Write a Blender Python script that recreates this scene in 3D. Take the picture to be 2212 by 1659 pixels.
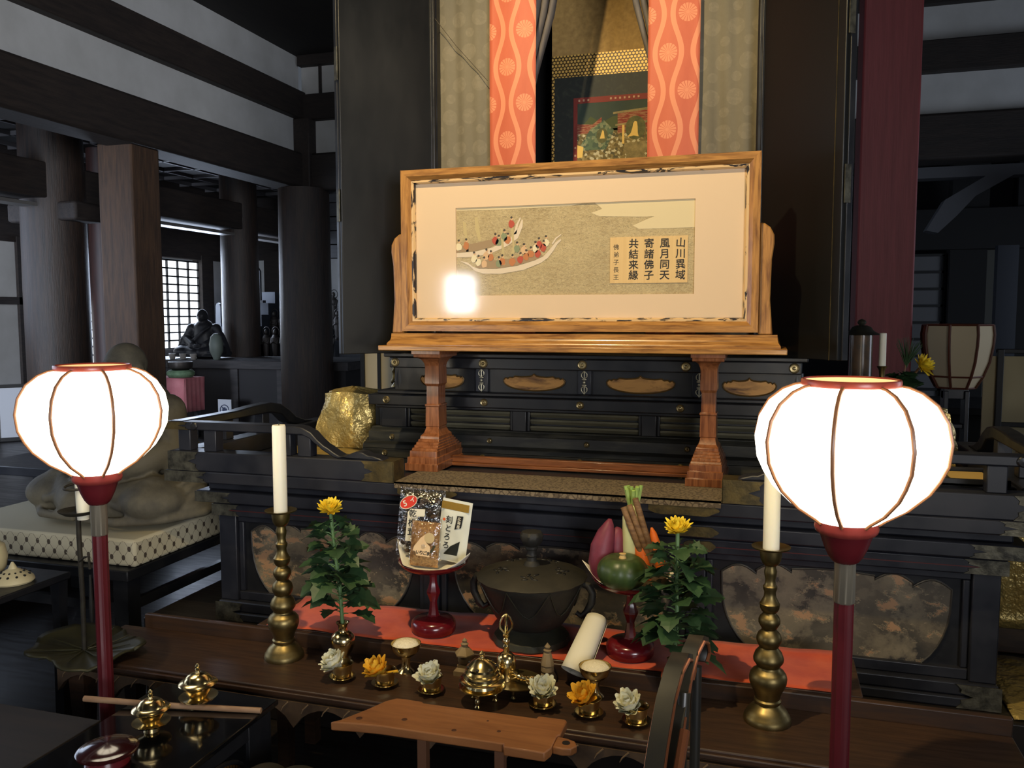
import bpy, math, random
from mathutils import Vector, Matrix, Euler
R_ = random.Random(11)
for _o in list(bpy.data.objects):
    bpy.data.objects.remove(_o)
SC = bpy.context.scene
COL = SC.collection
PI = math.pi

# ------------------------------------------------------------------ camera
cam_d = bpy.data.cameras.new('camera')
cam_d.sensor_width = 36.0
cam_d.lens = 1824.4 * 36.0 / 2212.0
cam_d.clip_start = 0.05
cam_d.clip_end = 60
cam = bpy.data.objects.new('camera', cam_d)
COL.objects.link(cam)
_yaw, _pit, _roll = math.radians(16.887), math.radians(4.666), math.radians(-0.09)
_f = Vector((-math.sin(_yaw) * math.cos(_pit), math.cos(_yaw) * math.cos(_pit), -math.sin(_pit)))
_r0 = Vector((math.cos(_yaw), math.sin(_yaw), 0))
_u0 = _r0.cross(_f)
_r = _r0 * math.cos(_roll) + _u0 * math.sin(_roll)
_u = -_r0 * math.sin(_roll) + _u0 * math.cos(_roll)
cam.matrix_world = Matrix(((_r.x, _u.x, -_f.x, 0), (_r.y, _u.y, -_f.y, 0), (_r.z, _u.z, -_f.z, 1.5), (0, 0, 0, 1)))
SC.camera = cam

# ------------------------------------------------------------------ exposure, world, lamps
SC.view_settings.view_transform = 'Standard'
SC.view_settings.look = 'None'
SC.view_settings.exposure = 0.0
SC.view_settings.gamma = 1.0
SC.view_settings.use_curve_mapping = False
W = bpy.data.worlds.new('world')
SC.world = W
W.use_nodes = True
W.node_tree.nodes['Background'].inputs[0].default_value = (0.75, 0.85, 1.0, 1)
W.node_tree.nodes['Background'].inputs[1].default_value = 0.09
SC.cycles.max_bounces = 7
SC.cycles.diffuse_bounces = 3
SC.cycles.glossy_bounces = 4
SC.cycles.transparent_max_bounces = 12
SC.cycles.sample_clamp_indirect = 4.0
SC.cycles.caustics_reflective = False
SC.cycles.caustics_refractive = False
SC.cycles.use_denoising = True


def lamp(name, kind, loc, target, power, color, **kw):
    d = bpy.data.lights.new(name, kind)
    d.energy = power
    d.color = color
    for k, v in kw.items():
        setattr(d, k, v)
    o = bpy.data.objects.new(name, d)
    COL.objects.link(o)
    o.location = loc
    dv = Vector(target) - Vector(loc)
    o.rotation_euler = dv.to_track_quat('-Z', 'Y').to_euler()
    return o


# warm spotlight under the ceiling in front of the altar
lamp('ceiling_spot', 'SPOT', (-1.02, 1.35, 3.62), (-0.68, 2.85, 1.75), 245, (1.0, 0.78, 0.42), spot_size=math.radians(78), spot_blend=0.7, shadow_soft_size=0.035)
# daylight, plus an added fill for the aisle wall: left aisle, its far corner, open hall front, right aisle
lamp('aisle_daylight', 'AREA', (-6.2, 3.2, 1.9), (-3.0, 3.3, 1.0), 40, (0.66, 0.78, 1.0), shape='RECTANGLE', size=3.6, size_y=1.4)
lamp('aisle_wall_fill', 'AREA', (-5.0, -2.6, 1.7), (-6.4, 3.4, 1.2), 55, (0.74, 0.84, 1.0), shape='RECTANGLE', size=1.4, size_y=1.4, spread=math.radians(64))  # unseen fill lamp, added to brighten the outer left wall
lamp('corner_daylight', 'AREA', (-6.25, 8.0, 1.7), (-4.5, 7.2, 1.2), 60, (0.66, 0.78, 1.0), shape='RECTANGLE', size=1.3, size_y=1.0)
lamp('hall_daylight', 'AREA', (2.4, -2.8, 1.9), (-3.9, 4.4, 3.3), 48, (0.93, 0.95, 1.0), shape='RECTANGLE', size=2.2, size_y=1.6, spread=math.radians(70))
lamp('side_daylight', 'AREA', (4.0, 5.0, 1.6), (1.4, 5.6, 1.3), 30, (0.74, 0.84, 1.0), shape='RECTANGLE', size=1.6, size_y=1.6)


# ------------------------------------------------------------------ mesh builder
class MB:
    def __init__(s):
        s.v = []; s.f = []; s.m = []

    def add(s, vs, fs, mi=0, M=None):
        b = len(s.v)
        if M is not None:
            vs = [tuple(M @ Vector(p)) for p in vs]
        s.v += [tuple(p) for p in vs]
        s.f += [tuple(i + b for i in f) for f in fs]
        s.m += [mi] * len(fs)
        return s

    def box(s, x0, x1, y0, y1, z0, z1, mi=0, M=None):
        v = [(x0, y0, z0), (x1, y0, z0), (x1, y1, z0), (x0, y1, z0), (x0, y0, z1), (x1, y0, z1), (x1, y1, z1), (x0, y1, z1)]
        f = [(0, 3, 2, 1), (4, 5, 6, 7), (0, 1, 5, 4), (1, 2, 6, 5), (2, 3, 7, 6), (3, 0, 4, 7)]
        return s.add(v, f, mi, M)

    def prism(s, pts, d0, d1, plane='xz', mi=0, M=None):
        n = len(pts)
        def P(a, b, d):
            return {'xz': (a, d, b), 'yz': (d, a, b), 'xy': (a, b, d)}[plane]
        v = [P(a, b, d0) for a, b in pts] + [P(a, b, d1) for a, b in pts]
        area = sum(pts[i][0] * pts[(i + 1) % n][1] - pts[(i + 1) % n][0] * pts[i][1] for i in range(n))
        # plane normal pointing toward d1 for ccw points: xz -> -y, yz -> +x, xy -> +z
        flip = (area > 0) == (plane == 'xz')
        if d1 < d0:
            flip = not flip
        A = tuple(range(n)); B = tuple(range(n, 2 * n))
        f = []
        if flip:
            f.append(A); f.append(B[::-1])
            f += [(i, n + i, n + (i + 1) % n, (i + 1) % n) for i in range(n)]
        else:
            f.append(A[::-1]); f.append(B)
            f += [(i, (i + 1) % n, n + (i + 1) % n, n + i) for i in range(n)]
        return s.add(v, f, mi, M)

    def lathe(s, prof, n=28, c=(0, 0, 0), mi=0, M=None, mod=None):
        v = []; f = []
        for k, (r, z) in enumerate(prof):
            for i in range(n):
                a = 2 * PI * i / n
                q = r * (mod(a, k) if mod else 1)
                v.append((c[0] + q * math.cos(a), c[1] + q * math.sin(a), c[2] + z))
        for k in range(len(prof) - 1):
            for i in range(n):
                j = (i + 1) % n
                f.append((k * n + i, k * n + j, (k + 1) * n + j, (k + 1) * n + i))
        if prof[0][0] > 1e-6:
            f.append(tuple(range(n))[::-1])
        if prof[-1][0] > 1e-6:
            f.append(tuple((len(prof) - 1) * n + i for i in range(n)))
        return s.add(v, f, mi, M)

    def tube(s, pts, r, n=8, mi=0, cap=True, flat=None, M=None):
        pts = [Vector(p) for p in pts]
        m = len(pts)
        rs = r if isinstance(r, (list, tuple)) else [r] * m
        v = []; f = []
        t0 = (pts[1] - pts[0]).normalized()
        ref = Vector((0, 0, 1)) if abs(t0.z) < 0.9 else Vector((1, 0, 0))
        nx = t0.cross(ref).normalized()
        for k in range(m):
            t = (pts[min(k + 1, m - 1)] - pts[max(k - 1, 0)]).normalized()
            nx = (nx - t * nx.dot(t))
            nx = nx.normalized() if nx.length > 1e-6 else t.orthogonal().normalized()
            ny = t.cross(nx)
            for i in range(n):
                a = 2 * PI * i / n
                v.append(tuple(pts[k] + nx * math.cos(a) * rs[k] + ny * math.sin(a) * rs[k] * (flat or 1)))
        for k in range(m - 1):
            for i in range(n):
                j = (i + 1) % n
                f.append((k * n + i, k * n + j, (k + 1) * n + j, (k + 1) * n + i))
        if cap:
            f.append(tuple(range(n))[::-1])
            f.append(tuple((m - 1) * n + i for i in range(n)))
        return s.add(v, f, mi, M)

    def ell(s, c, r, nu=20, nv=12, mi=0, M=None, rot=None):
        if not isinstance(r, (tuple, list)):
            r = (r, r, r)
        v = [(0, 0, r[2])]; f = []
        for k in range(1, nv):
            th = PI * k / nv
            for i in range(nu):
                a = 2 * PI * i / nu
                v.append((r[0] * math.sin(th) * math.cos(a), r[1] * math.sin(th) * math.sin(a), r[2] * math.cos(th)))
        v.append((0, 0, -r[2]))
        for i in range(nu):
            f.append((0, 1 + i, 1 + (i + 1) % nu))
        for k in range(nv - 2):
            for i in range(nu):
                j = (i + 1) % nu
                a = 1 + k * nu
                f.append((a + i, a + nu + i, a + nu + j, a + j))
        L = len(v) - 1
        for i in range(nu):
            f.append((L, 1 + (nv - 2) * nu + (i + 1) % nu, 1 + (nv - 2) * nu + i))
        T = Matrix.Translation(c) @ (Euler(rot).to_matrix().to_4x4() if rot else Matrix())
        return s.add(v, f, mi, (M @ T) if M is not None else T)

    def limb(s, pts, rs, n=14):
        s.tube(pts, rs, n)
        for p, r in zip(pts, rs):
            s.ell(p, r, 14, 8)
        return s

    def rectloft(s, secs, c=(0, 0), mi=0, M=None):
        v = []; f = []
        for z, hx, hy in secs:
            v += [(c[0] - hx, c[1] - hy, z), (c[0] + hx, c[1] - hy, z), (c[0] + hx, c[1] + hy, z), (c[0] - hx, c[1] + hy, z)]
        m = len(secs)
        for k in range(m - 1):
            for i in range(4):
                j = (i + 1) % 4
                f.append((4 * k + i, 4 * k + j, 4 * k + 4 + j, 4 * k + 4 + i))
        f.append((3, 2, 1, 0)); f.append(tuple(4 * (m - 1) + i for i in range(4)))
        return s.add(v, f, mi, M)

    def grid(s, fn, nu, nv, mi=0, M=None):
        v = [fn(i / nu, j / nv) for j in range(nv + 1) for i in range(nu + 1)]
        f = [(j * (nu + 1) + i, j * (nu + 1) + i + 1, (j + 1) * (nu + 1) + i + 1, (j + 1) * (nu + 1) + i) for j in range(nv) for i in range(nu)]
        return s.add(v, f, mi, M)


def obj(name, mb, mat, parent=None, ang=38, bevel=0, solid=0, mods=None, label=None, loc=None):
    me = bpy.data.meshes.new(name)
    me.from_pydata(mb.v, [], mb.f)
    mats = mat if isinstance(mat, (list, tuple)) else [mat]
    for m in mats:
        me.materials.append(m)
    if len(mats) > 1:
        me.polygons.foreach_set('material_index', mb.m)
    me.update()
    if ang:
        me.shade_smooth()
        me.set_sharp_from_angle(angle=math.radians(ang))
    o = bpy.data.objects.new(name, me)
    COL.objects.link(o)
    if parent is not None:
        o.parent = parent
    if loc is not None:
        o.location = loc
    if solid:
        d = o.modifiers.new('solid', 'SOLIDIFY'); d.thickness = solid; d.offset = 0
    if bevel:
        d = o.modifiers.new('bevel', 'BEVEL'); d.width = bevel; d.segments = 2; d.limit_method = 'ANGLE'; d.angle_limit = math.radians(40)
    for kind, kw in (mods or []):
        d = o.modifiers.new(kind.lower(), kind)
        for k, v in kw.items():
            setattr(d, k, v)
    if label:
        o['label'] = label
    return o


def tag(o, label, cat, group=None, kind=None):
    o['label'] = label
    o['category'] = cat
    if group:
        o['group'] = group
    if kind:
        o['kind'] = kind
    return o


def thing(name, label, cat, loc=(0, 0, 0), rz=0, group=None):
    o = bpy.data.objects.new(name, None)
    o.empty_display_size = 0.05
    COL.objects.link(o)
    o.location = loc
    o.rotation_euler = (0, 0, rz)
    return tag(o, label, cat, group)


def struct(name, mb, mat, label=None, ang=30, bevel=0):
    o = obj(name, mb, mat, None, ang, bevel)
    o['kind'] = 'structure'
    if label:
        o['label'] = label
        o['category'] = 'structure'
    return o


def dup(root, loc, rz=None, label=None, group=None, mapmat=None):
    r = root.copy(); COL.objects.link(r)
    r.location = loc
    if rz is not None:
        r.rotation_euler = (0, 0, rz)
    if label: r['label'] = label
    if group: r['group'] = group
    for ch in list(root.children):
        c = ch.copy(); COL.objects.link(c); c.parent = r
        for g in list(ch.children):
            d = g.copy(); COL.objects.link(d); d.parent = c
    return r


# ------------------------------------------------------------------ materials
def S(r, g, b):
    return tuple(((c / 255) / 12.92 if c <= 10 else ((c / 255 + 0.055) / 1.055) ** 2.4) for c in (r, g, b))


def new_mat(name):
    m = bpy.data.materials.new(name)
    m.use_nodes = True
    nt = m.node_tree
    return m, nt, nt.nodes['Principled BSDF']


def coords(nt, stretch=(1, 1, 1), kind='Object'):
    tc = nt.nodes.new('ShaderNodeTexCoord')
    mp = nt.nodes.new('ShaderNodeMapping')
    mp.inputs['Scale'].default_value = stretch
    nt.links.new(tc.outputs[kind], mp.inputs[0])
    return mp.outputs[0]


def noise(nt, vec, scale, detail=5, rough=0.6, dist=0.0):
    n = nt.nodes.new('ShaderNodeTexNoise')
    n.inputs['Scale'].default_value = scale
    n.inputs['Detail'].default_value = detail
    n.inputs['Roughness'].default_value = rough
    n.inputs['Distortion'].default_value = dist
    nt.links.new(vec, n.inputs['Vector'])
    return n.outputs[0]


def ramp(nt, fac, stops, interp='LINEAR'):
    r = nt.nodes.new('ShaderNodeValToRGB')
    r.color_ramp.interpolation = interp
    while len(r.color_ramp.elements) < len(stops):
        r.color_ramp.elements.new(0.5)
    for e, (p, c) in zip(r.color_ramp.elements, stops):
        e.position = p
        e.color = (*c, 1)
    nt.links.new(fac, r.inputs[0])
    return r.outputs[0]


def mixc(nt, fac, a, b, mode='MIX'):
    n = nt.nodes.new('ShaderNodeMix')
    n.data_type = 'RGBA'
    n.blend_type = mode
    for sock, val in ((n.inputs[0], fac), (n.inputs[6], a), (n.inputs[7], b)):
        if isinstance(val, (int, float)):
            sock.default_value = val
        elif isinstance(val, tuple):
            sock.default_value = (*val, 1)
        else:
            nt.links.new(val, sock)
    return n.outputs[2]


class X:
    """a node socket that can be computed with"""
    def __init__(s, nt, sock): s.nt = nt; s.k = sock
    def op(s, o, b=None, c=None, rev=False):
        n = s.nt.nodes.new('ShaderNodeMath'); n.operation = o
        args = [s, b, c]
        if rev: args = [b, s, c]
        for i, a in enumerate(args):
            if a is None: continue
            if isinstance(a, X): s.nt.links.new(a.k, n.inputs[i])
            else: n.inputs[i].default_value = a
        return X(s.nt, n.outputs[0])
    def __add__(s, b): return s.op('ADD', b)
    __radd__ = __add__
    def __sub__(s, b): return s.op('SUBTRACT', b)
    def __rsub__(s, b): return s.op('SUBTRACT', b, rev=True)
    def __mul__(s, b): return s.op('MULTIPLY', b)
    __rmul__ = __mul__
    def __truediv__(s, b): return s.op('DIVIDE', b)
    def sin(s): return s.op('SINE')
    def abs(s): return s.op('ABSOLUTE')
    def frac(s): return s.op('FRACT')
    def floor(s): return s.op('FLOOR')
    def lt(s, b): return s.op('LESS_THAN', b)
    def gt(s, b): return s.op('GREATER_THAN', b)
    def max(s, b): return s.op('MAXIMUM', b)
    def min(s, b): return s.op('MINIMUM', b)
    def sqrt(s): return s.op('SQRT')
    def atan2(s, b): return s.op('ARCTAN2', b)


def xyz(nt, stretch=(1, 1, 1)):
    sp = nt.nodes.new('ShaderNodeSeparateXYZ')
    nt.links.new(coords(nt, stretch), sp.inputs[0])
    return [X(nt, sp.outputs[i]) for i in range(3)]


def bumpn(nt, p, h, strength, dist=0.01):
    b = nt.nodes.new('ShaderNodeBump')
    b.inputs['Strength'].default_value = strength
    b.inputs['Distance'].default_value = dist
    nt.links.new(h, b.inputs['Height'])
    nt.links.new(b.outputs[0], p.inputs['Normal'])


def M(name, col, rough=0.5, metal=0, col2=None, ns=6, st=(1, 1, 1), lo=0.35, hi=0.65, bump=0, bs=None, bd=0.01, coat=0, spec=0.5,
      emit=None, es=0, sheen=0, sss=0, r2=None, dist=0.0, bst=None):
    m, nt, p = new_mat(name)
    p.inputs['Base Color'].default_value = (*col, 1)
    p.inputs['Roughness'].default_value = rough
    p.inputs['Metallic'].default_value = metal
    p.inputs['Coat Weight'].default_value = coat
    p.inputs['Coat Roughness'].default_value = 0.12
    p.inputs['Specular IOR Level'].default_value = spec
    if sheen: p.inputs['Sheen Weight'].default_value = sheen
    if sss:
        p.inputs['Subsurface Weight'].default_value = sss
        p.inputs['Subsurface Radius'].default_value = (0.02, 0.015, 0.01)
    if emit:
        p.inputs['Emission Color'].default_value = (*emit, 1)
        p.inputs['Emission Strength'].default_value = es
    v = coords(nt, st)
    if col2 is not None or r2 is not None:
        fac = noise(nt, v, ns, 6, 0.6, dist)
        if col2 is not None:
            nt.links.new(ramp(nt, fac, [(lo, col), (hi, col2)]), p.inputs['Base Color'])
        if r2 is not None:
            nt.links.new(ramp(nt, fac, [(lo, (rough,) * 3), (hi, (r2,) * 3)]), p.inputs['Roughness'])
    if bump:
        bumpn(nt, p, noise(nt, coords(nt, bst or st), bs or ns * 4, 4), bump, bd)
    return m


LACQ = M('black_lacquer', S(22, 23, 27), 0.30, col2=S(31, 31, 33), ns=9, r2=0.46, bump=0.05, bs=60, bd=0.002)
LACQ_B = M('blue_black_lacquer', S(26, 28, 36), 0.34, col2=S(38, 39, 46), ns=7, r2=0.48, bump=0.05, bs=60, bd=0.002)
SLATD = M('dusty_slat_lacquer', S(82, 80, 66), 0.5, col2=S(104, 100, 80), ns=7, st=(1, 6, 6))
BOSS = M('old_gilt_boss', S(164, 148, 108), 0.36, 0.85, col2=S(120, 106, 74), ns=40)
LACQ_D = M('dusty_lacquer', S(34, 35, 33), 0.42, col2=S(78, 75, 62), ns=5, st=(1, 6, 6), lo=0.45, hi=0.8, r2=0.6)
DOOR_NO_SHEEN = M('door_lacquer_no_sheen', S(8, 8, 7), 0.42, col2=S(12, 12, 11), ns=3)  # right leaf, without the reflection painted into the left leaf
DOOR_SHEEN = M('door_lacquer_painted_sheen', S(16, 17, 17), 0.36, col2=S(25, 25, 23), ns=3, st=(1, 1, 0.4), r2=0.5)  # same lacquer, lightened on the left leaf to paint in a reflection
GILT = M('aged_gilt_brass', S(120, 104, 66), 0.52, 0.85, col2=S(84, 76, 56), ns=26, bump=0.35, bs=70, bd=0.003)
SILVERG = M('worn_silver_fitting', S(120, 116, 100), 0.5, 0.85, col2=S(66, 64, 58), ns=30, bump=0.4, bs=60, bd=0.003)
BRASS = M('polished_brass', S(238, 218, 164), 0.18, 1.0, col2=S(224, 200, 144), ns=12)
BRASS_OLD = M('old_brass', S(156, 136, 88), 0.34, 1.0, col2=S(112, 98, 64), ns=14, r2=0.48)
KEYAKI = M('zelkova_wood', S(182, 130, 66), 0.3, col2=S(116, 74, 34), ns=16, st=(0.55, 6, 6), lo=0.38, hi=0.68, dist=0.4, coat=0.35)
KEYAKI_V = M('zelkova_wood_upright', S(182, 130, 66), 0.3, col2=S(116, 74, 34), ns=16, st=(6, 6, 0.55), lo=0.38, hi=0.68, dist=0.4, coat=0.35)
KARIN = M('red_brown_wood', S(156, 98, 60), 0.3, col2=S(100, 54, 28), ns=14, st=(6, 6, 0.6), lo=0.35, hi=0.7, dist=0.5, coat=0.35)
KARIN_H = M('red_brown_wood_level', S(140, 84, 46), 0.34, col2=S(86, 48, 24), ns=14, st=(0.6, 6, 6), lo=0.35, hi=0.7, dist=0.5, coat=0.25)
TABLEW = M('dark_table_wood', S(70, 48, 32), 0.36, col2=S(48, 33, 24), ns=12, st=(0.5, 5, 5), r2=0.5, bump=0.08, bs=70, bd=0.002)
OLDBEAM = M('old_beam_wood', S(52, 43, 38), 0.7, col2=S(36, 30, 28), ns=10, st=(4, 0.5, 4), bump=0.3, bs=30)
OLDBEAM_X = M('old_beam_wood_cross', S(46, 38, 34), 0.7, col2=S(32, 27, 25), ns=10, st=(0.5, 4, 4), bump=0.3, bs=30)
OLDPOST = M('old_post_wood', S(92, 68, 50), 0.65, col2=S(66, 50, 40), ns=10, st=(5, 5, 0.5), bump=0.3, bs=30)
COLWOOD = M('dark_column_wood', S(58, 42, 32), 0.5, col2=S(34, 26, 22), ns=9, st=(6, 6, 0.45), bump=0.3, bs=26)
DARKW = M('dark_floor_wood', S(38, 32, 28), 0.32, col2=S(24, 21, 20), ns=8, st=(0.5, 5, 5), r2=0.45)
CEILW = M('ceiling_wood', S(26, 21, 19), 0.75, col2=S(18, 15, 14), ns=6, st=(5, 0.6, 1))
PLASTER = M('white_plaster', S(205, 205, 204), 0.85, col2=S(190, 190, 188), ns=3)
REDLAC = M('red_lacquer', S(112, 24, 30), 0.22, col2=S(90, 16, 24), ns=8, coat=0.5)
REDPOLE = M('red_pole_lacquer', S(100, 28, 34), 0.36, col2=S(86, 22, 28), ns=7)
REDCOL = M('red_column_paint', S(132, 58, 60), 0.6, col2=S(116, 48, 50), ns=6, st=(8, 8, 0.4), bump=0.1, bs=20)
WAX = M('candle_wax', S(244, 238, 216), 0.45, sss=0.25)
PAPER = M('white_paper', S(232, 226, 206), 0.8, bump=0.12, bs=14)
REDCLOTH = M('red_felt_cloth', S(204, 86, 46), 0.95, col2=S(182, 66, 36), ns=11, bump=0.1, bs=120, sheen=0.2, bd=0.002)
IRON = M('cast_iron', S(34, 33, 32), 0.6, 0.3, col2=S(48, 46, 40), ns=14, bump=0.3, bs=60, bd=0.004)
IRON_G = M('greenish_iron', S(62, 60, 46), 0.55, 0.4, col2=S(44, 46, 40), ns=12, bump=0.2, bs=50, bd=0.004)
GOLDFOIL = M('gold_brocade_cloth', S(208, 184, 116), 0.33, 0.5, col2=S(184, 156, 88), ns=7, bump=0.9, bs=11, bd=0.03)
BLACKM = M('matt_black', S(14, 14, 15), 0.5)
INK = M('sumi_ink', S(50, 44, 40), 0.8)
INKB = M('black_print', S(18, 16, 15), 0.6)
PINE = M('pine_board', S(152, 98, 54), 0.5, col2=S(130, 80, 42), ns=9, st=(0.6, 5, 5), dist=0.6, coat=0.1)
KNOT = M('wood_knot', S(74, 40, 22), 0.5)
STATUE = M('aged_statue_lacquer', S(120, 112, 92), 0.75, col2=S(74, 70, 62), ns=5, lo=0.4, hi=0.7, bump=0.25, bs=40)
STATUE_D = M('dark_bronze_statue', S(48, 49, 54), 0.5, col2=S(38, 39, 44), ns=8)
LEAF = M('chrysanthemum_leaf', S(50, 78, 44), 0.5, col2=S(34, 58, 34), ns=20, sss=0.05)
STEM = M('green_stem', S(96, 128, 76), 0.5)
PETAL_Y = M('yellow_petal', S(252, 226, 66), 0.6, col2=S(244, 206, 40), ns=14, sss=0.1)
PETAL_O = M('deep_yellow_petal', S(246, 196, 60), 0.6, col2=S(234, 174, 36), ns=14, sss=0.1)
PETAL_W = M('white_petal', S(240, 238, 218), 0.6, col2=S(226, 222, 180), ns=10, sss=0.1)
RICE = M('white_rice', S(240, 228, 196), 0.7, bump=0.9, bs=160, bd=0.006)
STONE = M('pale_carved_wood', S(150, 128, 92), 0.7, col2=S(118, 98, 70), ns=18)


def lantern_mat(name, col, strength):
    m, nt, p = new_mat(name)
    p.inputs['Base Color'].default_value = (0.8, 0.76, 0.66, 1)
    p.inputs['Roughness'].default_value = 0.7
    p.inputs['Emission Color'].default_value = (*col, 1)
    p.inputs['Emission Strength'].default_value = strength
    return m


PAPER_LIT = lantern_mat('lit_lantern_paper', (1.0, 0.88, 0.66), 5.5)
PAPER_LIT_IN = lantern_mat('lit_lantern_inside', (1.0, 0.50, 0.17), 1.3)
SHOJI_LIT = lantern_mat('shoji_paper_daylight', (0.86, 0.92, 1.0), 2.6)


def film(name, tint, gloss, rough, bump=0, bs=20):
    m, nt, p = new_mat(name)
    out = nt.nodes['Material Output']
    tr = nt.nodes.new('ShaderNodeBsdfTransparent'); tr.inputs[0].default_value = (*tint, 1)
    gl = nt.nodes.new('ShaderNodeBsdfGlossy'); gl.inputs['Roughness'].default_value = rough
    mx = nt.nodes.new('ShaderNodeMixShader'); mx.inputs[0].default_value = gloss
    nt.links.new(tr.outputs[0], mx.inputs[1]); nt.links.new(gl.outputs[0], mx.inputs[2]); nt.links.new(mx.outputs[0], out.inputs[0])
    if bump:
        b = nt.nodes.new('ShaderNodeBump'); b.inputs['Strength'].default_value = bump; b.inputs['Distance'].default_value = 0.01
        nt.links.new(noise(nt, coords(nt), bs, 3), b.inputs['Height']); nt.links.new(b.outputs[0], gl.inputs['Normal'])
    return m


GLASS = film('picture_glass', (0.97, 0.98, 0.97), 0.045, 0.075)
PLASTIC = film('clear_plastic', (0.93, 0.93, 0.93), 0.16, 0.12, 1.0, 34)


def banner_mat():
    m, nt, p = new_mat('orange_banner_silk')
    x, y, z = xyz(nt)
    K = 2 * PI / 0.276
    wav = (z * K).sin()
    def band(c, sgn, w=0.0095):
        return (x - c - wav * (sgn * 0.016)).abs().lt(w)
    lines = band(-0.052, 1).max(band(0.012, -1)).max(band(0.085, 1))
    def med(cx, ph):
        zz = ((z / 0.276 + ph).frac() - 0.5) * 0.276
        xx = x - cx
        r = (xx * xx + zz * zz).sqrt()
        spokes = (zz.atan2(xx) * 16.0).sin().gt(-0.75)
        return r.lt(0.033) * spokes.max(r.lt(0.006)).max(r.lt(0.034) * 0)
    meds = med(-0.020, 0.75).max(med(0.049, 0.25)).max(med(-0.098, 0.25))
    pat = lines.max(meds)
    base = ramp(nt, noise(nt, coords(nt, (1, 1, 0.3)), 16), [(0.3, S(188, 88, 56)), (0.7, S(198, 98, 64))])
    c = mixc(nt, pat.k, base, S(218, 134, 94))
    nt.links.new(c, p.inputs['Base Color'])
    p.inputs['Roughness'].default_value = 0.6
    p.inputs['Sheen Weight'].default_value = 0.2
    return m


def curtain_mat():
    m, nt, p = new_mat('olive_damask_curtain')
    x, y, z = xyz(nt)
    def med(pitch, r0, px, pz, hz):
        row = (z / hz + pz).floor()
        off = (row * 0.5).frac()
        xx = ((x / pitch + px + off).frac() - 0.5) * pitch
        zz = ((z / hz + pz).frac() - 0.5) * hz
        return (xx * xx + zz * zz).sqrt().lt(r0)
    a = med(0.085, 0.030, 0.1, 0.2, 0.125).max(med(0.085, 0.018, 0.55, 0.62, 0.125))
    n = X(nt, noise(nt, coords(nt), 60, 4)).gt(0.52)
    f = (a * 0.55 + a * n * 0.35 + n * 0.12)
    c = mixc(nt, (f * 0.55).k, S(112, 104, 84), S(132, 122, 100))
    nt.links.new(c, p.inputs['Base Color'])
    p.inputs['Roughness'].default_value = 0.85
    return m


def cushion_mat():
    m, nt, p = new_mat('white_lozenge_brocade')
    x, y, z = xyz(nt)
    u = (x + y) / 0.058
    w = z / 0.075 + 0.5
    a = (u + w).frac() - 0.5
    b = (u - w).frac() - 0.5
    line = a.abs().lt(0.024).max(b.abs().lt(0.024))
    dot = ((a * a + b * b).sqrt()).lt(0.21)
    nn = X(nt, noise(nt, coords(nt), 70, 3)).gt(0.36)
    f = line * 0.7
    f = f.max(dot * nn * 0.95) * z.lt(0.103)
    c = mixc(nt, f.k, S(206, 196, 166), S(64, 50, 40))
    nt.links.new(c, p.inputs['Base Color'])
    p.inputs['Roughness'].default_value = 0.8
    return m


def rug_mat():
    m, nt, p = new_mat('brocade_runner')
    v = coords(nt, (1, 1.6, 1))
    vo = nt.nodes.new('ShaderNodeTexVoronoi'); vo.inputs['Scale'].default_value = 60
    vo.feature = 'DISTANCE_TO_EDGE'
    nt.links.new(v, vo.inputs['Vector'])
    f = X(nt, vo.outputs[0]).lt(0.11)
    g = X(nt, noise(nt, v, 130, 3)).gt(0.55)
    c = mixc(nt, (f * 0.7 + g * 0.3).k, S(130, 114, 90), S(74, 62, 48))
    nt.links.new(c, p.inputs['Base Color'])
    p.inputs['Roughness'].default_value = 0.95
    return m


def meshgold_mat():
    m, nt, p = new_mat('gold_tortoiseshell_brocade')
    x, y, z = xyz(nt)
    ph = 0.0155
    row = (z / (ph * 0.86)).floor()
    xx = ((x / ph + (row * 0.5).frac()).frac() - 0.5)
    zz = ((z / (ph * 0.86)).frac() - 0.5)
    d = (xx * xx + zz * zz * 0.75).sqrt()
    c = mixc(nt, d.lt(0.36).k, S(70, 50, 26), S(222, 180, 92))
    nt.links.new(c, p.inputs['Base Color'])
    p.inputs['Roughness'].default_value = 0.45
    p.inputs['Metallic'].default_value = 0.2
    return m


def sea_mat():
    m, nt, p = new_mat('painted_sea_silk')
    v = coords(nt, (1, 1, 2.6))
    n1 = noise(nt, v, 46, 4, 0.62, 1.6)
    n2 = noise(nt, coords(nt), 5, 4)
    fine = X(nt, noise(nt, coords(nt, (0.7, 1, 2.4)), 75, 3, 0.5, 2.2))
    crest = (fine - 0.5).abs().lt(0.022)
    base = ramp(nt, n2, [(0.3, S(202, 178, 132)), (0.7, S(172, 148, 106))])
    c = mixc(nt, ramp(nt, n1, [(0.42, (0, 0, 0)), (0.6, (0.55,) * 3)]), base, S(212, 190, 146))
    c = mixc(nt, (crest * 0.6).k, c, S(92, 82, 60))
    nt.links.new(c, p.inputs['Base Color'])
    p.inputs['Roughness'].default_value = 0.85
    return m


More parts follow.
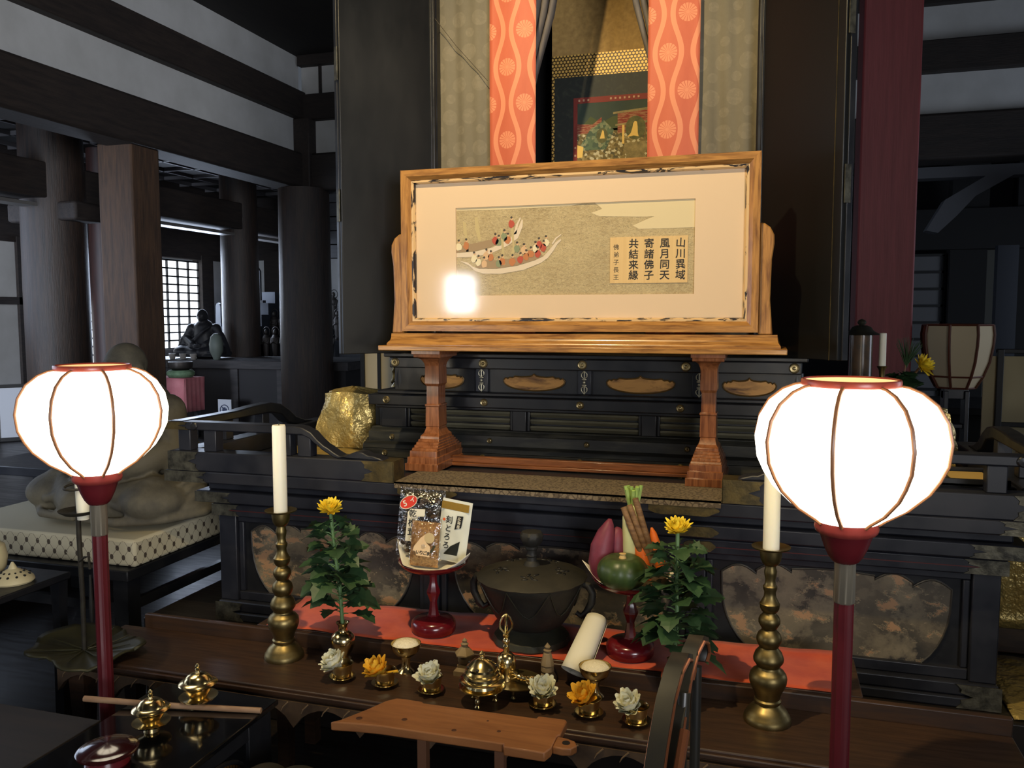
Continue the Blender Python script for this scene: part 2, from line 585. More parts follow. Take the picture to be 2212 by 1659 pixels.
def kozama_mat(name, cols, ns, st):
    """flaking lacquer: dark skin, grey-brown ground showing through, ochre chips with pale rims"""
    m, nt, p = new_mat(name)
    v = coords(nt, st)
    big = noise(nt, v, ns * 0.55, 5, 0.6, 0.3)
    n1 = noise(nt, v, ns, 9, 0.66, 0.2)
    n2 = noise(nt, coords(nt, (st[0] * 0.8, 1, st[2] * 1.15)), ns * 2.1, 8, 0.65, 0.3)
    c = ramp(nt, n1, [(0.0, cols[0]), (0.47, cols[0]), (0.50, cols[4]), (0.58, cols[1]), (0.80, cols[4])])
    c = mixc(nt, ramp(nt, big, [(0.40, (0, 0, 0)), (0.62, (0.75,) * 3)]), c, cols[4])
    c = mixc(nt, ramp(nt, n2, [(0.555, (0, 0, 0)), (0.56, (0.9,) * 3), (0.572, (0, 0, 0)), (1.0, (0, 0, 0))]), c, cols[2])
    c = mixc(nt, ramp(nt, n2, [(0.58, (0, 0, 0)), (0.59, (0.85,) * 3)]), c, cols[3])
    nt.links.new(c, p.inputs['Base Color'])
    p.inputs['Roughness'].default_value = 0.55
    bumpn(nt, p, n1, 0.25, 0.004)
    return m


def crowd_mat(name, cols, scale):
    m, nt, p = new_mat(name)
    vo = nt.nodes.new('ShaderNodeTexVoronoi'); vo.inputs['Scale'].default_value = scale
    nt.links.new(coords(nt), vo.inputs['Vector'])
    sp = nt.nodes.new('ShaderNodeSeparateColor')
    nt.links.new(vo.outputs['Color'], sp.inputs[0])
    k = len(cols)
    nt.links.new(ramp(nt, sp.outputs[0], [(i / k, c) for i, c in enumerate(cols)], 'CONSTANT'), p.inputs['Base Color'])
    p.inputs['Roughness'].default_value = 0.8
    return m


BANNER = banner_mat()
CURTAIN = curtain_mat()
CUSHION = cushion_mat()
RUG = rug_mat()
MESHGOLD = meshgold_mat()
SEA = sea_mat()
KOZ = kozama_mat('worn_cartouche_lacquer', (S(50, 47, 42), S(132, 120, 98), S(176, 158, 124), S(176, 136, 100), S(104, 94, 78)), 6.5, (1, 1, 1.2))
KOZ_G = M('gilt_cartouche_wood', S(176, 128, 66), 0.45, 0.25, col2=S(66, 36, 20), ns=13, st=(0.6, 1, 2.4), lo=0.44, hi=0.66, dist=0.5)


def glyphs(mb, text, size, Mt, mi=0, bold=0.0):
    """adds the outlines of written characters (flat, in local XY) to a builder"""
    cu = bpy.data.curves.new('t', 'FONT')
    cu.body = text
    cu.size = size
    cu.align_x = 'CENTER'
    cu.align_y = 'CENTER'
    cu.resolution_u = 3
    o = bpy.data.objects.new('t', cu)
    COL.objects.link(o)
    bpy.context.view_layer.update()
    me = bpy.data.meshes.new_from_object(o.evaluated_get(bpy.context.evaluated_depsgraph_get()))
    k = 4 if bold else 1
    for i in range(k):
        sh = Matrix.Translation((bold * math.cos(PI / 2 * i + 0.6), bold * math.sin(PI / 2 * i + 0.6), -0.00003 * i)) if bold else Matrix()
        mb.add([tuple(v.co) for v in me.vertices], [tuple(p.vertices) for p in me.polygons], mi, Mt @ sh)
    bpy.data.objects.remove(o)
    bpy.data.curves.remove(cu)
    bpy.data.meshes.remove(me)


def face_front(x, y, z, tilt=0.0, lean=0.0):
    """matrix that stands local XY up in the XZ plane, facing the hall (-Y)"""
    return Matrix.Translation((x, y, z)) @ Matrix.Rotation(PI / 2 - lean, 4, 'X') @ Matrix.Rotation(tilt, 4, 'Z')

# ================================================================== the hall
XL, YB, XO, YF = -3.96, 6.70, -6.40, -3.0
struct('floor', MB().box(-7.2, 5.0, YF, 10.6, -0.1, 0), DARKW)
# raised board floor of the left aisle
struct('floor_aisle', MB().box(-6.4, -4.0, 1.0, 9.6, 0.0, 0.42), DARKW, bevel=0.006)
struct('ceiling', MB().box(XL - 0.15, 5.0, YF, YB + 0.2, 3.74, 3.8), CEILW)
struct('ceiling_aisle', MB().box(-7.0, XL - 0.15, YF, 10.6, 2.98, 3.05).box(XL - 0.15, 5.0, YB + 0.2, 10.6, 2.98, 3.05), CEILW)
# thin lattice under the aisle ceilings
lat = MB()
for i in range(7):
    x = -6.6 + 0.36 * i
    lat.box(x, x + 0.022, YF, 10.5, 2.945, 2.98)
for i in range(25):
    y = -0.4 + 0.45 * i
    lat.box(-7.0, XL - 0.16, y, y + 0.022, 2.945, 2.98)
struct('trim_1', lat, M('pale_lattice_batten', S(84, 82, 84), 0.5))

# left colonnade wall: plaster bands between dark beams
pl = MB()
pl.box(XL - 0.10, XL - 0.02, YF, YB, 2.90, 3.22)
pl.box(XL - 0.10, XL - 0.02, YF, YB, 3.42, 3.74)
struct('wall_left', pl, PLASTER)
struct('trim_2', MB().box(XL - 0.16, XL + 0.05, YF, YB, 3.20, 3.435), OLDBEAM, bevel=0.008)
struct('trim_3', MB().box(XL - 0.2, XL + 0.06, YF, YB + 0.1, 2.60, 2.905), OLDBEAM, bevel=0.02)
# far wall
pb = MB()
pb.box(XL, 5.0, YB + 0.02, YB + 0.10, 2.90, 3.20)
pb.box(XL, 5.0, YB + 0.02, YB + 0.10, 3.405, 3.66)
struct('wall_back', pb, PLASTER)
struct('trim_4', MB().box(XL, 5.0, YB - 0.05, YB + 0.16, 3.19, 3.41), OLDBEAM_X, bevel=0.008)
struct('trim_5', MB().box(XL, 5.0, YB - 0.06, YB + 0.2, 2.58, 2.905), OLDBEAM_X, bevel=0.02)
struct('trim_6', MB().box(XL, 5.0, YB - 0.05, YB + 0.16, 3.655, 3.74), OLDBEAM_X)
struct('trim_7', MB().box(XL + 0.18, XL + 0.20, YB - 0.005, YB + 0.02, 3.40, 3.70), OLDBEAM_X)


def post_round(x, y, r, z0, z1, m=COLWOOD):
    n = 28
    return struct('pillar', MB().lathe([(r * 1.0, z0), (r * 1.02, (z0 + z1) / 2), (r * 0.98, z1)], n, (x, y, 0)), m)


post_round(XL + 0.02, YB - 0.02, 0.225, 0, 2.60)
struct('pillar', MB().box(XL - 0.03, XL + 0.13, YB - 0.10, YB + 0.08, 2.6, 3.2), OLDBEAM, bevel=0.01)
struct('pillar', MB().box(-4.22, -3.95, 4.585, 4.85, 0, 2.62), OLDPOST, bevel=0.012)
struct('pillar', MB().box(-4.22, -3.95, 0.9, 1.16, 0, 2.62), OLDPOST, bevel=0.012)
post_round(-5.2, 5.19, 0.225, 0.42, 2.98)
post_round(-5.2, 7.54, 0.185, 0.42, 2.98)
post_round(-5.75, 6.30, 0.13, 0.42, 2.98, M('red_brown_post', S(74, 46, 42), 0.5, col2=S(52, 36, 34), ns=8, st=(6, 6, 0.5)))
struct('trim_8', MB().box(-5.33, -5.07, 0.5, 9.5, 2.36, 2.62), OLDBEAM, bevel=0.01)
struct('trim_9', MB().box(-5.27, -5.13, 0.5, 9.5, 2.30, 2.325), M('pale_rail', S(110, 108, 106), 0.5))
bk = MB().box(-5.50, -4.86, 5.05, 5.33, 2.20, 2.34)
struct('trim_10', bk, OLDBEAM, bevel=0.02)

# outer left wall with its screens
wp = MB()
wp.box(XO - 0.08, XO, 5.0, 6.04, 1.66, 2.16)
wp.box(XO - 0.08, XO, 5.0, 6.0, 0.42, 1.60)
wp.box(XO - 0.08, XO, 6.10, 6.20, 1.75, 2.15)
wp.box(XO - 0.08, XO, YF, 5.0, 0.42, 2.15)
wp.box(XO - 0.08, XO, 8.6, 9.6, 0.42, 2.15)
struct('wall_outer_left', wp, PLASTER)
tb = MB()
tb.box(XO - 0.10, XO + 0.03, 5.94, 6.06, 0.42, 2.2)
tb.box(XO - 0.10, XO + 0.03, 5.0, 6.9, 1.60, 1.665)
tb.box(XO - 0.12, XO + 0.02, YF, 9.6, 2.15, 2.98)
tb.box(XO - 0.10, XO + 0.03, 6.9, 7.05, 0.42, 2.2)
tb.box(XO - 0.10, XO + 0.03, 8.49, 8.7, 0.42, 2.2)
tb.box(XO - 0.10, XO + 0.03, 7.05, 8.49, 0.42, 1.13)
tb.box(XO - 0.10, XO + 0.03, 6.06, 6.9, 0.42, 0.86)
tb.box(XO - 0.12, XO, 6.2, 6.9, 1.66, 2.16)
struct('trim_11', tb, OLDBEAM)


def shoji(name, y0, y1, z0, z1, nu, nv, lit=SHOJI_LIT, x=XO, bar=0.016):
    o = struct(name, MB().box(x - 0.05, x - 0.04, y0, y1, z0, z1), lit)
    g = MB()
    for i in range(nu + 1):
        y = y0 + (y1 - y0) * i / nu
        g.box(x - 0.04, x - 0.018, y - bar / 2, y + bar / 2, z0, z1)
    for j in range(nv + 1):
        z = z0 + (z1 - z0) * j / nv
        g.box(x - 0.04, x - 0.018, y0, y1, z - bar / 2, z + bar / 2)
    obj('lattice', g, BLACKM, o)
    return o


shoji('window_1', 7.05, 8.49, 1.13, 2.12, 8, 11)
shoji('window_2', 6.06, 6.9, 0.86, 1.61, 5, 9)
# end wall of the aisle, pale plaster behind the stepped shelves
ew = MB().box(-6.4, -3.2, 9.5, 9.6, 0.42, 2.20)
struct('wall_aisle_end', ew, PLASTER)
struct('trim_12', MB().box(-6.4, -3.0, 9.42, 9.62, 2.20, 2.98).box(-6.10, -5.88, 9.35, 9.5, 0.42, 2.3), OLDBEAM_X)
# plank wall seen under the far beam between the columns
pk = MB()
for i in range(5):
    pk.box(-5.0, -3.4, 8.9, 8.95, 2.17 + 0.16 * i, 2.315 + 0.16 * i)
struct('wall_planks', pk, M('grey_planks', S(62, 62, 66), 0.6, col2=S(46, 46, 50), ns=8, st=(0.5, 4, 4)))

# right back: dark outer aisle with paper screens
struct('wall_aisle_right', MB().box(0.0, 5.0, 9.9, 10.0, 0, 3.0), M('dark_wall', S(30, 29, 31), 0.8))
o = struct('window_3', MB().box(0.92, 1.62, 9.22, 9.24, 0.3, 2.08), M('unlit_screen_paper', S(126, 126, 128), 0.9))
g = MB()
for i in range(3):
    g.box(0.92 + 0.35 * i - 0.012, 0.92 + 0.35 * i + 0.012, 9.19, 9.22, 0.3, 2.08)
for j in range(13):
    z = 2.08 - 0.165 * j
    g.box(0.90, 1.64, 9.19, 9.22, z - 0.012, z + 0.012)
obj('lattice', g, BLACKM, o)
struct('wall_right', MB().box(1.98, 2.22, 9.2, 9.26, 0.3, 2.12), M('grey_plaster_strip', S(112, 112, 106), 0.9))
struct('trim_13', MB().box(1.66, 1.98, 9.1, 9.3, 0, 2.98).box(2.22, 2.75, 9.1, 9.3, 0, 2.98).box(0.0, 5.0, 9.0, 9.1, 2.12, 2.5), M('black_timber', S(22, 21, 22), 0.7))
br = MB()
br.box(0.9, 3.2, YB + 0.25, YB + 0.40, 2.50, 2.58)
br.prism([(1.48, 2.50), (1.66, 2.50), (1.42, 2.36), (1.30, 2.22), (1.18, 2.10), (1.10, 2.12), (1.22, 2.34)], YB + 0.25, YB + 0.4, 'xz')
struct('wall_front', MB().box(-4.4, -2.9, -3.12, -3.0, 0, 1.55).box(-4.4, -2.9, -3.12, -3.0, 1.93, 3.8).box(-4.4, -3.44, -3.12, -3.0, 1.55, 1.93).box(-3.10, -2.9, -3.12, -3.0, 1.55, 1.93), OLDBEAM_X)
struct('window_4', MB().box(-3.44, -3.10, -3.11, -3.10, 1.55, 1.93), lantern_mat('bright_sky_window', (0.90, 0.94, 1.0), 55.0))
struct('trim_14', br, M('grey_bracket_wood', S(96, 98, 104), 0.7))
struct('pillar', MB().box(2.02, 2.4, YB - 0.3, YB + 0.05, 0, 2.46).box(1.9, 2.5, YB - 0.32, YB + 0.05, 2.30, 2.46), M('grey_post_wood', S(84, 86, 92), 0.6, col2=S(60, 62, 68), ns=9, st=(5, 5, 0.5)), bevel=0.02)
struct('pillar', MB().box(1.74, 1.89, 7.65, 7.75, 0, 2.05), M('blue_grey_panel', S(36, 41, 52), 0.5))
# square red post behind the shrine
struct('pillar', MB().box(0.403, 0.665, 4.48, 4.74, 0.336, 3.74), REDCOL, bevel=0.01)
# wooden step the altar stands on
struct('floor_step', MB().box(-2.30, 1.05, 2.64, 6.4, 0, 0.335), DARKW, bevel=0.006)

# ================================================================== altar platform
XC = -0.667
alt = thing('altar_platform', 'long black lacquered altar platform with worn cartouches on its front', 'altar', (XC, 2.72, 0.335))


def A(z):
    return z - 0.335


HW = 1.333
mb = MB().box(-HW - 0.008, HW + 0.008, -0.020, 1.52, 0, 0.034).box(-HW - 0.004, HW + 0.004, -0.012, 1.52, 0.034, 0.075)
obj('base_moulding', mb, LACQ_B, alt, bevel=0.006)
obj('core', MB().box(-HW + 0.03, HW - 0.03, 0.03, 1.50, 0.075, A(0.90)), LACQ, alt)
for sx0, sx1 in ((-HW, -HW + 0.075), (-0.49, -0.43), (0.43, 0.49), (HW - 0.075, HW)):
    p = obj('post', MB().box(sx0, sx1, 0, 0.06, 0.075, A(0.742)), LACQ_B, alt, bevel=0.004)
for px0, px1 in ((-HW + 0.075, -0.49), (-0.43, 0.43), (0.49, HW - 0.075)):
    w = px1 - px0
    fr = MB()
    fr.box(px0, px1, 0.012, 0.05, 0.075, 0.11).box(px0, px1, 0.012, 0.05, A(0.715), A(0.742))
    fr.box(px0, px0 + 0.022, 0.016, 0.05, 0.11, A(0.715)).box(px1 - 0.022, px1, 0.016, 0.05, 0.11, A(0.715))
    pn = obj('panel', MB().box(px0, px1, 0.036, 0.06, 0.075, A(0.742)), LACQ, alt)
    obj('panel_frame', fr, LACQ_B, pn, bevel=0.004)
    # cartouche: lobed top, rounded bowl below
    cx = (px0 + px1) / 2
    a = min(w / 2 - 0.045, 0.335 if abs(cx) > 0.1 else 0.385)
    zt, zb = A(0.712), A(0.372)
    pts = []
    def lobe(x0, x1, zc, h, n=7):
        for i in range(n + 1):
            t = i / n
            pts.append((x0 + (x1 - x0) * t, zc + h * math.sin(PI * t)))
    lobe(-a, -a * 0.68, zt - 0.035, 0.026)
    lobe(-a * 0.68, -a * 0.36, zt - 0.022, 0.024)
    lobe(-a * 0.36, a * 0.36, zt - 0.010, 0.008)
    lobe(a * 0.36, a * 0.68, zt - 0.022, 0.024)
    lobe(a * 0.68, a, zt - 0.035, 0.026)
    for i in range(1, 24):
        t = i / 24 * PI
        k = math.cos(t)
        pts.append((a * (abs(k) ** 0.75) * (1 if k > 0 else -1), zt - 0.045 - (zt - 0.045 - zb) * (math.sin(t) ** 0.8)))
    q = [(cx + x, z) for x, z in pts]
    obj('cartouche', MB().prism(q, 0.036, 0.026, 'xz'), KOZ, pn, label='worn lobed cartouche with flaking lacquer')
    rim = MB().tube([(x, 0.027, z) for x, z in q] + [(q[0][0], 0.027, q[0][1])], 0.0035, 6)
    obj('cartouche_rim', rim, M('cartouche_rim_lacquer', S(64, 60, 54), 0.4) if 'cartouche_rim_lacquer' not in bpy.data.materials else bpy.data.materials['cartouche_rim_lacquer'], pn)
mb = MB()
mb.box(-HW - 0.012, HW + 0.012, -0.02, 1.51, A(0.742), A(0.790))
mb.box(-HW + 0.01, HW - 0.01, 0.015, 1.50, A(0.790), A(0.800))
mb.box(-HW - 0.055, HW + 0.055, -0.06, 1.54, A(0.800), A(0.845))
mb.box(-HW - 0.02, HW + 0.02, -0.03, 1.51, A(0.845), A(0.886))
obj('upper_moulding', mb, LACQ_B, alt, bevel=0.007)
obj('red_line', MB().box(-HW, HW, -0.021, -0.018, A(0.764), A(0.767)), M('red_lacquer_line', S(80, 26, 24), 0.5), alt)
obj('deck', MB().box(-HW - 0.14, HW + 0.14, -0.12, 1.60, A(0.886), A(0.93)), LACQ_B, alt, bevel=0.005)


def notch_plate(mb, x0, x1, z0, z1, y, d, side):
    """metal end plate whose inner edge is cut into a cusped arrow"""
    h = z1 - z0
    s = 1 if side < 0 else -1
    e = x1 if side < 0 else x0
    o_ = x0 if side < 0 else x1
    pts = [(o_, z0), (e + s * 0.010, z0), (e - s * 0.004, z0 + h * 0.2), (e - s * 0.002, z0 + h * 0.34), (e - s * 0.020, z0 + h * 0.42), (e - s * 0.036, z0 + h * 0.5),
           (e - s * 0.020, z0 + h * 0.58), (e - s * 0.002, z0 + h * 0.66), (e - s * 0.004, z0 + h * 0.8), (e + s * 0.010, z1), (o_, z1)]
    if s < 0:
        pts = pts[::-1]
    mb.prism(pts, y, y - d, 'xz')
    return mb


for sd in (-1, 1):
    def XX(a0, a1):
        return (-a1, -a0) if sd < 0 else (a0, a1)
    fit = MB()
    x0, x1 = XX(HW - 0.095, HW + 0.014); notch_plate(fit, x0, x1, A(0.745), A(0.788), -0.0205, 0.003, sd)
    obj('corner_fitting', fit, SILVERG, alt, label='worn silvery corner fitting')
    fit = MB(); x0, x1 = XX(HW - 0.09, HW + 0.057); notch_plate(fit, x0, x1, A(0.803), A(0.842), -0.0605, 0.003, sd)
    obj('corner_fitting', fit, SILVERG, alt, label='worn silvery corner fitting')
    fit = MB(); x0, x1 = XX(HW - 0.03, HW + 0.142); notch_plate(fit, x0, x1, A(0.888), A(0.928), -0.1205, 0.003, sd)
    obj('corner_fitting', fit, SILVERG, alt, label='worn silvery corner fitting')
    fit = MB(); x0, x1 = XX(HW - 0.10, HW + 0.010); notch_plate(fit, x0, x1, A(0.337), A(0.408), -0.0205, 0.003, sd)
    obj('corner_fitting', fit, SILVERG, alt, label='worn silvery corner fitting')
    # long plaque on the deck edge below the runner, smaller ones under it
    for (c, w, z, h, yy) in ((sd * 0.425, 0.108, A(0.905), 0.020, -0.1205), (sd * 0.46, 0.07, A(0.822), 0.017, -0.0605), (sd * 0.47, 0.05, A(0.766), 0.017, -0.0205)):
        pts = []
        for i in range(28):
            t = 2 * PI * i / 28
            r = 1 + 0.10 * math.cos(6 * t)
            pts.append((c + w * (abs(math.cos(t)) ** 0.55) * (1 if math.cos(t) > 0 else -1) * (1 + 0.04 * math.cos(5 * t)), z + h * math.sin(t) * r))
        obj('plaque', MB().prism(pts, yy, yy - 0.003, 'xz'), GILT, alt, label='aged gilt plaque with cusped ends')


# ------------------------------------------------------------------ balustrades left and right of the opening
def balustrade(sd, label):
    t = thing('balustrade', label, 'railing', (XC + sd * 1.0, 2.66, 0.93), 0, 'balustrades of the altar platform')
    def bx(mb, a0, a1, y0, y1, z0, z1):
        # a = distance outward from the altar centre line
        x0, x1 = (sd * a0 - sd * 1.0, sd * a1 - sd * 1.0)
        return mb.box(min(x0, x1), max(x0, x1), y0, y1, z0, z1)
    def px(a):
        return sd * a - sd * 1.0
    m = MB(); bx(m, 0.545, 1.455, -0.06, 0.02, 0, 0.072); bx(m, 1.375, 1.455, 0.02, 1.0, 0, 0.072)
    obj('sill', m, LACQ_B, t, bevel=0.004)
    # handrail along the front with a cloud-shaped fall to the sill
    top = [(1.47, 0.180), (0.93, 0.180), (0.90, 0.176), (0.865, 0.160), (0.84, 0.135), (0.815, 0.115), (0.80, 0.108), (0.775, 0.092), (0.755, 0.082), (0.735, 0.080), (0.715, 0.090), (0.69, 0.100), (0.665, 0.098), (0.645, 0.088), (0.63, 0.088), (0.60, 0.080), (0.585, 0.072)]
    bot = [(0.76, 0.072), (0.775, 0.075), (0.80, 0.088), (0.825, 0.102), (0.835, 0.112), (0.855, 0.124), (0.87, 0.138), (0.90, 0.150), (0.93, 0.150), (1.47, 0.150)]
    pts = [(px(a), z) for a, z in top + bot]
    obj('handrail', MB().prism(pts, -0.052, 0.006, 'xz'), LACQ_B, t, bevel=0.005)
    # handrail of the side, running back
    side = [(-0.05, 0.182), (0.30, 0.182), (0.42, 0.190), (0.54, 0.192), (0.62, 0.178), (0.68, 0.150), (0.74, 0.110), (0.82, 0.085), (0.90, 0.072), (0.74, 0.072), (0.68, 0.090), (0.62, 0.132), (0.53, 0.150), (-0.05, 0.150)]
    obj('side_handrail', MB().prism(side, px(1.40), px(1.455), 'yz'), LACQ, t, bevel=0.005)
    for a in (1.395, 1.285, 0.975, 0.895):
        m = MB(); bx(m, a - 0.026, a + 0.026, -0.046, 0.0, 0.072, 0.15); obj('baluster', m, LACQ_B, t, bevel=0.003)
    for y in (0.22, 0.48):
        m = MB(); bx(m, 1.405, 1.45, y, y + 0.05, 0.072, 0.15); obj('baluster', m, LACQ_B, t, bevel=0.003)
    # gilt ends
    m = MB()
    a0, a1 = 0.5435, 0.655
    x0, x1 = sorted((px(a0), px(a1)))
    notch_plate(m, x0, x1, 0.001, 0.071, -0.0605, 0.003, -sd if sd < 0 else -1)
    m.box(min(px(0.5415), px(0.545)), max(px(0.5415), px(0.545)), -0.0635, 0.021, 0.001, 0.071)
    m.box(min(px(0.543), px(0.60)), max(px(0.543), px(0.60)), -0.0635, 0.021, 0.071, 0.0735)
    obj('end_cap', m, GILT, t, label='aged gilt end cap')
    m = MB(); x0, x1 = sorted((px(1.335), px(1.457))); notch_plate(m, x0, x1, 0.001, 0.071, -0.0605, 0.003, sd)
    obj('end_cap', m, SILVERG, t, label='worn silvery end plate')
    m = MB(); x0, x1 = sorted((px(1.38), px(1.472))); notch_plate(m, x0, x1, 0.151, 0.179, -0.0525, 0.003, sd)
    obj('end_cap', m, GILT, t, label='aged gilt end plate')
    m = MB().lathe([(0.0, 0), (0.014, 0), (0.0155, 0.004), (0.012, 0.008), (0.0, 0.009)], 20, M=Matrix.Translation((px(1.345), -0.052, 0.165)) @ Matrix.Rotation(PI / 2, 4, 'X'))
    obj('boss', m, LACQ, t)
    return t


balustrade(-1, 'black lacquered altar railing behind the left candle and the left lit lantern')
balustrade(1, 'black lacquered altar railing half hidden by the right lit lantern')

tag(obj('runner', MB().box(XC - 0.54, XC + 0.54, 2.594, 2.84, 0.9305, 0.936).box(XC - 0.54, XC + 0.54, 2.594, 2.599, 0.915, 0.936), RUG), 'brown brocade runner lying on the altar deck under the picture stand', 'runner')

# ================================================================== inner shrine (zushi) on the platform
zu = thing('shrine_cabinet', 'tall black lacquered shrine cabinet standing on a stepped base', 'shrine', (XC, 3.07, 0.93))


def Z(z):
    return z - 0.93


def nail(name, x, y, z, r, parent):
    mm = MB().lathe([(0, 0), (r, 0), (r, 0.003), (r * 0.82, 0.006), (r * 0.55, 0.004), (r * 0.32, 0.005), (r * 0.22, 0.012), (0, 0.013)], 20, M=Matrix.Translation((x, y, z)) @ Matrix.Rotation(PI / 2, 4, 'X'))
    return obj(name, mm, BOSS, parent)


HB = 0.90
m = MB()
m.box(-HB, HB, 0, 1.06, 0, Z(0.966))
m.prism([(0.0, Z(0.966)), (0.05, Z(0.966)), (0.05, Z(1.004)), (0.028, Z(0.992)), (0.008, Z(0.984))], -HB, HB, 'yz')
m.box(-HB + 0.015, HB - 0.015, 0.028, 1.06, Z(0.966), Z(1.032))
m.prism([(0.028, Z(1.020)), (0.06, Z(1.020)), (0.06, Z(1.05)), (0.045, Z(1.044)), (0.034, Z(1.034))], -HB + 0.02, HB - 0.02, 'yz')
m.box(-HB + 0.03, HB - 0.03, 0.05, 1.06, Z(1.032), Z(1.05))
st_ = obj('stepped_base', m, LACQ_D, zu, bevel=0.003)
for x in (-0.80, -0.385, 0.0, 0.372, 0.78):
    nail('nail_boss', x, 0.0, Z(0.950), 0.012, st_)
    nail('nail_boss', x + 0.02, 0.028, Z(1.012), 0.011, st_)
# slatted tier
lv = MB()
for i in range(4):
    z = Z(1.052) + 0.026 * i
    lv.prism([(0.075, z), (0.085, z), (0.085, z + 0.019), (0.066, z + 0.019), (0.062, z + 0.012)], -HB + 0.06, HB - 0.06, 'yz')
obj('louvre_slats', lv, SLATD, zu)
obj('louvre_back', MB().box(-HB + 0.02, HB - 0.02, 0.086, 1.0, Z(1.05), Z(1.165)), BLACKM, zu)
for x0, x1 in ((-0.835, -0.725), (-0.278, -0.222), (0.222, 0.278), (0.725, 0.835)):
    obj('tier_post', MB().box(x0, x1, 0.045, 0.1, Z(1.05), Z(1.155)).box(x0 - 0.012, x0, 0.055, 0.1, Z(1.05), Z(1.15)).box(x1, x1 + 0.012, 0.055, 0.1, Z(1.05), Z(1.15)), LACQ, zu, bevel=0.003)
m = MB().box(-HB + 0.03, HB - 0.03, 0.0, 1.05, Z(1.142), Z(1.185)).box(-HB + 0.06, HB - 0.06, 0.022, 1.05, Z(1.185), Z(1.200)).box(-HB + 0.05, HB - 0.05, 0.03, 1.04, Z(1.128), Z(1.142))
bm_ = obj('lower_beam', m, LACQ, zu, bevel=0.004)
for x in (-0.79, -0.378, 0.0, 0.368, 0.79):
    nail('nail_boss', x, 0.0, Z(1.164), 0.015, bm_)
# frieze with gilt cartouches and double thunderbolts
obj('frieze_board', MB().box(-HB + 0.12, HB - 0.12, 0.066, 1.0, Z(1.2), Z(1.292)), LACQ, zu)


def cusp(cx, cz, w, h):
    pts = []
    prof = [(-1, 0.15), (-0.93, 0.40), (-0.86, 0.30), (-0.80, 0.46), (-0.70, 0.40), (-0.62, 0.58), (-0.42, 0.50), (-0.16, 0.56), (-0.06, 0.66), (0, 0.84), (0.06, 0.66), (0.16, 0.56), (0.42, 0.50), (0.62, 0.58), (0.70, 0.40), (0.80, 0.46), (0.86, 0.30), (0.93, 0.40), (1, 0.15)]
    for a, b in prof:
        pts.append((cx + a * w, cz + b * h))
    for i in range(1, 16):
        t = i / 16 * PI
        pts.append((cx + w * math.cos(t), cz + 0.15 * h - h * 1.1 * math.sin(t) ** 0.85))
    return pts


for cx, w in ((-0.575, 0.092), (-0.195, 0.122), (0.215, 0.126), (0.605, 0.092)):
    f = obj('frieze_cartouche', MB().prism(cusp(cx, Z(1.243), w, 0.036), 0.066, 0.060, 'xz'), KOZ_G, zu, label='gilt cusped cartouche, partly worn')
    q = cusp(cx, Z(1.243), w, 0.036)
    obj('rim', MB().tube([(x, 0.061, z) for x, z in q] + [(q[0][0], 0.061, q[0][1])], 0.003, 5), M('dark_gilt', S(110, 84, 46), 0.45, 0.5) if 'dark_gilt' not in bpy.data.materials else bpy.data.materials['dark_gilt'], f)
for cx in (-0.405, 0.005, 0.43):
    b = obj('thunderbolt_panel', MB().box(cx - 0.026, cx + 0.026, 0.052, 0.066, Z(1.2), Z(1.292)), LACQ_B, zu, bevel=0.002)
    v = MB()
    for s in (-1, 1):
        c = Vector((cx, 0.048, Z(1.246) + s * 0.024))
        for k in (-1, 0, 1):
            v.tube([c + Vector((0, 0, -s * 0.012)), c + Vector((k * 0.0105, 0, -s * 0.002)), c + Vector((k * 0.0105, 0, s * 0.008)), c + Vector((0, 0, s * 0.020))], 0.0019, 6)
        v.ell(c + Vector((0, 0, -s * 0.013)), (0.010, 0.003, 0.004), 10, 6)
    v.ell((cx, 0.048, Z(1.246)), (0.006, 0.004, 0.006), 10, 6)
    obj('thunderbolt', v, M('silver_inlay', S(176, 170, 146), 0.4, 0.7) if 'silver_inlay' not in bpy.data.materials else bpy.data.materials['silver_inlay'], b)
m = MB().box(-0.78, 0.78, 0.012, 1.0, Z(1.292), Z(1.335)).box(-0.80, 0.80, 0.0, 1.03, Z(1.335), Z(1.352))
ub = obj('upper_beam', m, LACQ, zu, bevel=0.004)
for x in (-0.755, -0.385, 0.005, 0.385, 0.755):
    nail('nail_boss', x, 0.012, Z(1.314), 0.018, ub)
for x in (-0.765, 0.765):
    obj('corner_column', MB().lathe([(0.024, Z(1.2)), (0.026, Z(1.24)), (0.024, Z(1.292))], 20, (x, 0.09, 0)), LACQ, zu)
# body: jambs, side walls, back, roof
m = MB()
for sd in (-1, 1):
    m = MB()
    for a, b, y0, y1 in ((0.618, 0.70, 0.12, 0.20), (0.612, 0.635, 0.10, 0.22)):
        m.box(min(sd * a, sd * b), max(sd * a, sd * b), y0, y1, Z(1.352), Z(3.1))
    obj('jamb', m, LACQ, zu, bevel=0.004)
m = MB()
m.box(-0.70, -0.66, 0.2, 0.95, Z(1.352), Z(3.1)).box(0.66, 0.70, 0.2, 0.95, Z(1.352), Z(3.1)).box(-0.70, 0.70, 0.91, 0.95, Z(1.352), Z(3.1))
m.box(-0.75, 0.75, 0.08, 1.0, Z(3.05), Z(3.14)).box(-0.68, 0.68, 0.16, 0.93, Z(1.352), Z(1.37))
obj('body', m, BLACKM, zu)
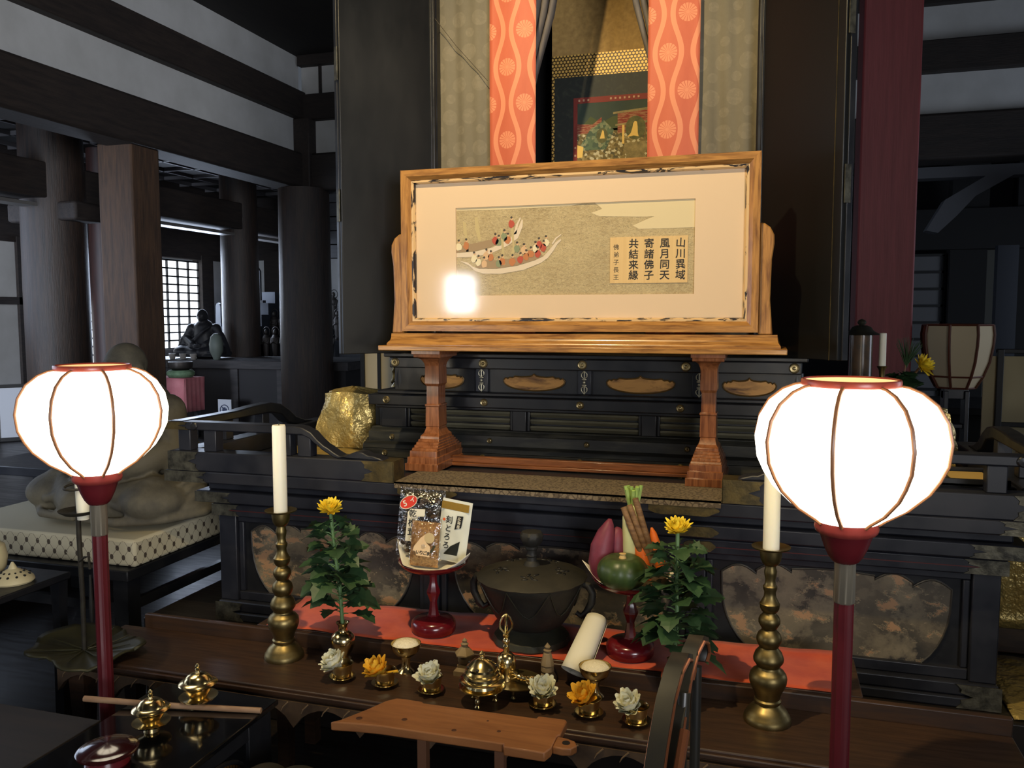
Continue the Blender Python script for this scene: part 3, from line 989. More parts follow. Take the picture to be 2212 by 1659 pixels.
# door leaves, folded outwards at an angle
for sd in (-1, 1):
    L = 0.405
    dm = MB()
    dm.box(0, L, -0.018, 0.018, 0, 1.72)
    ang = math.atan2(-0.30, sd * 0.262)
    d = obj('door', dm, DOOR_SHEEN if sd < 0 else DOOR_NO_SHEEN, zu, bevel=0.003, loc=(sd * 0.625, 0.135, Z(1.352)))
    d.rotation_euler = (0, 0, ang)
    e = MB().box(L - 0.024, L + 0.004, -0.024 if sd < 0 else 0.0, 0.0 if sd < 0 else 0.024, 0, 1.72).box(0.0, 0.03, -0.024, 0.024, 0, 1.72)
    obj('door_frame', e, LACQ, d, bevel=0.002)
    for hz in (0.5, 1.02):
        obj('hinge', MB().box(L + 0.003, L + 0.007, -0.012, 0.012, hz, hz + 0.12), SILVERG, d)
    if sd > 0:
        e = MB().box(L - 0.035, L - 0.033, -0.0195, -0.018, 0, 1.72)
        obj('edge_line', e, GILT, d)

# curtains
def curtain(x0, x1, label, seed, drape):
    rr = random.Random(seed)
    ph = rr.random() * 6
    def fn(u, v):
        x = x0 + (x1 - x0) * u
        z = 1.38 + v * 1.66
        y = 3.235 + 0.006 * math.sin(u * 9 + ph) + 0.004 * math.sin(u * 23 + v * 3 + ph)
        if drape:
            y += 0.006 * math.sin((u * 1.6 + v * 1.2) * 7)
        return (x, y, z)
    o = obj('curtain', MB().grid(fn, 26, 20), CURTAIN, None, 60, solid=0.003)
    return tag(o, label, 'curtain')


curtain(-1.284, -1.04, 'grey olive damask curtain panel left of the left orange banner', 2, False)
curtain(-0.285, -0.050, 'grey olive damask curtain panel right of the right orange banner', 5, True)


def drape(sd, label):
    # swag tied back from the middle of the opening down to the banner
    m = MB()
    for k in range(3):
        d = k * 0.030
        a = Vector((XC + sd * (0.10 + d), 3.275 - 0.004 * k, 3.02))
        b = Vector((XC + sd * (0.165 + d), 3.27 - 0.004 * k, 2.66))
        c = Vector((XC + sd * (0.225 + d * 0.7), 3.262, 2.44))
        e = Vector((XC + sd * (0.262 + d * 0.4), 3.258, 2.27))
        m.tube([a, b, c, e], [0.026, 0.023, 0.019, 0.015], 12, flat=0.55)
    def fn(u, v):
        z = 2.30 + v * 0.73
        inner = 0.245 - 0.10 * v - 0.02 * math.sin(v * 3)
        x = XC + sd * (inner + 0.015 + (0.30 - inner) * u)
        return (x, 3.262 + 0.006 * math.sin(u * 14), z)
    m.grid(fn, 10, 12)
    o = obj('drape', m, M('grey_drape_cloth', S(112, 104, 96), 0.85, col2=S(90, 84, 80), ns=8, st=(6, 6, 1)) if 'grey_drape_cloth' not in bpy.data.materials else bpy.data.materials['grey_drape_cloth'], None, 60)
    return tag(o, label, 'drape', 'tied-back drapes')


drape(-1, 'grey drape tied back behind the inner edge of the left orange banner')
drape(1, 'grey drape tied back behind the inner edge of the right orange banner')

for bx0, bx1, lab in ((-1.061, -0.878, 'orange patterned silk banner hanging left of the painted scroll'), (-0.446, -0.262, 'orange patterned silk banner hanging right of the painted scroll')):
    xc_ = (bx0 + bx1) / 2
    w = bx1 - bx0
    def fn(u, v):
        return ((u - 0.5) * w * (1.0 + 0.03 * v), 0.004 * math.sin(u * 7 + 1) + 0.003 * math.sin(v * 9), v * 1.62)
    o = obj('banner', MB().grid(fn, 14, 24), BANNER, None, 60, solid=0.002, loc=(xc_, 3.205, 1.42))
    tag(o, lab, 'banner', 'orange silk banners in the shrine')

tag(obj('cord', MB().tube([(-1.315, 3.175, 2.705), (-1.20, 3.20, 2.555), (-1.07, 3.203, 2.41)], 0.0013, 6), M('dark_cord', S(70, 60, 46), 0.8)), 'thin dark cord running diagonally across the left curtain panel', 'cord')
# hanging scroll deep inside
sc = thing('hanging_scroll', 'painted hanging scroll with gold brocade mount deep inside the shrine', 'scroll', (-0.667, 3.72, 1.6))
sx, sz = -0.667, 1.6
obj('mount', MB().box(-0.275, 0.32, 0.0, 0.012, -0.1, 1.36), M('brown_scroll_mount', S(182, 146, 82), 0.7, col2=S(156, 122, 66), ns=40), sc)
obj('mesh_band', MB().box(-0.275, 0.32, -0.003, 0.0, 0.94, 1.035), MESHGOLD, sc)
obj('mesh_band', MB().box(-0.275, -0.262, -0.003, 0.0, -0.1, 0.94), MESHGOLD, sc)
obj('mesh_band', MB().box(0.307, 0.32, -0.003, 0.0, -0.1, 0.94), MESHGOLD, sc)
obj('dark_border', MB().box(-0.262, 0.307, -0.004, 0.0, -0.05, 0.94), M('dark_green_brocade', S(30, 34, 28), 0.6, col2=S(50, 54, 42), ns=22, lo=0.5, hi=0.7, dist=1.5), sc)
m = MB().box(-0.176, 0.252, -0.006, -0.004, 0.823, 0.848).box(-0.176, -0.158, -0.006, -0.004, 0.1, 0.823).box(0.234, 0.252, -0.006, -0.004, 0.1, 0.823)
rb = obj('red_border', m, M('red_scroll_border', S(128, 46, 36), 0.7), sc)
mk = MB()
for i in range(20):
    x = -0.15 + 0.02 * i
    if i in (3, 4, 5, 6, 14, 15): continue
    mk.box(x - 0.004, x + 0.004, -0.0075, -0.006, 0.831, 0.840)
for i in range(16):
    mk.box(-0.171, -0.163, -0.0075, -0.006, 0.12 + 0.034 * i, 0.128 + 0.034 * i)
obj('border_mark', mk, M('pale_border_marks', S(190, 150, 120), 0.8), rb)
pa = obj('painting', MB().box(-0.158, 0.234, -0.0055, -0.004, 0.1, 0.823), M('dark_green_painted_sky', S(48, 62, 54), 0.75, col2=S(60, 72, 58), ns=8), sc)
yp = -0.0056
def flat(name, mbs, mt, k):
    return obj(name, mbs, mt, pa, 0)
def poly(pts, k, mb=None):
    return (mb or MB()).prism(pts, yp - 0.0002 * k, yp - 0.0002 * k - 0.0004, 'xz')
RP = M('painted_red', S(132, 54, 42), 0.8, col2=S(160, 116, 84), ns=90, st=(0.4, 1, 3), lo=0.45, hi=0.55)
TP = M('painted_tan', S(160, 142, 96), 0.8, col2=S(120, 108, 72), ns=40)
GP = crowd_mat('painted_green_scales', [S(92, 108, 80), S(120, 130, 96), S(76, 92, 72), S(140, 140, 104)], 90)
CP = crowd_mat('painted_crowd', [S(120, 104, 64), S(150, 134, 88), S(88, 82, 56), S(196, 186, 150), S(104, 90, 52), S(134, 116, 70)], 95)
flat('hills', poly([(-0.158, 0.70), (-0.10, 0.765), (-0.05, 0.735), (0.0, 0.76), (0.10, 0.765), (0.234, 0.74), (0.234, 0.70)], 1), M('painted_green_hill', S(76, 84, 50), 0.8), 1)
flat('crowd', poly([(-0.158, 0.1), (0.234, 0.1), (0.234, 0.72), (-0.158, 0.70)], 1), CP, 1)
flat('pavilion', poly([(0.02, 0.770), (0.185, 0.785), (0.185, 0.695), (0.02, 0.685)], 2, poly([(-0.158, 0.735), (-0.09, 0.730), (-0.05, 0.760), (-0.05, 0.735), (-0.085, 0.695), (-0.158, 0.690)], 2)), RP, 2)
flat('roof_beam', poly([(0.0, 0.777), (0.2, 0.792), (0.2, 0.783), (0.0, 0.768)], 3, poly([(0.01, 0.725), (0.2, 0.735), (0.2, 0.727), (0.01, 0.717)], 3)), TP, 3)
flat('tiles', poly([(-0.158, 0.620), (-0.10, 0.710), (-0.04, 0.745), (0.005, 0.700), (-0.03, 0.620)], 3, poly([(0.19, 0.760), (0.234, 0.770), (0.234, 0.670), (0.20, 0.690)], 3)), GP, 3)
def el(cx, cz, a, b, n=26):
    return [(cx + a * math.cos(2 * PI * i / n), cz + b * math.sin(2 * PI * i / n)) for i in range(n)]
HALO = M('painted_halo', S(84, 86, 54), 0.8, col2=S(110, 106, 66), ns=60)
flat('halo', poly(el(0.098, 0.705, 0.044, 0.050), 4), HALO, 4)
flat('halo', poly(el(-0.048, 0.680, 0.025, 0.032), 4), HALO, 4)
flat('golden_figure', poly([(0.062, 0.667), (0.078, 0.684), (0.085, 0.707), (0.088, 0.724), (0.095, 0.734), (0.104, 0.730), (0.107, 0.710), (0.108, 0.682), (0.112, 0.667), (0.09, 0.672)], 5, poly([(-0.058, 0.667), (-0.05, 0.692), (-0.046, 0.704), (-0.04, 0.698), (-0.036, 0.667)], 5)), M('painted_gold', S(226, 186, 92), 0.6), 5)
flat('throne', poly([(0.052, 0.642), (0.145, 0.647), (0.152, 0.612), (0.135, 0.592), (0.14, 0.572), (0.055, 0.567), (0.06, 0.592), (0.045, 0.612)], 5), TP, 5)
gs = MB()
for x in (0.040, 0.155):
    poly([(x, 0.64), (x + 0.010, 0.64), (x + 0.010, 0.72), (x, 0.72)], 4, gs)
poly([(-0.158, 0.59), (-0.135, 0.59), (-0.130, 0.635), (-0.158, 0.645)], 4, gs)
flat('gold_pillars', gs, bpy.data.materials['painted_gold'], 4)

# ================================================================== picture stand with the framed picture
ps = thing('picture_stand', 'tall polished wooden picture stand on two turned legs in front of the shrine', 'stand', (-0.66, 2.95, 0.936))


def B(z):
    return z - 0.936


for lx in (-0.535, 0.47):
    secs = [(B(0.936), 0.064, 0.150), (B(0.962), 0.064, 0.150), (B(0.9621), 0.058, 0.142), (B(0.984), 0.058, 0.140), (B(0.9841), 0.053, 0.13), (B(1.006), 0.053, 0.128), (B(1.0061), 0.050, 0.118)]
    z = 1.006
    for k in range(4):
        secs += [(B(z + 0.008), 0.0500 - 0.003 * k, 0.112 - 0.012 * k), (B(z + 0.0085), 0.047 - 0.003 * k, 0.104 - 0.012 * k)]
        z += 0.009
    secs += [(B(1.052), 0.037, 0.066), (B(1.062), 0.030, 0.050), (B(1.078), 0.0258, 0.040), (B(1.085), 0.0255, 0.038), (B(1.086), 0.0275, 0.040), (B(1.160), 0.0265, 0.039), (B(1.161), 0.0285, 0.041), (B(1.168), 0.0285, 0.041), (B(1.169), 0.0235, 0.036), (B(1.236), 0.0235, 0.036),
             (B(1.246), 0.0285, 0.041), (B(1.310), 0.0275, 0.040), (B(1.322), 0.029, 0.044), (B(1.335), 0.034, 0.056), (B(1.345), 0.043, 0.076), (B(1.3455), 0.052, 0.088), (B(1.357), 0.052, 0.09), (B(1.3575), 0.056, 0.1), (B(1.372), 0.056, 0.1)]
    obj('leg', MB().rectloft(secs, (lx, 0)), KARIN, ps, ang=25, bevel=0.0015)
obj('stretcher', MB().box(-0.475, 0.41, -0.005, 0.035, B(0.936), B(0.948)).box(-0.475, 0.41, 0.005, 0.03, B(0.948), B(0.972)), KARIN_H, ps, bevel=0.002)
sh = obj('shelf', MB().box(-0.70, 0.718, -0.15, 0.115, B(1.372), B(1.391)), KEYAKI, ps, bevel=0.003)
prof = [(-0.118, 1.391), (-0.118, 1.397), (-0.112, 1.403), (-0.104, 1.409), (-0.100, 1.418), (-0.098, 1.434), (0.08, 1.434), (0.08, 1.391)]
vs = []
n_ = len(prof)
m = MB()
for i, (y, z) in enumerate(prof):
    inset = 0.02 + (y + 0.118) * 1.1 if y < 0 else 0.04
    vs.append((-0.690 + inset * 0.5, y, B(z)))
for i, (y, z) in enumerate(prof):
    inset = 0.02 + (y + 0.118) * 1.1 if y < 0 else 0.04
    vs.append((0.708 - inset * 0.5, y, B(z)))
m.add(vs, [tuple(range(n_)), tuple(range(2 * n_ - 1, n_ - 1, -1))] + [(i, n_ + i, n_ + (i + 1) % n_, (i + 1) % n_) for i in range(n_)])
obj('moulding', m, KEYAKI, ps, ang=50)
for sd, xi, xo in ((-1, -0.632, -0.672), (1, 0.626, 0.666)):
    pts = [(xi, B(1.434)), (xo + sd * 0.006, B(1.434)), (xo - sd * 0.004, B(1.55)), (xo - sd * 0.001, B(1.68)), (xo + sd * 0.006, B(1.73)), (xo + sd * 0.005, B(1.757)), (xo - sd * 0.008, B(1.782)), (xo - sd * 0.026, B(1.795)), (xi, B(1.798))]
    obj('side_bracket', MB().prism(pts, -0.075, -0.035, 'xz'), KEYAKI_V, ps, bevel=0.005)

fp = thing('framed_picture', 'wide framed ship painting with calligraphy under glass on the wooden stand', 'picture', (-0.66, 2.885, 1.434))
FX0, FX1, FZ0, FZ1 = -0.630, 0.626, 0.008, 0.588


def frame_ring(x0, x1, z0, z1, w, ya, yb, yc, mats, name, parent, bevel=0.0):
    """mitred frame: four lengths, outer face at ya, sloping to yb at the inner edge"""
    o = []
    c = [(x0, z0), (x1, z0), (x1, z1), (x0, z1)]
    i_ = [(x0 + w, z0 + w), (x1 - w, z0 + w), (x1 - w, z1 - w), (x0 + w, z1 - w)]
    for k in range(4):
        m = MB()
        a, b = c[k], c[(k + 1) % 4]
        d, e = i_[k], i_[(k + 1) % 4]
        f2 = 0.62
        md = (a[0] + (d[0] - a[0]) * f2, a[1] + (d[1] - a[1]) * f2)
        me_ = (b[0] + (e[0] - b[0]) * f2, b[1] + (e[1] - b[1]) * f2)
        v = [(a[0], ya, a[1]), (b[0], ya, b[1]), (me_[0], ya, me_[1]), (md[0], ya, md[1]), (e[0], yb, e[1]), (d[0], yb, d[1]), (a[0], yc, a[1]), (b[0], yc, b[1]), (e[0], yc, e[1]), (d[0], yc, d[1])]
        fs = [(0, 1, 2, 3), (3, 2, 4, 5), (6, 7, 1, 0), (5, 4, 8, 9), (9, 8, 7, 6)]
        m.add(v, fs)
        obj(name, m, mats[k % 2], parent, ang=20)


frame_ring(FX0, FX1, FZ0, FZ1, 0.036, -0.025, -0.012, 0.02, (KEYAKI, KEYAKI_V), 'frame_rail', fp)
PERS = M('striped_ebony', S(214, 178, 126), 0.3, col2=S(34, 30, 32), ns=9, st=(1.2, 3, 7), lo=0.52, hi=0.56, dist=0.8)
PERS_V = M('striped_ebony_upright', S(214, 178, 126), 0.3, col2=S(34, 30, 32), ns=9, st=(7, 3, 1.2), lo=0.50, hi=0.54, dist=0.8)
frame_ring(FX0 + 0.036, FX1 - 0.036, FZ0 + 0.036, FZ1 - 0.036, 0.012, -0.012, -0.004, 0.016, (PERS, PERS_V), 'inner_rail', fp)
MATB = M('beige_mat_board', S(232, 200, 164), 0.9)
px0, px1, pz0, pz1 = -0.428, 0.418, 0.136, 0.450
m = MB()
x0, x1, z0, z1 = FX0 + 0.045, FX1 - 0.045, FZ0 + 0.045, FZ1 - 0.045
m.box(x0, px0, 0.004, 0.010, z0, z1).box(px1, x1, 0.004, 0.010, z0, z1).box(px0, px1, 0.004, 0.010, z0, pz0).box(px0, px1, 0.004, 0.010, pz1, z1)
obj('mat_board', m, MATB, fp, 0)
obj('glass', MB().grid(lambda u, v: (x0 + (x1 - x0) * u, -0.001, z0 + (z1 - z0) * v), 1, 1), GLASS, fp, 0)
art = obj('painting', MB().box(px0 - 0.005, px1 + 0.005, 0.010, 0.013, pz0 - 0.005, pz1 + 0.005), SEA, fp, 0)
PW, PH = px1 - px0, pz1 - pz0


def PP(u, v):
    return (px0 + u * PW, pz0 + v * PH)


def lay(name, polys, mt, k):
    m = MB()
    for q in polys:
        q = [PP(*p) for p in q]
        if sum(q[i][0] * q[(i + 1) % len(q)][1] - q[(i + 1) % len(q)][0] * q[i][1] for i in range(len(q))) < 0:
            q = q[::-1]
        m.prism(q, 0.0098 - 0.0003 * k, 0.0098 - 0.0003 * k - 0.0003, 'xz')
    return obj(name, m, mt, art, 0)


def fm(name, c, r=0.85):
    return M(name, c, r)


P_MIST = fm('painted_mist', S(226, 204, 160)); P_HULL = fm('painted_pale_hull', S(228, 206, 178)); P_SAIL = fm('painted_sail', S(200, 178, 128))
P_RED = fm('painted_robe_red', S(190, 84, 64)); P_ORG = fm('painted_robe_orange', S(196, 124, 76)); P_WHT = fm('painted_robe_white', S(236, 218, 178)); P_GRN = fm('painted_robe_green', S(140, 146, 110)); P_DRK = fm('painted_dark_hair', S(78, 70, 62)); P_SKIN = fm('painted_skin', S(222, 180, 136)); P_BRN = fm('painted_deck', S(166, 138, 104))
lay('mist', [[(0.60, 1.0), (1.0, 1.0), (1.0, 0.70), (0.78, 0.70), (0.755, 0.74), (0.80, 0.79), (0.84, 0.83), (0.80, 0.83), (0.62, 0.85), (0.585, 0.89), (0.63, 0.93)], [(0.0, 1.0), (0.55, 1.0), (0.5, 0.975), (0.2, 0.965), (0.0, 0.97)]], P_MIST, 1)
lay('mast', [[(0.030, 0.84), (0.042, 0.84), (0.052, 0.62), (0.056, 0.50), (0.044, 0.50), (0.048, 0.60), (0.034, 0.72)], [(0.083, 0.89), (0.096, 0.89), (0.112, 0.62), (0.10, 0.62), (0.086, 0.76)]], P_SAIL, 1)
lay('far_boat', [[(0.0, 0.49), (0.08, 0.50), (0.16, 0.54), (0.24, 0.64), (0.275, 0.75), (0.29, 0.84), (0.296, 0.845), (0.295, 0.77), (0.275, 0.64), (0.23, 0.56), (0.15, 0.47), (0.06, 0.44), (0.0, 0.44)], [(0.255, 0.68), (0.266, 0.79), (0.283, 0.87), (0.288, 0.865), (0.276, 0.79), (0.268, 0.69)]], P_HULL, 2)
lay('far_deck', [[(0.0, 0.495), (0.08, 0.505), (0.15, 0.545), (0.21, 0.62), (0.2, 0.66), (0.09, 0.60), (0.0, 0.56)]], P_BRN, 1)
lay('far_mast', [[(0.198, 0.76), (0.208, 0.75), (0.214, 0.50), (0.219, 0.34), (0.206, 0.34), (0.204, 0.5), (0.200, 0.66)], [(0.243, 0.83), (0.255, 0.82), (0.258, 0.60), (0.262, 0.50), (0.25, 0.42), (0.244, 0.44), (0.252, 0.56), (0.245, 0.7)]], P_SAIL, 4)
lay('near_boat', [[(0.015, 0.40), (0.05, 0.38), (0.075, 0.33), (0.10, 0.305), (0.18, 0.30), (0.27, 0.33), (0.345, 0.385), (0.385, 0.43), (0.41, 0.50), (0.435, 0.58), (0.458, 0.62), (0.46, 0.60), (0.445, 0.565), (0.43, 0.50), (0.405, 0.415), (0.375, 0.36), (0.30, 0.285), (0.20, 0.245), (0.12, 0.25), (0.085, 0.28), (0.06, 0.34)], [(0.425, 0.56), (0.44, 0.62), (0.462, 0.665), (0.458, 0.67), (0.435, 0.63), (0.42, 0.57)]], P_HULL, 3)
lay('near_deck', [[(0.085, 0.33), (0.10, 0.31), (0.18, 0.305), (0.27, 0.335), (0.345, 0.39), (0.385, 0.435), (0.37, 0.46), (0.30, 0.44), (0.20, 0.40), (0.12, 0.40)]], P_BRN, 2)


def blob(u, v, a, b, n=9, seed=0):
    rr = random.Random(seed)
    return [(u + a * math.cos(2 * PI * i / n) * rr.uniform(0.8, 1.15), v + b * math.sin(2 * PI * i / n) * rr.uniform(0.8, 1.15)) for i in range(n)]


crew = [(0.011, 0.56, 0), (0.045, 0.57, 3), (0.175, 0.62, 1), (0.19, 0.60, 4), (0.215, 0.66, 4), (0.23, 0.62, 3), (0.246, 0.80, 1), (0.125, 0.36, 5), (0.10, 0.38, 0), (0.155, 0.43, 3), (0.19, 0.36, 4), (0.205, 0.38, 3), (0.135, 0.45, 5), (0.285, 0.40, 1), (0.31, 0.43, 3), (0.33, 0.46, 3), (0.35, 0.52, 2), (0.365, 0.56, 1), (0.385, 0.53, 1), (0.36, 0.46, 1), (0.30, 0.50, 5), (0.27, 0.52, 4), (0.25, 0.38, 3), (0.395, 0.58, 2), (0.08, 0.42, 0)]
robes = {0: [], 1: [], 2: [], 3: [], 4: [], 5: []}
heads, hats = [], []
for k, (u, v, c) in enumerate(crew):
    robes[c].append(blob(u, v, 0.014, 0.046, 9, k))
    heads.append(blob(u + 0.003, v + 0.056, 0.0055, 0.017, 8, k + 50))
    hats.append(blob(u + 0.001, v + 0.072, 0.0055, 0.014, 7, k + 90))
for c, mt, nm in ((0, P_WHT, 'crew_white'), (1, P_RED, 'crew_red'), (2, P_WHT, 'crew_cream'), (3, P_ORG, 'crew_orange'), (4, P_GRN, 'crew_green'), (5, P_SKIN, 'crew_tan')):
    lay(nm, robes[c], mt, 5)
lay('crew_face', heads, P_SKIN, 6)
lay('crew_hair', hats, P_DRK, 7)
# poem slip
tx0, tx1, tz0, tz1 = 0.134, 0.396, 0.174, 0.330
slip = obj('poem_slip', MB().box(tx0, tx1, 0.0072, 0.0092, tz0, tz1), M('tan_silk_slip', S(232, 194, 134), 0.85, col2=S(224, 184, 124), ns=3, st=(30, 1, 1)), fp, 0, label='tan silk slip with brushed poem')
gl = MB()
cols = ['山川異域', '風月同天', '寄諸佛子', '共結来縁']
for ci, s in enumerate(cols):
    xx = tx1 - 0.024 - ci * 0.0525
    for ri, ch in enumerate(s):
        zz = tz1 - 0.0255 - ri * 0.0355
        glyphs(gl, ch, 0.034, face_front(xx, 0.0070, zz, 0.05 * ((ci + ri) % 3 - 1)), bold=0.0008)
for ri, ch in enumerate('佛弟子長王'):
    glyphs(gl, ch, 0.0205, face_front(tx0 + 0.021, 0.0070, tz1 - 0.035 - ri * 0.0255), bold=0.0002)
obj('inscription', gl, INK, slip, 0)

# ================================================================== offering table and bench
TZ = 0.45
tt = thing('offering_table', 'long low dark wooden offering table with a scalloped apron in front of the altar', 'table', (-0.72, 2.16, 0))
tx0, tx1 = -1.36, 1.325
obj('tabletop', MB().box(tx0, tx1, -0.14, 0.142, TZ - 0.03, TZ), TABLEW, tt, bevel=0.004)
obj('back_lip', MB().box(tx0 + 0.08, tx1, 0.142, 0.162, TZ - 0.03, 0.495), TABLEW, tt, bevel=0.004)
obj('edge_bead', MB().box(tx0, tx1, -0.148, -0.138, TZ - 0.022, TZ - 0.008), TABLEW, tt, bevel=0.003)
pts = [(tx0, TZ - 0.03)]
n = 13
for i in range(n):
    a = tx0 + (tx1 - tx0) * i / n
    b = tx0 + (tx1 - tx0) * (i + 1) / n
    for k in range(9):
        t = k / 8
        pts.append((a + (b - a) * t, TZ - 0.105 + 0.062 * math.sin(PI * t) ** 0.7))
pts.append((tx1, TZ - 0.03))
rb_ = MB().prism(pts, -0.150, -0.130, 'xz')
for i in range(42):
    x = tx0 + 0.03 + (tx1 - tx0 - 0.06) * i / 41
    rb_.tube([(x + 0.012, -0.151, TZ - 0.032), (x - 0.004, -0.152, TZ - 0.048), (x - 0.010, -0.151, TZ - 0.060)], [0.0022, 0.002, 0.001], 5, mi=1)
obj('apron', rb_, [M('carved_apron_wood', S(84, 66, 48), 0.5, col2=S(58, 45, 35), ns=14), M('rubbed_apron_ridge', S(120, 98, 72), 0.5)], tt)
for x in (tx0 + 0.06, tx1 - 0.06):
    for y in (-0.11, 0.11):
        obj('leg', MB().rectloft([(0, 0.03, 0.03), (0.05, 0.028, 0.028), (0.2, 0.022, 0.022), (TZ - 0.03, 0.03, 0.03)], (x, y)), TABLEW, tt)
bn = thing('bench', 'narrow dark bench under the red cloth between table and altar', 'bench', (-0.66, 2.455, 0))
obj('board', MB().box(-0.92, 0.92, -0.125, 0.135, 0.470, 0.4938), TABLEW, bn, bevel=0.003)
for x in (-0.85, 0.85):
    for y in (-0.08, 0.09):
        obj('leg', MB().box(x - 0.02, x + 0.02, y - 0.02, y + 0.02, 0.0, 0.47), TABLEW, bn)


def cl(u, v):
    x0 = -1.545 + 0.0 * v
    x = -1.545 + (0.225 + 1.545) * u
    if u < 0.08:
        x += 0.03 * v * (1 - u / 0.08) * -1 + v * 0.02
    y = 2.331 + v * 0.262
    z = 0.4955 + 0.0015 * math.sin(x * 17 + v * 3) + 0.0012 * math.sin(x * 41 + 1)
    if v > 0.86:
        z += (v - 0.86) * 0.10 * (0.6 + 0.4 * math.sin(x * 6))
    return (x, y, z)


tag(obj('altar_cloth', MB().grid(cl, 90, 12), REDCLOTH, None, 60, solid=0.002), 'orange red felt cloth spread below the altar front', 'cloth')

# ------------------------------------------------------------------ standing lanterns
LN = 8


def lantern(loc, rz, label, lit):
    t = thing('standing_lantern', label, 'lantern', loc, rz, 'lit globe lanterns on red poles')
    prof = [(0.090, 1.356), (0.108, 1.353), (0.132, 1.343), (0.160, 1.320), (0.179, 1.287), (0.187, 1.246), (0.182, 1.203), (0.168, 1.172), (0.151, 1.145), (0.113, 1.108), (0.074, 1.083), (0.060, 1.072)]
    m = MB()
    n = 64
    for k, (r, z) in enumerate(prof):
        for i in range(n):
            a = 2 * PI * i / n
            m.v.append((r * math.cos(a), r * math.sin(a), z))
    for k in range(len(prof) - 1):
        for i in range(n):
            j = (i + 1) % n
            m.f.append((k * n + j, k * n + i, (k + 1) * n + i, (k + 1) * n + j)); m.m.append(0)
    obj('paper_shade', m, PAPER_LIT, t, 60)
    for i in range(LN):
        a = 2 * PI * i / LN + 0.2
        obj('rib', MB().tube([((r + 0.002) * math.cos(a), (r + 0.002) * math.sin(a), z) for r, z in prof], 0.0042, 8), M('lantern_rib_lacquer', S(164, 112, 76), 0.35) if 'lantern_rib_lacquer' not in bpy.data.materials else bpy.data.materials['lantern_rib_lacquer'], t)
    rp = MB()
    pr = [(0.092, 1.350), (0.095, 1.350), (0.0968, 1.354), (0.0968, 1.366), (0.095, 1.369), (0.092, 1.369), (0.0905, 1.366), (0.0905, 1.353), (0.092, 1.350)]
    rp.lathe(pr, 48)
    obj('top_ring', rp, M('lantern_ring_lacquer', S(140, 60, 46), 0.3) if 'lantern_ring_lacquer' not in bpy.data.materials else bpy.data.materials['lantern_ring_lacquer'], t)
    obj('inner_paper', MB().lathe([(0.0915, 1.3655), (0.085, 1.364), (0.0, 1.362)], 36), PAPER_LIT_IN, t)
    cup = MB().lathe([(0.020, 0.985), (0.027, 0.990), (0.034, 1.000), (0.042, 1.018), (0.050, 1.042), (0.055, 1.056)], 48, mod=lambda a, k: 1 + 0.018 * math.cos(24 * a) * (1 if k < 5 else 0.3))
    obj('lotus_cup', cup, REDPOLE, t)
    rim = MB().lathe([(0.055, 1.048), (0.060, 1.052), (0.0635, 1.060), (0.062, 1.070), (0.0635, 1.076), (0.061, 1.084), (0.050, 1.084)], 72, mod=lambda a, k: 1 + (0.02 * abs(math.sin(9 * a)) if k < 2 else 0))
    obj('cup_rim', rim, M('lantern_cup_rim', S(142, 58, 52), 0.28) if 'lantern_cup_rim' not in bpy.data.materials else bpy.data.materials['lantern_cup_rim'], t)
    fer = MB().lathe([(0.0185, 0.900), (0.0208, 0.903), (0.0205, 0.985), (0.0225, 0.990)], 40, mod=lambda a, k: 1 + 0.05 * abs(math.cos(5 * a)))
    obj('ferrule', fer, M('steel_ferrule', S(176, 166, 146), 0.36, 0.7) if 'steel_ferrule' not in bpy.data.materials else bpy.data.materials['steel_ferrule'], t)
    pole = MB().lathe([(0.026, 0.0), (0.026, 0.03), (0.0195, 0.05), (0.0192, 0.902)], 40, mod=lambda a, k: 1 + 0.045 * math.cos(10 * a))
    obj('pole', pole, REDPOLE, t)
    obj('foot', MB().lathe([(0.13, 0), (0.13, 0.02), (0.09, 0.035), (0.04, 0.05), (0.03, 0.07)], 32), REDPOLE, t)
    return t


lantern((-1.745, 1.85, 0), 0.0, 'lit white globe lantern on a red pole in front of the grey seated statue', True)
lantern((0.163, 1.85, 0), 0.35, 'lit white globe lantern on a red pole beside the tall right candle', True)


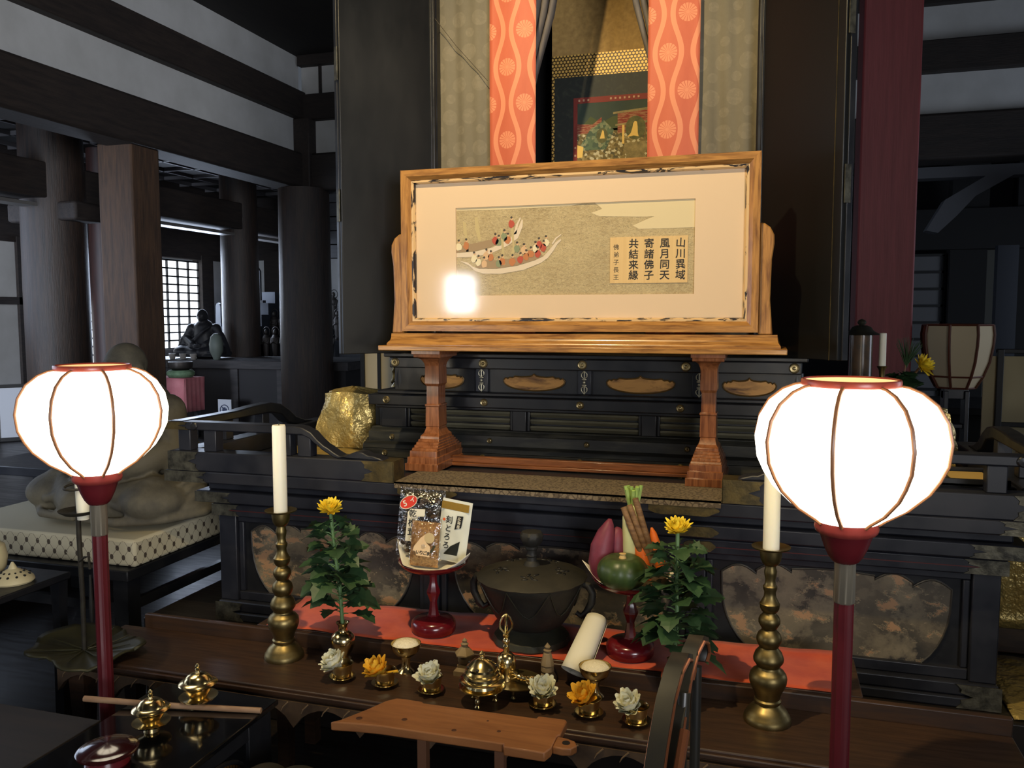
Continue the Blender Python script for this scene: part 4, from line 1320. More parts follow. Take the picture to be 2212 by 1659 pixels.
# ------------------------------------------------------------------ candles on turned brass candlesticks
def candlestick(loc, label, clabel):
    t = thing('candlestick', label, 'candlestick', loc, 0, 'turned brass candlesticks on the table')
    P = [(0.0, 0.0), (0.059, 0.0), (0.0605, 0.006), (0.058, 0.016), (0.055, 0.019), (0.052, 0.026), (0.044, 0.036), (0.034, 0.044), (0.031, 0.048), (0.0345, 0.053), (0.0345, 0.058), (0.031, 0.062), (0.0325, 0.070), (0.036, 0.080), (0.042, 0.092), (0.0465, 0.104), (0.0478, 0.116), (0.0455, 0.126), (0.040, 0.134), (0.031, 0.140), (0.029, 0.146), (0.032, 0.152), (0.0375, 0.160), (0.0385, 0.168), (0.037, 0.173), (0.033, 0.184), (0.026, 0.192), (0.0235, 0.197), (0.027, 0.203), (0.0315, 0.214), (0.0315, 0.222), (0.028, 0.233), (0.021, 0.240), (0.0178, 0.244), (0.021, 0.250), (0.0270, 0.261), (0.0272, 0.270), (0.024, 0.278), (0.0185, 0.283), (0.016, 0.288), (0.0200, 0.292), (0.0242, 0.300), (0.0255, 0.312), (0.0235, 0.314), (0.0205, 0.320), (0.0155, 0.330), (0.0145, 0.342), (0.0175, 0.350), (0.0178, 0.357), (0.0140, 0.362), (0.0125, 0.374), (0.0155, 0.388), (0.0162, 0.396), (0.0135, 0.406), (0.0135, 0.411), (0.020, 0.416), (0.0250, 0.426), (0.0272, 0.440), (0.0275, 0.451)]
    obj('stem', MB().lathe(P, 36), BRASS_OLD, t)
    obj('drip_pan', MB().lathe([(0.0, 0.449), (0.026, 0.450), (0.0470, 0.4575), (0.0485, 0.461), (0.0465, 0.4605), (0.024, 0.4545), (0.0, 0.4535)], 40), BRASS_OLD, t)
    c = thing('candle', clabel, 'candle', (loc[0], loc[1], loc[2] + 0.4537), 0, 'thick white altar candles')
    obj('wax', MB().lathe([(0.0, 0), (0.0205, 0), (0.0203, 0.262), (0.0185, 0.267), (0.0, 0.266)], 32), WAX, c)
    obj('wick', MB().tube([(0, 0, 0.264), (0.001, 0, 0.270), (0.002, 0, 0.274)], 0.0014, 6), BLACKM, c)


candlestick((-1.408, 2.215, TZ), 'turned brass candlestick left of the left vase of chrysanthemums', 'tall white candle on the brass candlestick in front of the left railing')
candlestick((0.018, 2.215, TZ), 'turned brass candlestick beside the red pole of the right lantern', 'tall white candle partly hidden by the right lit lantern')


# ------------------------------------------------------------------ flowers
def petal(mb, base, dirv, up, L, Wd, curl, mi=0, tip=0.5):
    """one cupped petal: strip from base outwards along dirv bending towards up"""
    d = Vector(dirv).normalized(); u = Vector(up).normalized()
    sdv = d.cross(u).normalized()
    rows = 5
    v = []; f = []
    p = Vector(base)
    ang = 0.0
    for k in range(rows + 1):
        t = k / rows
        w = Wd * (0.35 + 1.0 * math.sin(PI * min(1, t * 0.72 + 0.12))) * (1 if t < 0.98 else tip)
        dd = d * math.cos(ang) + u * math.sin(ang)
        nn = -d * math.sin(ang) + u * math.cos(ang)
        cup = 0.25 * w
        v += [tuple(p - sdv * w * 0.5 + nn * cup), tuple(p), tuple(p + sdv * w * 0.5 + nn * cup)]
        p = p + dd * (L / rows)
        ang += curl / rows
    for k in range(rows):
        for i in range(2):
            f.append((3 * k + i, 3 * k + i + 1, 3 * k + 4 + i, 3 * k + 3 + i))
    mb.add(v, f, mi)


def bloom(mb, c, r, axis, seed, rings=((0.15, 7, 0.55), (0.45, 10, 0.8), (0.8, 13, 1.0), (1.15, 14, 1.05)), wd=0.30):
    rr = random.Random(seed)
    ax = Vector(axis).normalized()
    a1 = ax.orthogonal().normalized(); a2 = ax.cross(a1)
    for el_, n, ln in rings:
        for i in range(n):
            a = 2 * PI * (i + rr.random() * 0.5) / n
            out = a1 * math.cos(a) + a2 * math.sin(a)
            e = el_ + rr.uniform(-0.12, 0.12)
            d = ax * math.cos(e) + out * math.sin(e)
            up = -out * math.cos(e) + ax * math.sin(e)
            petal(mb, Vector(c) + out * r * 0.06, d, up, r * ln * rr.uniform(0.88, 1.1), r * wd, rr.uniform(0.2, 0.7))


def leaf(mb, base, d, L, seed, droop=0.5):
    """lobed chrysanthemum leaf"""
    rr = random.Random(seed)
    d = Vector(d).normalized()
    side = d.cross(Vector((0, 0, 1)))
    side = side.normalized() if side.length > 1e-3 else Vector((1, 0, 0))
    roll = rr.uniform(-0.7, 0.7)
    nrm = side.cross(d).normalized()
    side, nrm = side * math.cos(roll) + nrm * math.sin(roll), nrm * math.cos(roll) - side * math.sin(roll)
    outl = [(0.0, 0.03), (0.16, 0.04), (0.26, 0.16), (0.20, 0.26), (0.36, 0.22), (0.42, 0.36), (0.40, 0.44), (0.54, 0.30), (0.62, 0.36), (0.66, 0.40), (0.70, 0.24), (0.84, 0.24), (0.86, 0.18), (0.93, 0.10), (1.0, 0.0)]
    def P(t, w):
        p = Vector(base) + d * (t * L) - Vector((0, 0, 1)) * (droop * L * t * t * 0.5)
        return tuple(p + side * (w * L) + nrm * (abs(w) * L * 0.22))
    v = []; f = []
    k = len(outl)
    for t, w in outl:
        v += [P(t, -w), P(t * 0.97, 0), P(t, w)]
    for i in range(k - 1):
        f.append((3 * i, 3 * i + 1, 3 * i + 4, 3 * i + 3))
        f.append((3 * i + 1, 3 * i + 2, 3 * i + 5, 3 * i + 4))
    mb.add(v, f)


def mum(loc, h, lean, label, seed, nleaf=60, side=1):
    t = thing('chrysanthemum', label, 'flower', loc, 0, 'tall yellow chrysanthemums in vases')
    rr = random.Random(seed)
    def ax(z):
        q = z / h
        return Vector((lean[0] * q, lean[1] * q, z))
    obj('stalk', MB().tube([ax(0.0), ax(h * 0.35) + Vector((0.004, 0, 0)), ax(h * 0.7), ax(h)], [0.006, 0.006, 0.005, 0.0055], 8), STEM, t)
    m = MB(); st = MB()
    for i in range(nleaf):
        z = h * (0.10 + 0.80 * i / nleaf)
        a = i * 2.399 + rr.uniform(-0.3, 0.3)
        L = (0.098 if z < h * 0.72 else 0.070) * rr.uniform(0.85, 1.2)
        up = rr.uniform(0.0, 0.9)
        d = Vector((math.cos(a), math.sin(a) * 0.8, up))
        b = ax(z)
        e = b + d.normalized() * 0.026
        st.tube([b, b + d.normalized() * 0.013 + Vector((0, 0, 0.003)), e], [0.0024, 0.002, 0.0016], 5)
        leaf(m, e, d, L, seed * 100 + i, rr.uniform(0.5, 1.3))
    obj('leaves', m, LEAF, t, 0)
    obj('leaf_stalk', st, STEM, t)
    b = MB()
    bloom(b, ax(h) + Vector((0, 0, 0.002)), 0.044, (0.05 * side, -0.35, 1), seed + 5, rings=((0.12, 8, 0.6), (0.4, 11, 0.85), (0.7, 14, 1.0), (1.0, 15, 1.05), (1.32, 14, 0.9)), wd=0.22)
    obj('blossom', b, PETAL_Y, t, 60)
    return t


def vase(loc, label):
    t = tag(obj('vase', MB().lathe([(0.0, 0.0), (0.024, 0.0), (0.025, 0.004), (0.018, 0.010), (0.020, 0.016), (0.030, 0.032), (0.0365, 0.052), (0.0375, 0.062), (0.034, 0.075), (0.024, 0.085), (0.0155, 0.090), (0.0135, 0.098), (0.0145, 0.108), (0.0195, 0.114), (0.0205, 0.117), (0.017, 0.116), (0.011, 0.106), (0.0, 0.104)], 36), BRASS, None, loc=loc), label, 'vase', 'small brass flower vases')
    return t


vase((-1.225, 2.252, TZ), 'small polished brass vase holding the left chrysanthemum')
mum((-1.225, 2.252, TZ + 0.104), 0.345, (-0.045, 0.02), 'leafy yellow chrysanthemum in the brass vase beside the left candlestick', 3, 62)
vase((-0.226, 2.262, TZ), 'small brass vase behind the curved black chair arm')
mum((-0.226, 2.262, TZ + 0.104), 0.352, (0.0, 0.04), 'leafy yellow chrysanthemum standing right of the vegetables', 8, 66, -1)

# ------------------------------------------------------------------ six flower cups, two rice cups
cup_specs = [(-1.161, 2.125, 'W', -1.0, 'white flower head in the leftmost brass cup of the row', 'brass cup under the white flower head nearest the left vase'),
             (-1.023, 2.120, 'O', -1.0, 'deep yellow flower head in the brass cup beside the left rice goblet', 'brass cup holding the yellow flower head beside the left rice goblet'),
             (-0.880, 2.118, 'W', 0.0, 'white flower head in the brass cup just left of the domed censer', 'brass cup with a white flower head just left of the domed censer'),
             (-0.559, 2.122, 'W', 0.2, 'white flower head in the brass cup just right of the domed censer', 'brass cup with a white flower head just right of the domed censer'),
             (-0.431, 2.112, 'O', -0.6, 'deep yellow flower head in the brass cup in front of the right rice goblet', 'brass cup holding the yellow flower head in front of the right rice goblet'),
             (-0.305, 2.103, 'W', -0.8, 'white flower head in the brass cup beside the curved black chair arm', 'brass cup with a white flower head beside the curved black chair arm')]
cup_root = None
for k, (x, y, c, ln, lf, lc) in enumerate(cup_specs):
    if cup_root is None:
        cup_root = thing('flower_cup', lc, 'cup', (x, y, TZ), 0, 'brass flower cups in a row')
        obj('saucer', MB().lathe([(0.0, 0.0), (0.024, 0.0), (0.027, 0.003), (0.0365, 0.008), (0.0385, 0.011), (0.036, 0.0115), (0.024, 0.008), (0.0, 0.008)], 36), BRASS, cup_root)
        obj('bowl', MB().lathe([(0.0, 0.008), (0.022, 0.008), (0.0255, 0.011), (0.0275, 0.022), (0.0290, 0.036), (0.0320, 0.046), (0.0335, 0.048), (0.0320, 0.048), (0.0280, 0.040), (0.0260, 0.020), (0.0, 0.014)], 36), BRASS, cup_root)
    else:
        dup(cup_root, (x, y, TZ), 0, lc)
    b = MB()
    off = Vector((ln * 0.012, -0.004, 0.034))
    bloom(b, off, 0.053, (ln * 0.45, -0.45, 1.0), 30 + k, rings=((0.10, 6, 0.66), (0.32, 9, 0.86), (0.55, 11, 1.0), (0.80, 12, 1.05), (1.05, 10, 0.95)), wd=0.34)
    b.ell(off + Vector((0, 0, 0.004)), (0.013, 0.013, 0.010), 12, 8)
    if k == 1:
        b.tube([off + Vector((0.02, 0, 0.006)), off + Vector((0.055, -0.002, 0.016))], 0.004, 7)
    tag(obj('cut_flower', b, PETAL_O if c == 'O' else PETAL_W, None, 60, loc=(x, y, TZ)), lf, 'flower', 'cut flower heads in the brass cups')

gob = None
for (x, y, lab) in ((-1.003, 2.222, 'brass goblet heaped with rice left of the domed censer'), (-0.437, 2.222, 'brass goblet heaped with rice right of the rolled paper')):
    if gob is None:
        gob = thing('rice_goblet', lab, 'goblet', (x, y, TZ), 0, 'brass goblets heaped with rice')
        obj('goblet', MB().lathe([(0.0, 0.0), (0.025, 0.0), (0.0255, 0.003), (0.021, 0.008), (0.015, 0.013), (0.0125, 0.022), (0.012, 0.036), (0.016, 0.048), (0.028, 0.055), (0.038, 0.065), (0.0435, 0.080), (0.0450, 0.088), (0.0435, 0.088), (0.040, 0.078), (0.0, 0.070)], 40), BRASS, gob)
        obj('rice', MB().lathe([(0.0415, 0.079), (0.034, 0.090), (0.020, 0.097), (0.0, 0.0995)], 40, mod=lambda a, k: 1 + 0.03 * math.sin(7 * a + k)), RICE, gob)
    else:
        dup(gob, (x, y, TZ), 0, lab)

# ------------------------------------------------------------------ censer, bell, tray, little stupas
ce = thing('incense_burner', 'small domed brass incense burner on three feet in the middle of the row', 'censer', (-0.723, 2.098, TZ))
obj('bowl', MB().lathe([(0.0, 0.028), (0.020, 0.026), (0.030, 0.030), (0.034, 0.038), (0.044, 0.042), (0.062, 0.045), (0.065, 0.048), (0.060, 0.050), (0.046, 0.051), (0.043, 0.058), (0.056, 0.063), (0.0625, 0.067), (0.058, 0.070), (0.0, 0.070)], 44), BRASS, ce)
lid = obj('lid', MB().lathe([(0.050, 0.070), (0.051, 0.074), (0.050, 0.080), (0.045, 0.083), (0.047, 0.090), (0.042, 0.095), (0.042, 0.102), (0.036, 0.108), (0.027, 0.117), (0.016, 0.124), (0.010, 0.126), (0.0, 0.127)], 44), BRASS, ce)
obj('knob', MB().lathe([(0.006, 0.126), (0.005, 0.131), (0.0075, 0.135), (0.0075, 0.139), (0.004, 0.143), (0.0, 0.147)], 20), BRASS, lid)
ho = MB()
for i in range(7):
    a = 2 * PI * i / 7 - 1.57
    ho.ell((0.0390 * math.cos(a), 0.0390 * math.sin(a), 0.1065), (0.0048, 0.0048, 0.003), 10, 6)
obj('vent_hole', ho, BLACKM, lid)
for i in range(3):
    a = 2 * PI * i / 3 + 0.5
    x, y = 0.036 * math.cos(a), 0.036 * math.sin(a)
    obj('foot', MB().lathe([(0.006, 0.0), (0.008, 0.004), (0.0045, 0.009), (0.0075, 0.016), (0.0075, 0.021), (0.0045, 0.026), (0.007, 0.032), (0.007, 0.044)], 14, (x, y, 0)), BRASS, ce)

tr = thing('ritual_tray', 'small triangular brass tray on feet beside the bell', 'tray', (-0.640, 2.185, TZ))
obj('plate', MB().lathe([(0.0, 0.030), (0.062, 0.030), (0.068, 0.033), (0.070, 0.037), (0.066, 0.036), (0.0, 0.034)], 42, mod=lambda a, k: 1 + 0.07 * math.cos(3 * a)), BRASS_OLD, tr)
for i in range(3):
    a = 2 * PI * i / 3 + 0.35
    obj('foot', MB().lathe([(0.005, 0.0), (0.007, 0.004), (0.004, 0.010), (0.007, 0.018), (0.007, 0.03)], 12, (0.045 * math.cos(a), 0.045 * math.sin(a), 0)), BRASS_OLD, tr)


def prongs(m, c, h, r, s=1, M_=None):
    for i in range(5):
        if i == 4:
            m.tube([(c[0], c[1], c[2]), (c[0], c[1], c[2] + s * h)], [r * 0.22, r * 0.12], 8, M=M_)
        else:
            a = PI / 2 * i + 0.4
            ca, sa = math.cos(a), math.sin(a)
            m.tube([(c[0] + r * 0.25 * ca, c[1] + r * 0.25 * sa, c[2]), (c[0] + r * 0.95 * ca, c[1] + r * 0.95 * sa, c[2] + s * h * 0.3), (c[0] + r * ca, c[1] + r * sa, c[2] + s * h * 0.55), (c[0] + r * 0.6 * ca, c[1] + r * 0.6 * sa, c[2] + s * h * 0.85), (c[0] + r * 0.1 * ca, c[1] + r * 0.1 * sa, c[2] + s * h)], r * 0.17, 7, M=M_)


be = thing('ritual_bell', 'brass hand bell with a pronged handle standing on the little tray', 'bell', (-0.684, 2.193, TZ + 0.0345))
obj('bell', MB().lathe([(0.0, 0.018), (0.022, 0.010), (0.0265, 0.0), (0.0285, 0.0), (0.0265, 0.014), (0.0265, 0.030), (0.028, 0.034), (0.0275, 0.050), (0.024, 0.064), (0.016, 0.072), (0.009, 0.075), (0.0, 0.076)], 40), BRASS, be)
hd = MB().lathe([(0.008, 0.074), (0.0075, 0.088), (0.0095, 0.092), (0.0065, 0.098), (0.010, 0.104), (0.0100, 0.110), (0.006, 0.116), (0.0085, 0.121), (0.010, 0.125), (0.004, 0.129)], 20)
obj('handle', hd, BRASS, be)
m = MB(); prongs(m, (0, 0, 0.128), 0.055, 0.0175)
obj('prong', m, BRASS, be)
vj = thing('thunderbolt', 'small brass double thunderbolt lying on the little tray', 'ritual object', (-0.630, 2.165, TZ + 0.0535))
RM = Matrix.Rotation(PI / 2, 4, 'Y') @ Matrix.Rotation(0.3, 4, 'X')
obj('grip', MB().lathe([(0.005, -0.016), (0.008, -0.010), (0.0065, -0.005), (0.009, 0.0), (0.0065, 0.005), (0.008, 0.010), (0.005, 0.016)], 16, M=RM), BRASS, vj)
for s in (-1, 1):
    m = MB(); prongs(m, (0, 0, s * 0.015), 0.032, 0.0135, s, RM)
    obj('prong', m, BRASS, vj)


def stupa(loc, label, slim):
    t = thing('miniature_stupa', label, 'ornament', loc)
    if not slim:
        obj('base', MB().rectloft([(0, 0.026, 0.026), (0.014, 0.026, 0.026), (0.022, 0.017, 0.017), (0.03, 0.018, 0.018)]), STONE, t)
        obj('drum', MB().lathe([(0.014, 0.03), (0.020, 0.038), (0.020, 0.050), (0.014, 0.056)], 20), STONE, t)
        obj('roof', MB().lathe([(0.018, 0.055), (0.030, 0.058), (0.030, 0.062), (0.018, 0.074), (0.009, 0.083), (0.007, 0.086)], 6), STONE, t, 20)
        obj('finial', MB().lathe([(0.010, 0.085), (0.012, 0.090), (0.006, 0.095), (0.008, 0.100), (0.0, 0.108)], 14), STONE, t)
    else:
        obj('base', MB().rectloft([(0, 0.022, 0.022), (0.012, 0.022, 0.022), (0.03, 0.015, 0.015)]), STONE, t)
        obj('drum', MB().lathe([(0.013, 0.03), (0.019, 0.036), (0.018, 0.048), (0.012, 0.052)], 20), STONE, t)
        obj('roof', MB().lathe([(0.020, 0.053), (0.0195, 0.057), (0.012, 0.086), (0.009, 0.09)], 8), STONE, t, 20)
        obj('finial', MB().lathe([(0.010, 0.09), (0.012, 0.096), (0.005, 0.100), (0.009, 0.106), (0.0, 0.118)], 14), STONE, t)
    return t


stupa((-0.833, 2.262, TZ), 'small carved stupa with a wide eaved roof left of the brass bell', False)
stupa((-0.585, 2.272, TZ), 'small slim carved stupa right of the brass bell', True)

# rolled paper leaning on the burner
pr = thing('rolled_paper', 'sheet of white paper rolled into a tube leaning beside the iron burner', 'paper', (-0.505, 2.262, TZ + 0.045))
a = Vector((0, 0, 0)); b = Vector((0.03, 0.175, 0.095))
ax_ = (b - a).normalized()
e1 = ax_.cross(Vector((0, 0, 1))).normalized(); e2 = e1.cross(ax_)
def roll(u, v):
    t = u * 2 * PI * 1.32 - 2.2
    r = 0.0285 + 0.0045 * u
    # loose bell at the near end
    r *= 1.0 + 0.18 * (1 - v)
    p = a + (b - a) * v + e1 * math.cos(t) * r * 1.08 + e2 * math.sin(t) * r * 0.85
    if v < 0.01:
        p -= ax_ * 0.014 * math.sin(t * 1.0 + 0.5)
    return tuple(p)
obj('sheet', MB().grid(roll, 46, 10), PAPER, pr, 60, solid=0.0012)
ik = MB()
rr = random.Random(12)
for i in range(9):
    v_ = 0.03 + 0.016 * i
    p_ = Vector(roll(0.16 + 0.02 * rr.random(), v_)); q_ = Vector(roll(0.23 + 0.02 * rr.random(), v_ + rr.uniform(-0.01, 0.01)))
    n_ = (p_ - a - ax_ * ((p_ - a).dot(ax_))).normalized() * 0.0012
    ik.tube([p_ + n_, q_ + n_], [0.0012, 0.0007], 5)
obj('ink_strokes', ik, INKB, pr)
# ------------------------------------------------------------------ iron burner behind
ib = thing('iron_burner', 'large dark iron censer pot with pierced lid and lotus knob before the altar', 'censer', (-0.682, 2.452, 0.4985))
obj('foot', MB().lathe([(0.0, 0.0), (0.112, 0.0), (0.118, 0.004), (0.112, 0.020), (0.09, 0.034), (0.075, 0.040), (0.070, 0.046)], 56, mod=lambda a, k: 1 + (0.03 * abs(math.sin(6 * a)) if k in (1, 2, 3) else 0)), IRON_G, ib)
pf = MB()
for i in range(12):
    a0 = 2 * PI * i / 12
    q = []
    for k in range(9):
        t = k / 8 * PI
        aa = a0 + 0.20 * math.cos(t)
        r = 0.112 - 0.02 * math.sin(t)
        q.append((r * math.cos(aa), r * math.sin(aa), 0.018 + 0.013 * math.sin(t)))
    pf.tube(q, 0.0018, 5)
obj('petal_ridge', pf, IRON_G, ib)
body = obj('pot', MB().lathe([(0.070, 0.046), (0.082, 0.050), (0.100, 0.062), (0.116, 0.085), (0.130, 0.115), (0.143, 0.150), (0.156, 0.178), (0.164, 0.190), (0.166, 0.200), (0.160, 0.202), (0.15, 0.198)], 56), IRON, ib)
pt = MB()
for i in range(8):
    a0 = 2 * PI * i / 8 + 0.2
    for s in (-1, 1):
        q = []
        for k in range(9):
            t = k / 8
            aa = a0 + s * 0.39 * (1 - t) ** 0.55
            z = 0.196 - 0.085 * t
            r = 0.1655 - (0.196 - z) * 0.40
            q.append((r * math.cos(aa), r * math.sin(aa), z))
        pt.tube(q, 0.0018, 5)
obj('petal_ridge', pt, IRON_G, ib)
lid = obj('lid', MB().lathe([(0.166, 0.200), (0.168, 0.203), (0.160, 0.208), (0.120, 0.222), (0.070, 0.232), (0.030, 0.236), (0.0, 0.237)], 60, mod=lambda a, k: 1 + (0.022 * abs(math.sin(8 * a)) if k in (0, 1, 2) else 0)), M('dusty_iron_lid', S(56, 52, 42), 0.62, 0.3, col2=S(40, 38, 32), ns=12), ib)
for i in range(5):
    a0 = 2 * PI * i / 5 - 1.35
    hl = MB()
    for k in range(6):
        aa = a0 + (k - 2.5) * 0.085
        r = 0.098 + 0.016 * math.sin(k * 2.1)
        z = 0.2305 - (r - 0.08) * 0.22
        hl.ell((r * math.cos(aa), r * math.sin(aa), z), (0.011, 0.0045, 0.003), 8, 6, rot=(0, 0, aa + 0.8 * (k - 2.5)))
    obj('piercing', hl, BLACKM, lid)
kn = MB().lathe([(0.026, 0.234), (0.022, 0.244), (0.016, 0.250), (0.015, 0.262), (0.018, 0.266), (0.014, 0.274), (0.016, 0.285), (0.020, 0.288), (0.017, 0.294), (0.024, 0.300), (0.032, 0.315), (0.034, 0.330), (0.028, 0.340), (0.0, 0.342)], 32, mod=lambda a, k: 1 + (0.10 * abs(math.cos(4 * a)) if k > 8 else 0))
obj('lotus_knob', kn, IRON, lid)
for s in (-1, 1):
    h = MB()
    h.tube([(s * 0.158, 0, 0.192), (s * 0.178, 0, 0.186), (s * 0.190, 0, 0.165), (s * 0.188, 0, 0.135), (s * 0.172, 0, 0.105), (s * 0.156, 0, 0.090), (s * 0.140, 0, 0.100)], [0.010, 0.012, 0.011, 0.012, 0.010, 0.009, 0.007], 10)
    for k in range(5):
        h.tube([(s * 0.182, 0, 0.16 - 0.014 * k), (s * (0.196 - 0.006 * k), 0.010, 0.150 - 0.016 * k), (s * (0.184 - 0.006 * k), 0.016, 0.138 - 0.015 * k)], [0.006, 0.005, 0.003], 7)
    obj('handle', h, IRON, ib)

# ------------------------------------------------------------------ red lacquer stands with offerings
stand0 = None
stands = [(-1.000, 2.432, 'red lacquered footed dish carrying packets of dried food'), (-0.372, 2.425, 'red lacquered footed dish carrying vegetables')]
for (x, y, lab) in stands:
    if stand0 is None:
        stand0 = thing('offering_stand', lab, 'stand', (x, y, 0.4985), 0, 'red lacquered footed dishes')
        obj('foot', MB().lathe([(0.0, 0.0), (0.066, 0.0), (0.0705, 0.008), (0.0715, 0.022), (0.069, 0.034), (0.060, 0.042), (0.040, 0.047), (0.026, 0.049), (0.018, 0.052)], 44), REDLAC, stand0)
        obj('stem', MB().lathe([(0.024, 0.047), (0.018, 0.056), (0.0135, 0.080), (0.012, 0.098), (0.0175, 0.114), (0.0225, 0.126), (0.0225, 0.132), (0.0175, 0.144), (0.0125, 0.160), (0.012, 0.178), (0.016, 0.190), (0.022, 0.197)], 8), REDLAC, stand0, 15)
        obj('dish', MB().lathe([(0.0, 0.194), (0.030, 0.195), (0.070, 0.201), (0.095, 0.211), (0.108, 0.224), (0.1095, 0.229), (0.106, 0.2285), (0.092, 0.217), (0.060, 0.209), (0.0, 0.207)], 48), REDLAC, stand0)
    else:
        dup(stand0, (x, y, 0.4985), 0, lab)


def liner(x, y, rz, label):
    m = MB()
    c = []
    ring = 36
    def fn(u, v):
        a = 2 * PI * u
        # square sheet pressed into the dish, corners standing up
        k = 1.0 / max(abs(math.cos(a)), abs(math.sin(a)))
        fr_ = max(0.0, -math.sin(a + rz)) ** 2
        r = v * 0.098 * (1 + (k - 1) * 1.15 * (1 - fr_))
        z = 0.0015 + 0.0 * v
        if r > 0.055:
            z += (r - 0.055) * 0.36 + max(0, r - 0.100) * 0.75
        return (r * math.cos(a), r * math.sin(a), z)
    o = obj('paper_liner', MB().grid(fn, 48, 10), PAPER, None, 30, solid=0.0008, loc=(x, y, 0.7085))
    o.rotation_euler = (0, 0, rz)
    tag(o, label, 'paper')


liner(-1.000, 2.432, PI / 4 - 0.25, 'folded white paper lining the dish of dried food packets')
liner(-0.372, 2.425, PI / 4 + 0.1, 'folded white paper lining the dish of vegetables')

# vegetables
DZ = 0.7115
kb = thing('kabocha', 'round dark green ribbed pumpkin in front of the other vegetables', 'vegetable', (-0.386, 2.360, DZ + 0.0035))
def kmod(a, k):
    return 1 - 0.035 * (abs(math.cos(4.5 * a)) ** 6)
kp = []
for i in range(17):
    t = PI * i / 16
    r = 0.0735 * (math.sin(t) ** 0.78)
    z = 0.052 - 0.0505 * math.cos(t)
    if i > 13: z -= 0.0045 * (i - 13)
    kp.append((max(r, 0.0 if i in (0, 16) else r), z))
def kab_mat():
    m, nt, p = new_mat('green_pumpkin_skin')
    x, y, z = xyz(nt)
    a = y.atan2(x)
    st = ((a * 9).sin() * 0.5 + 0.5)
    n1 = X(nt, noise(nt, coords(nt), 45, 4))
    n2 = X(nt, noise(nt, coords(nt), 14, 3))
    f = (st * st * st * 0.14 + n1 * 0.45 + n2 * 0.22)
    c = ramp(nt, f.k, [(0.15, S(40, 56, 30)), (0.5, S(66, 84, 40)), (0.85, S(126, 122, 58))])
    nt.links.new(c, p.inputs['Base Color']); p.inputs['Roughness'].default_value = 0.38
    return m
obj('skin', MB().lathe(kp, 72, mod=kmod), kab_mat(), kb, 70)
obj('stalk', MB().lathe([(0.013, 0.083), (0.011, 0.092), (0.008, 0.099), (0.010, 0.104), (0.0, 0.105)], 12), M('corky_stalk', S(206, 172, 110), 0.8), kb)


def veg_tube(name, pts, rs, mat, label, n=18, flat=None, group=None):
    t = thing(name, label, 'vegetable', pts[0], 0, group)
    p0 = Vector(pts[0])
    q = [Vector(p) - p0 for p in pts]
    obj('root', MB().tube(q, rs, n, flat=flat), mat, t, 60)
    return t, p0


DAI = M('white_radish_skin', S(226, 222, 180), 0.4, col2=S(196, 208, 140), ns=2, st=(1, 1, 2), sss=0.1)
t, p0 = veg_tube('daikon', [(-0.366, 2.440, DZ + 0.002), (-0.368, 2.447, DZ + 0.02), (-0.370, 2.456, DZ + 0.11), (-0.373, 2.468, DZ + 0.190), (-0.374, 2.472, DZ + 0.212), (-0.374, 2.474, DZ + 0.226)], [0.026, 0.031, 0.033, 0.032, 0.024, 0.016], DAI, 'pale radish with cut leaf stalks standing upright behind the pumpkin')
m = MB()
rr = random.Random(6)
for i in range(13):
    a = 2 * PI * i / 13
    r = 0.012 if i % 3 else 0.006
    o2 = Vector((math.cos(a) * r, math.sin(a) * r, 0))
    b0 = Vector((-0.374, 2.474, DZ + 0.218)) - p0
    m.tube([b0 + o2 * 0.9, b0 + o2 * 1.5 + Vector((0, 0, 0.03)), b0 + o2 * 2.0 + Vector((0, 0, 0.058 + rr.uniform(-0.008, 0.010)))], [0.0045, 0.005, 0.0055], 7)
obj('leaf_stalks', m, M('pale_green_stalk', S(184, 204, 120), 0.5, col2=S(150, 184, 88), ns=12), t)
SW = M('purple_sweet_potato_skin', S(128, 48, 66), 0.55, col2=S(104, 36, 54), ns=22, bump=0.2, bs=50, bd=0.003)
veg_tube('sweet_potato', [(-0.455, 2.395, DZ + 0.004), (-0.458, 2.400, DZ + 0.02), (-0.462, 2.412, DZ + 0.06), (-0.458, 2.424, DZ + 0.105), (-0.448, 2.434, DZ + 0.145), (-0.440, 2.440, DZ + 0.172), (-0.438, 2.442, DZ + 0.186)], [0.010, 0.024, 0.034, 0.034, 0.026, 0.014, 0.005], SW, 'big purple sweet potato leaning at the left of the pumpkin', group='sweet potatoes')
veg_tube('sweet_potato', [(-0.415, 2.438, DZ + 0.01), (-0.417, 2.440, DZ + 0.03), (-0.420, 2.447, DZ + 0.08), (-0.420, 2.454, DZ + 0.125), (-0.417, 2.458, DZ + 0.150), (-0.415, 2.460, DZ + 0.158)], [0.012, 0.022, 0.026, 0.024, 0.015, 0.006], SW, 'smaller purple sweet potato between the big one and the radish', group='sweet potatoes')
CA = M('orange_carrot_skin', S(232, 118, 36), 0.45, col2=S(220, 100, 28), ns=18, st=(1, 1, 4))
veg_tube('carrot', [(-0.326, 2.405, DZ + 0.018), (-0.330, 2.412, DZ + 0.04), (-0.340, 2.424, DZ + 0.085), (-0.350, 2.436, DZ + 0.125), (-0.356, 2.442, DZ + 0.150), (-0.358, 2.444, DZ + 0.160)], [0.017, 0.0205, 0.019, 0.015, 0.010, 0.004], CA, 'carrot leaning tip up between radish and pumpkin', group='carrots')
veg_tube('carrot', [(-0.286, 2.432, DZ + 0.052), (-0.290, 2.436, DZ + 0.075), (-0.302, 2.444, DZ + 0.115), (-0.312, 2.450, DZ + 0.150), (-0.317, 2.453, DZ + 0.166)], [0.014, 0.0165, 0.0155, 0.010, 0.003], CA, 'carrot at the right, half behind the chrysanthemum leaves', group='carrots')
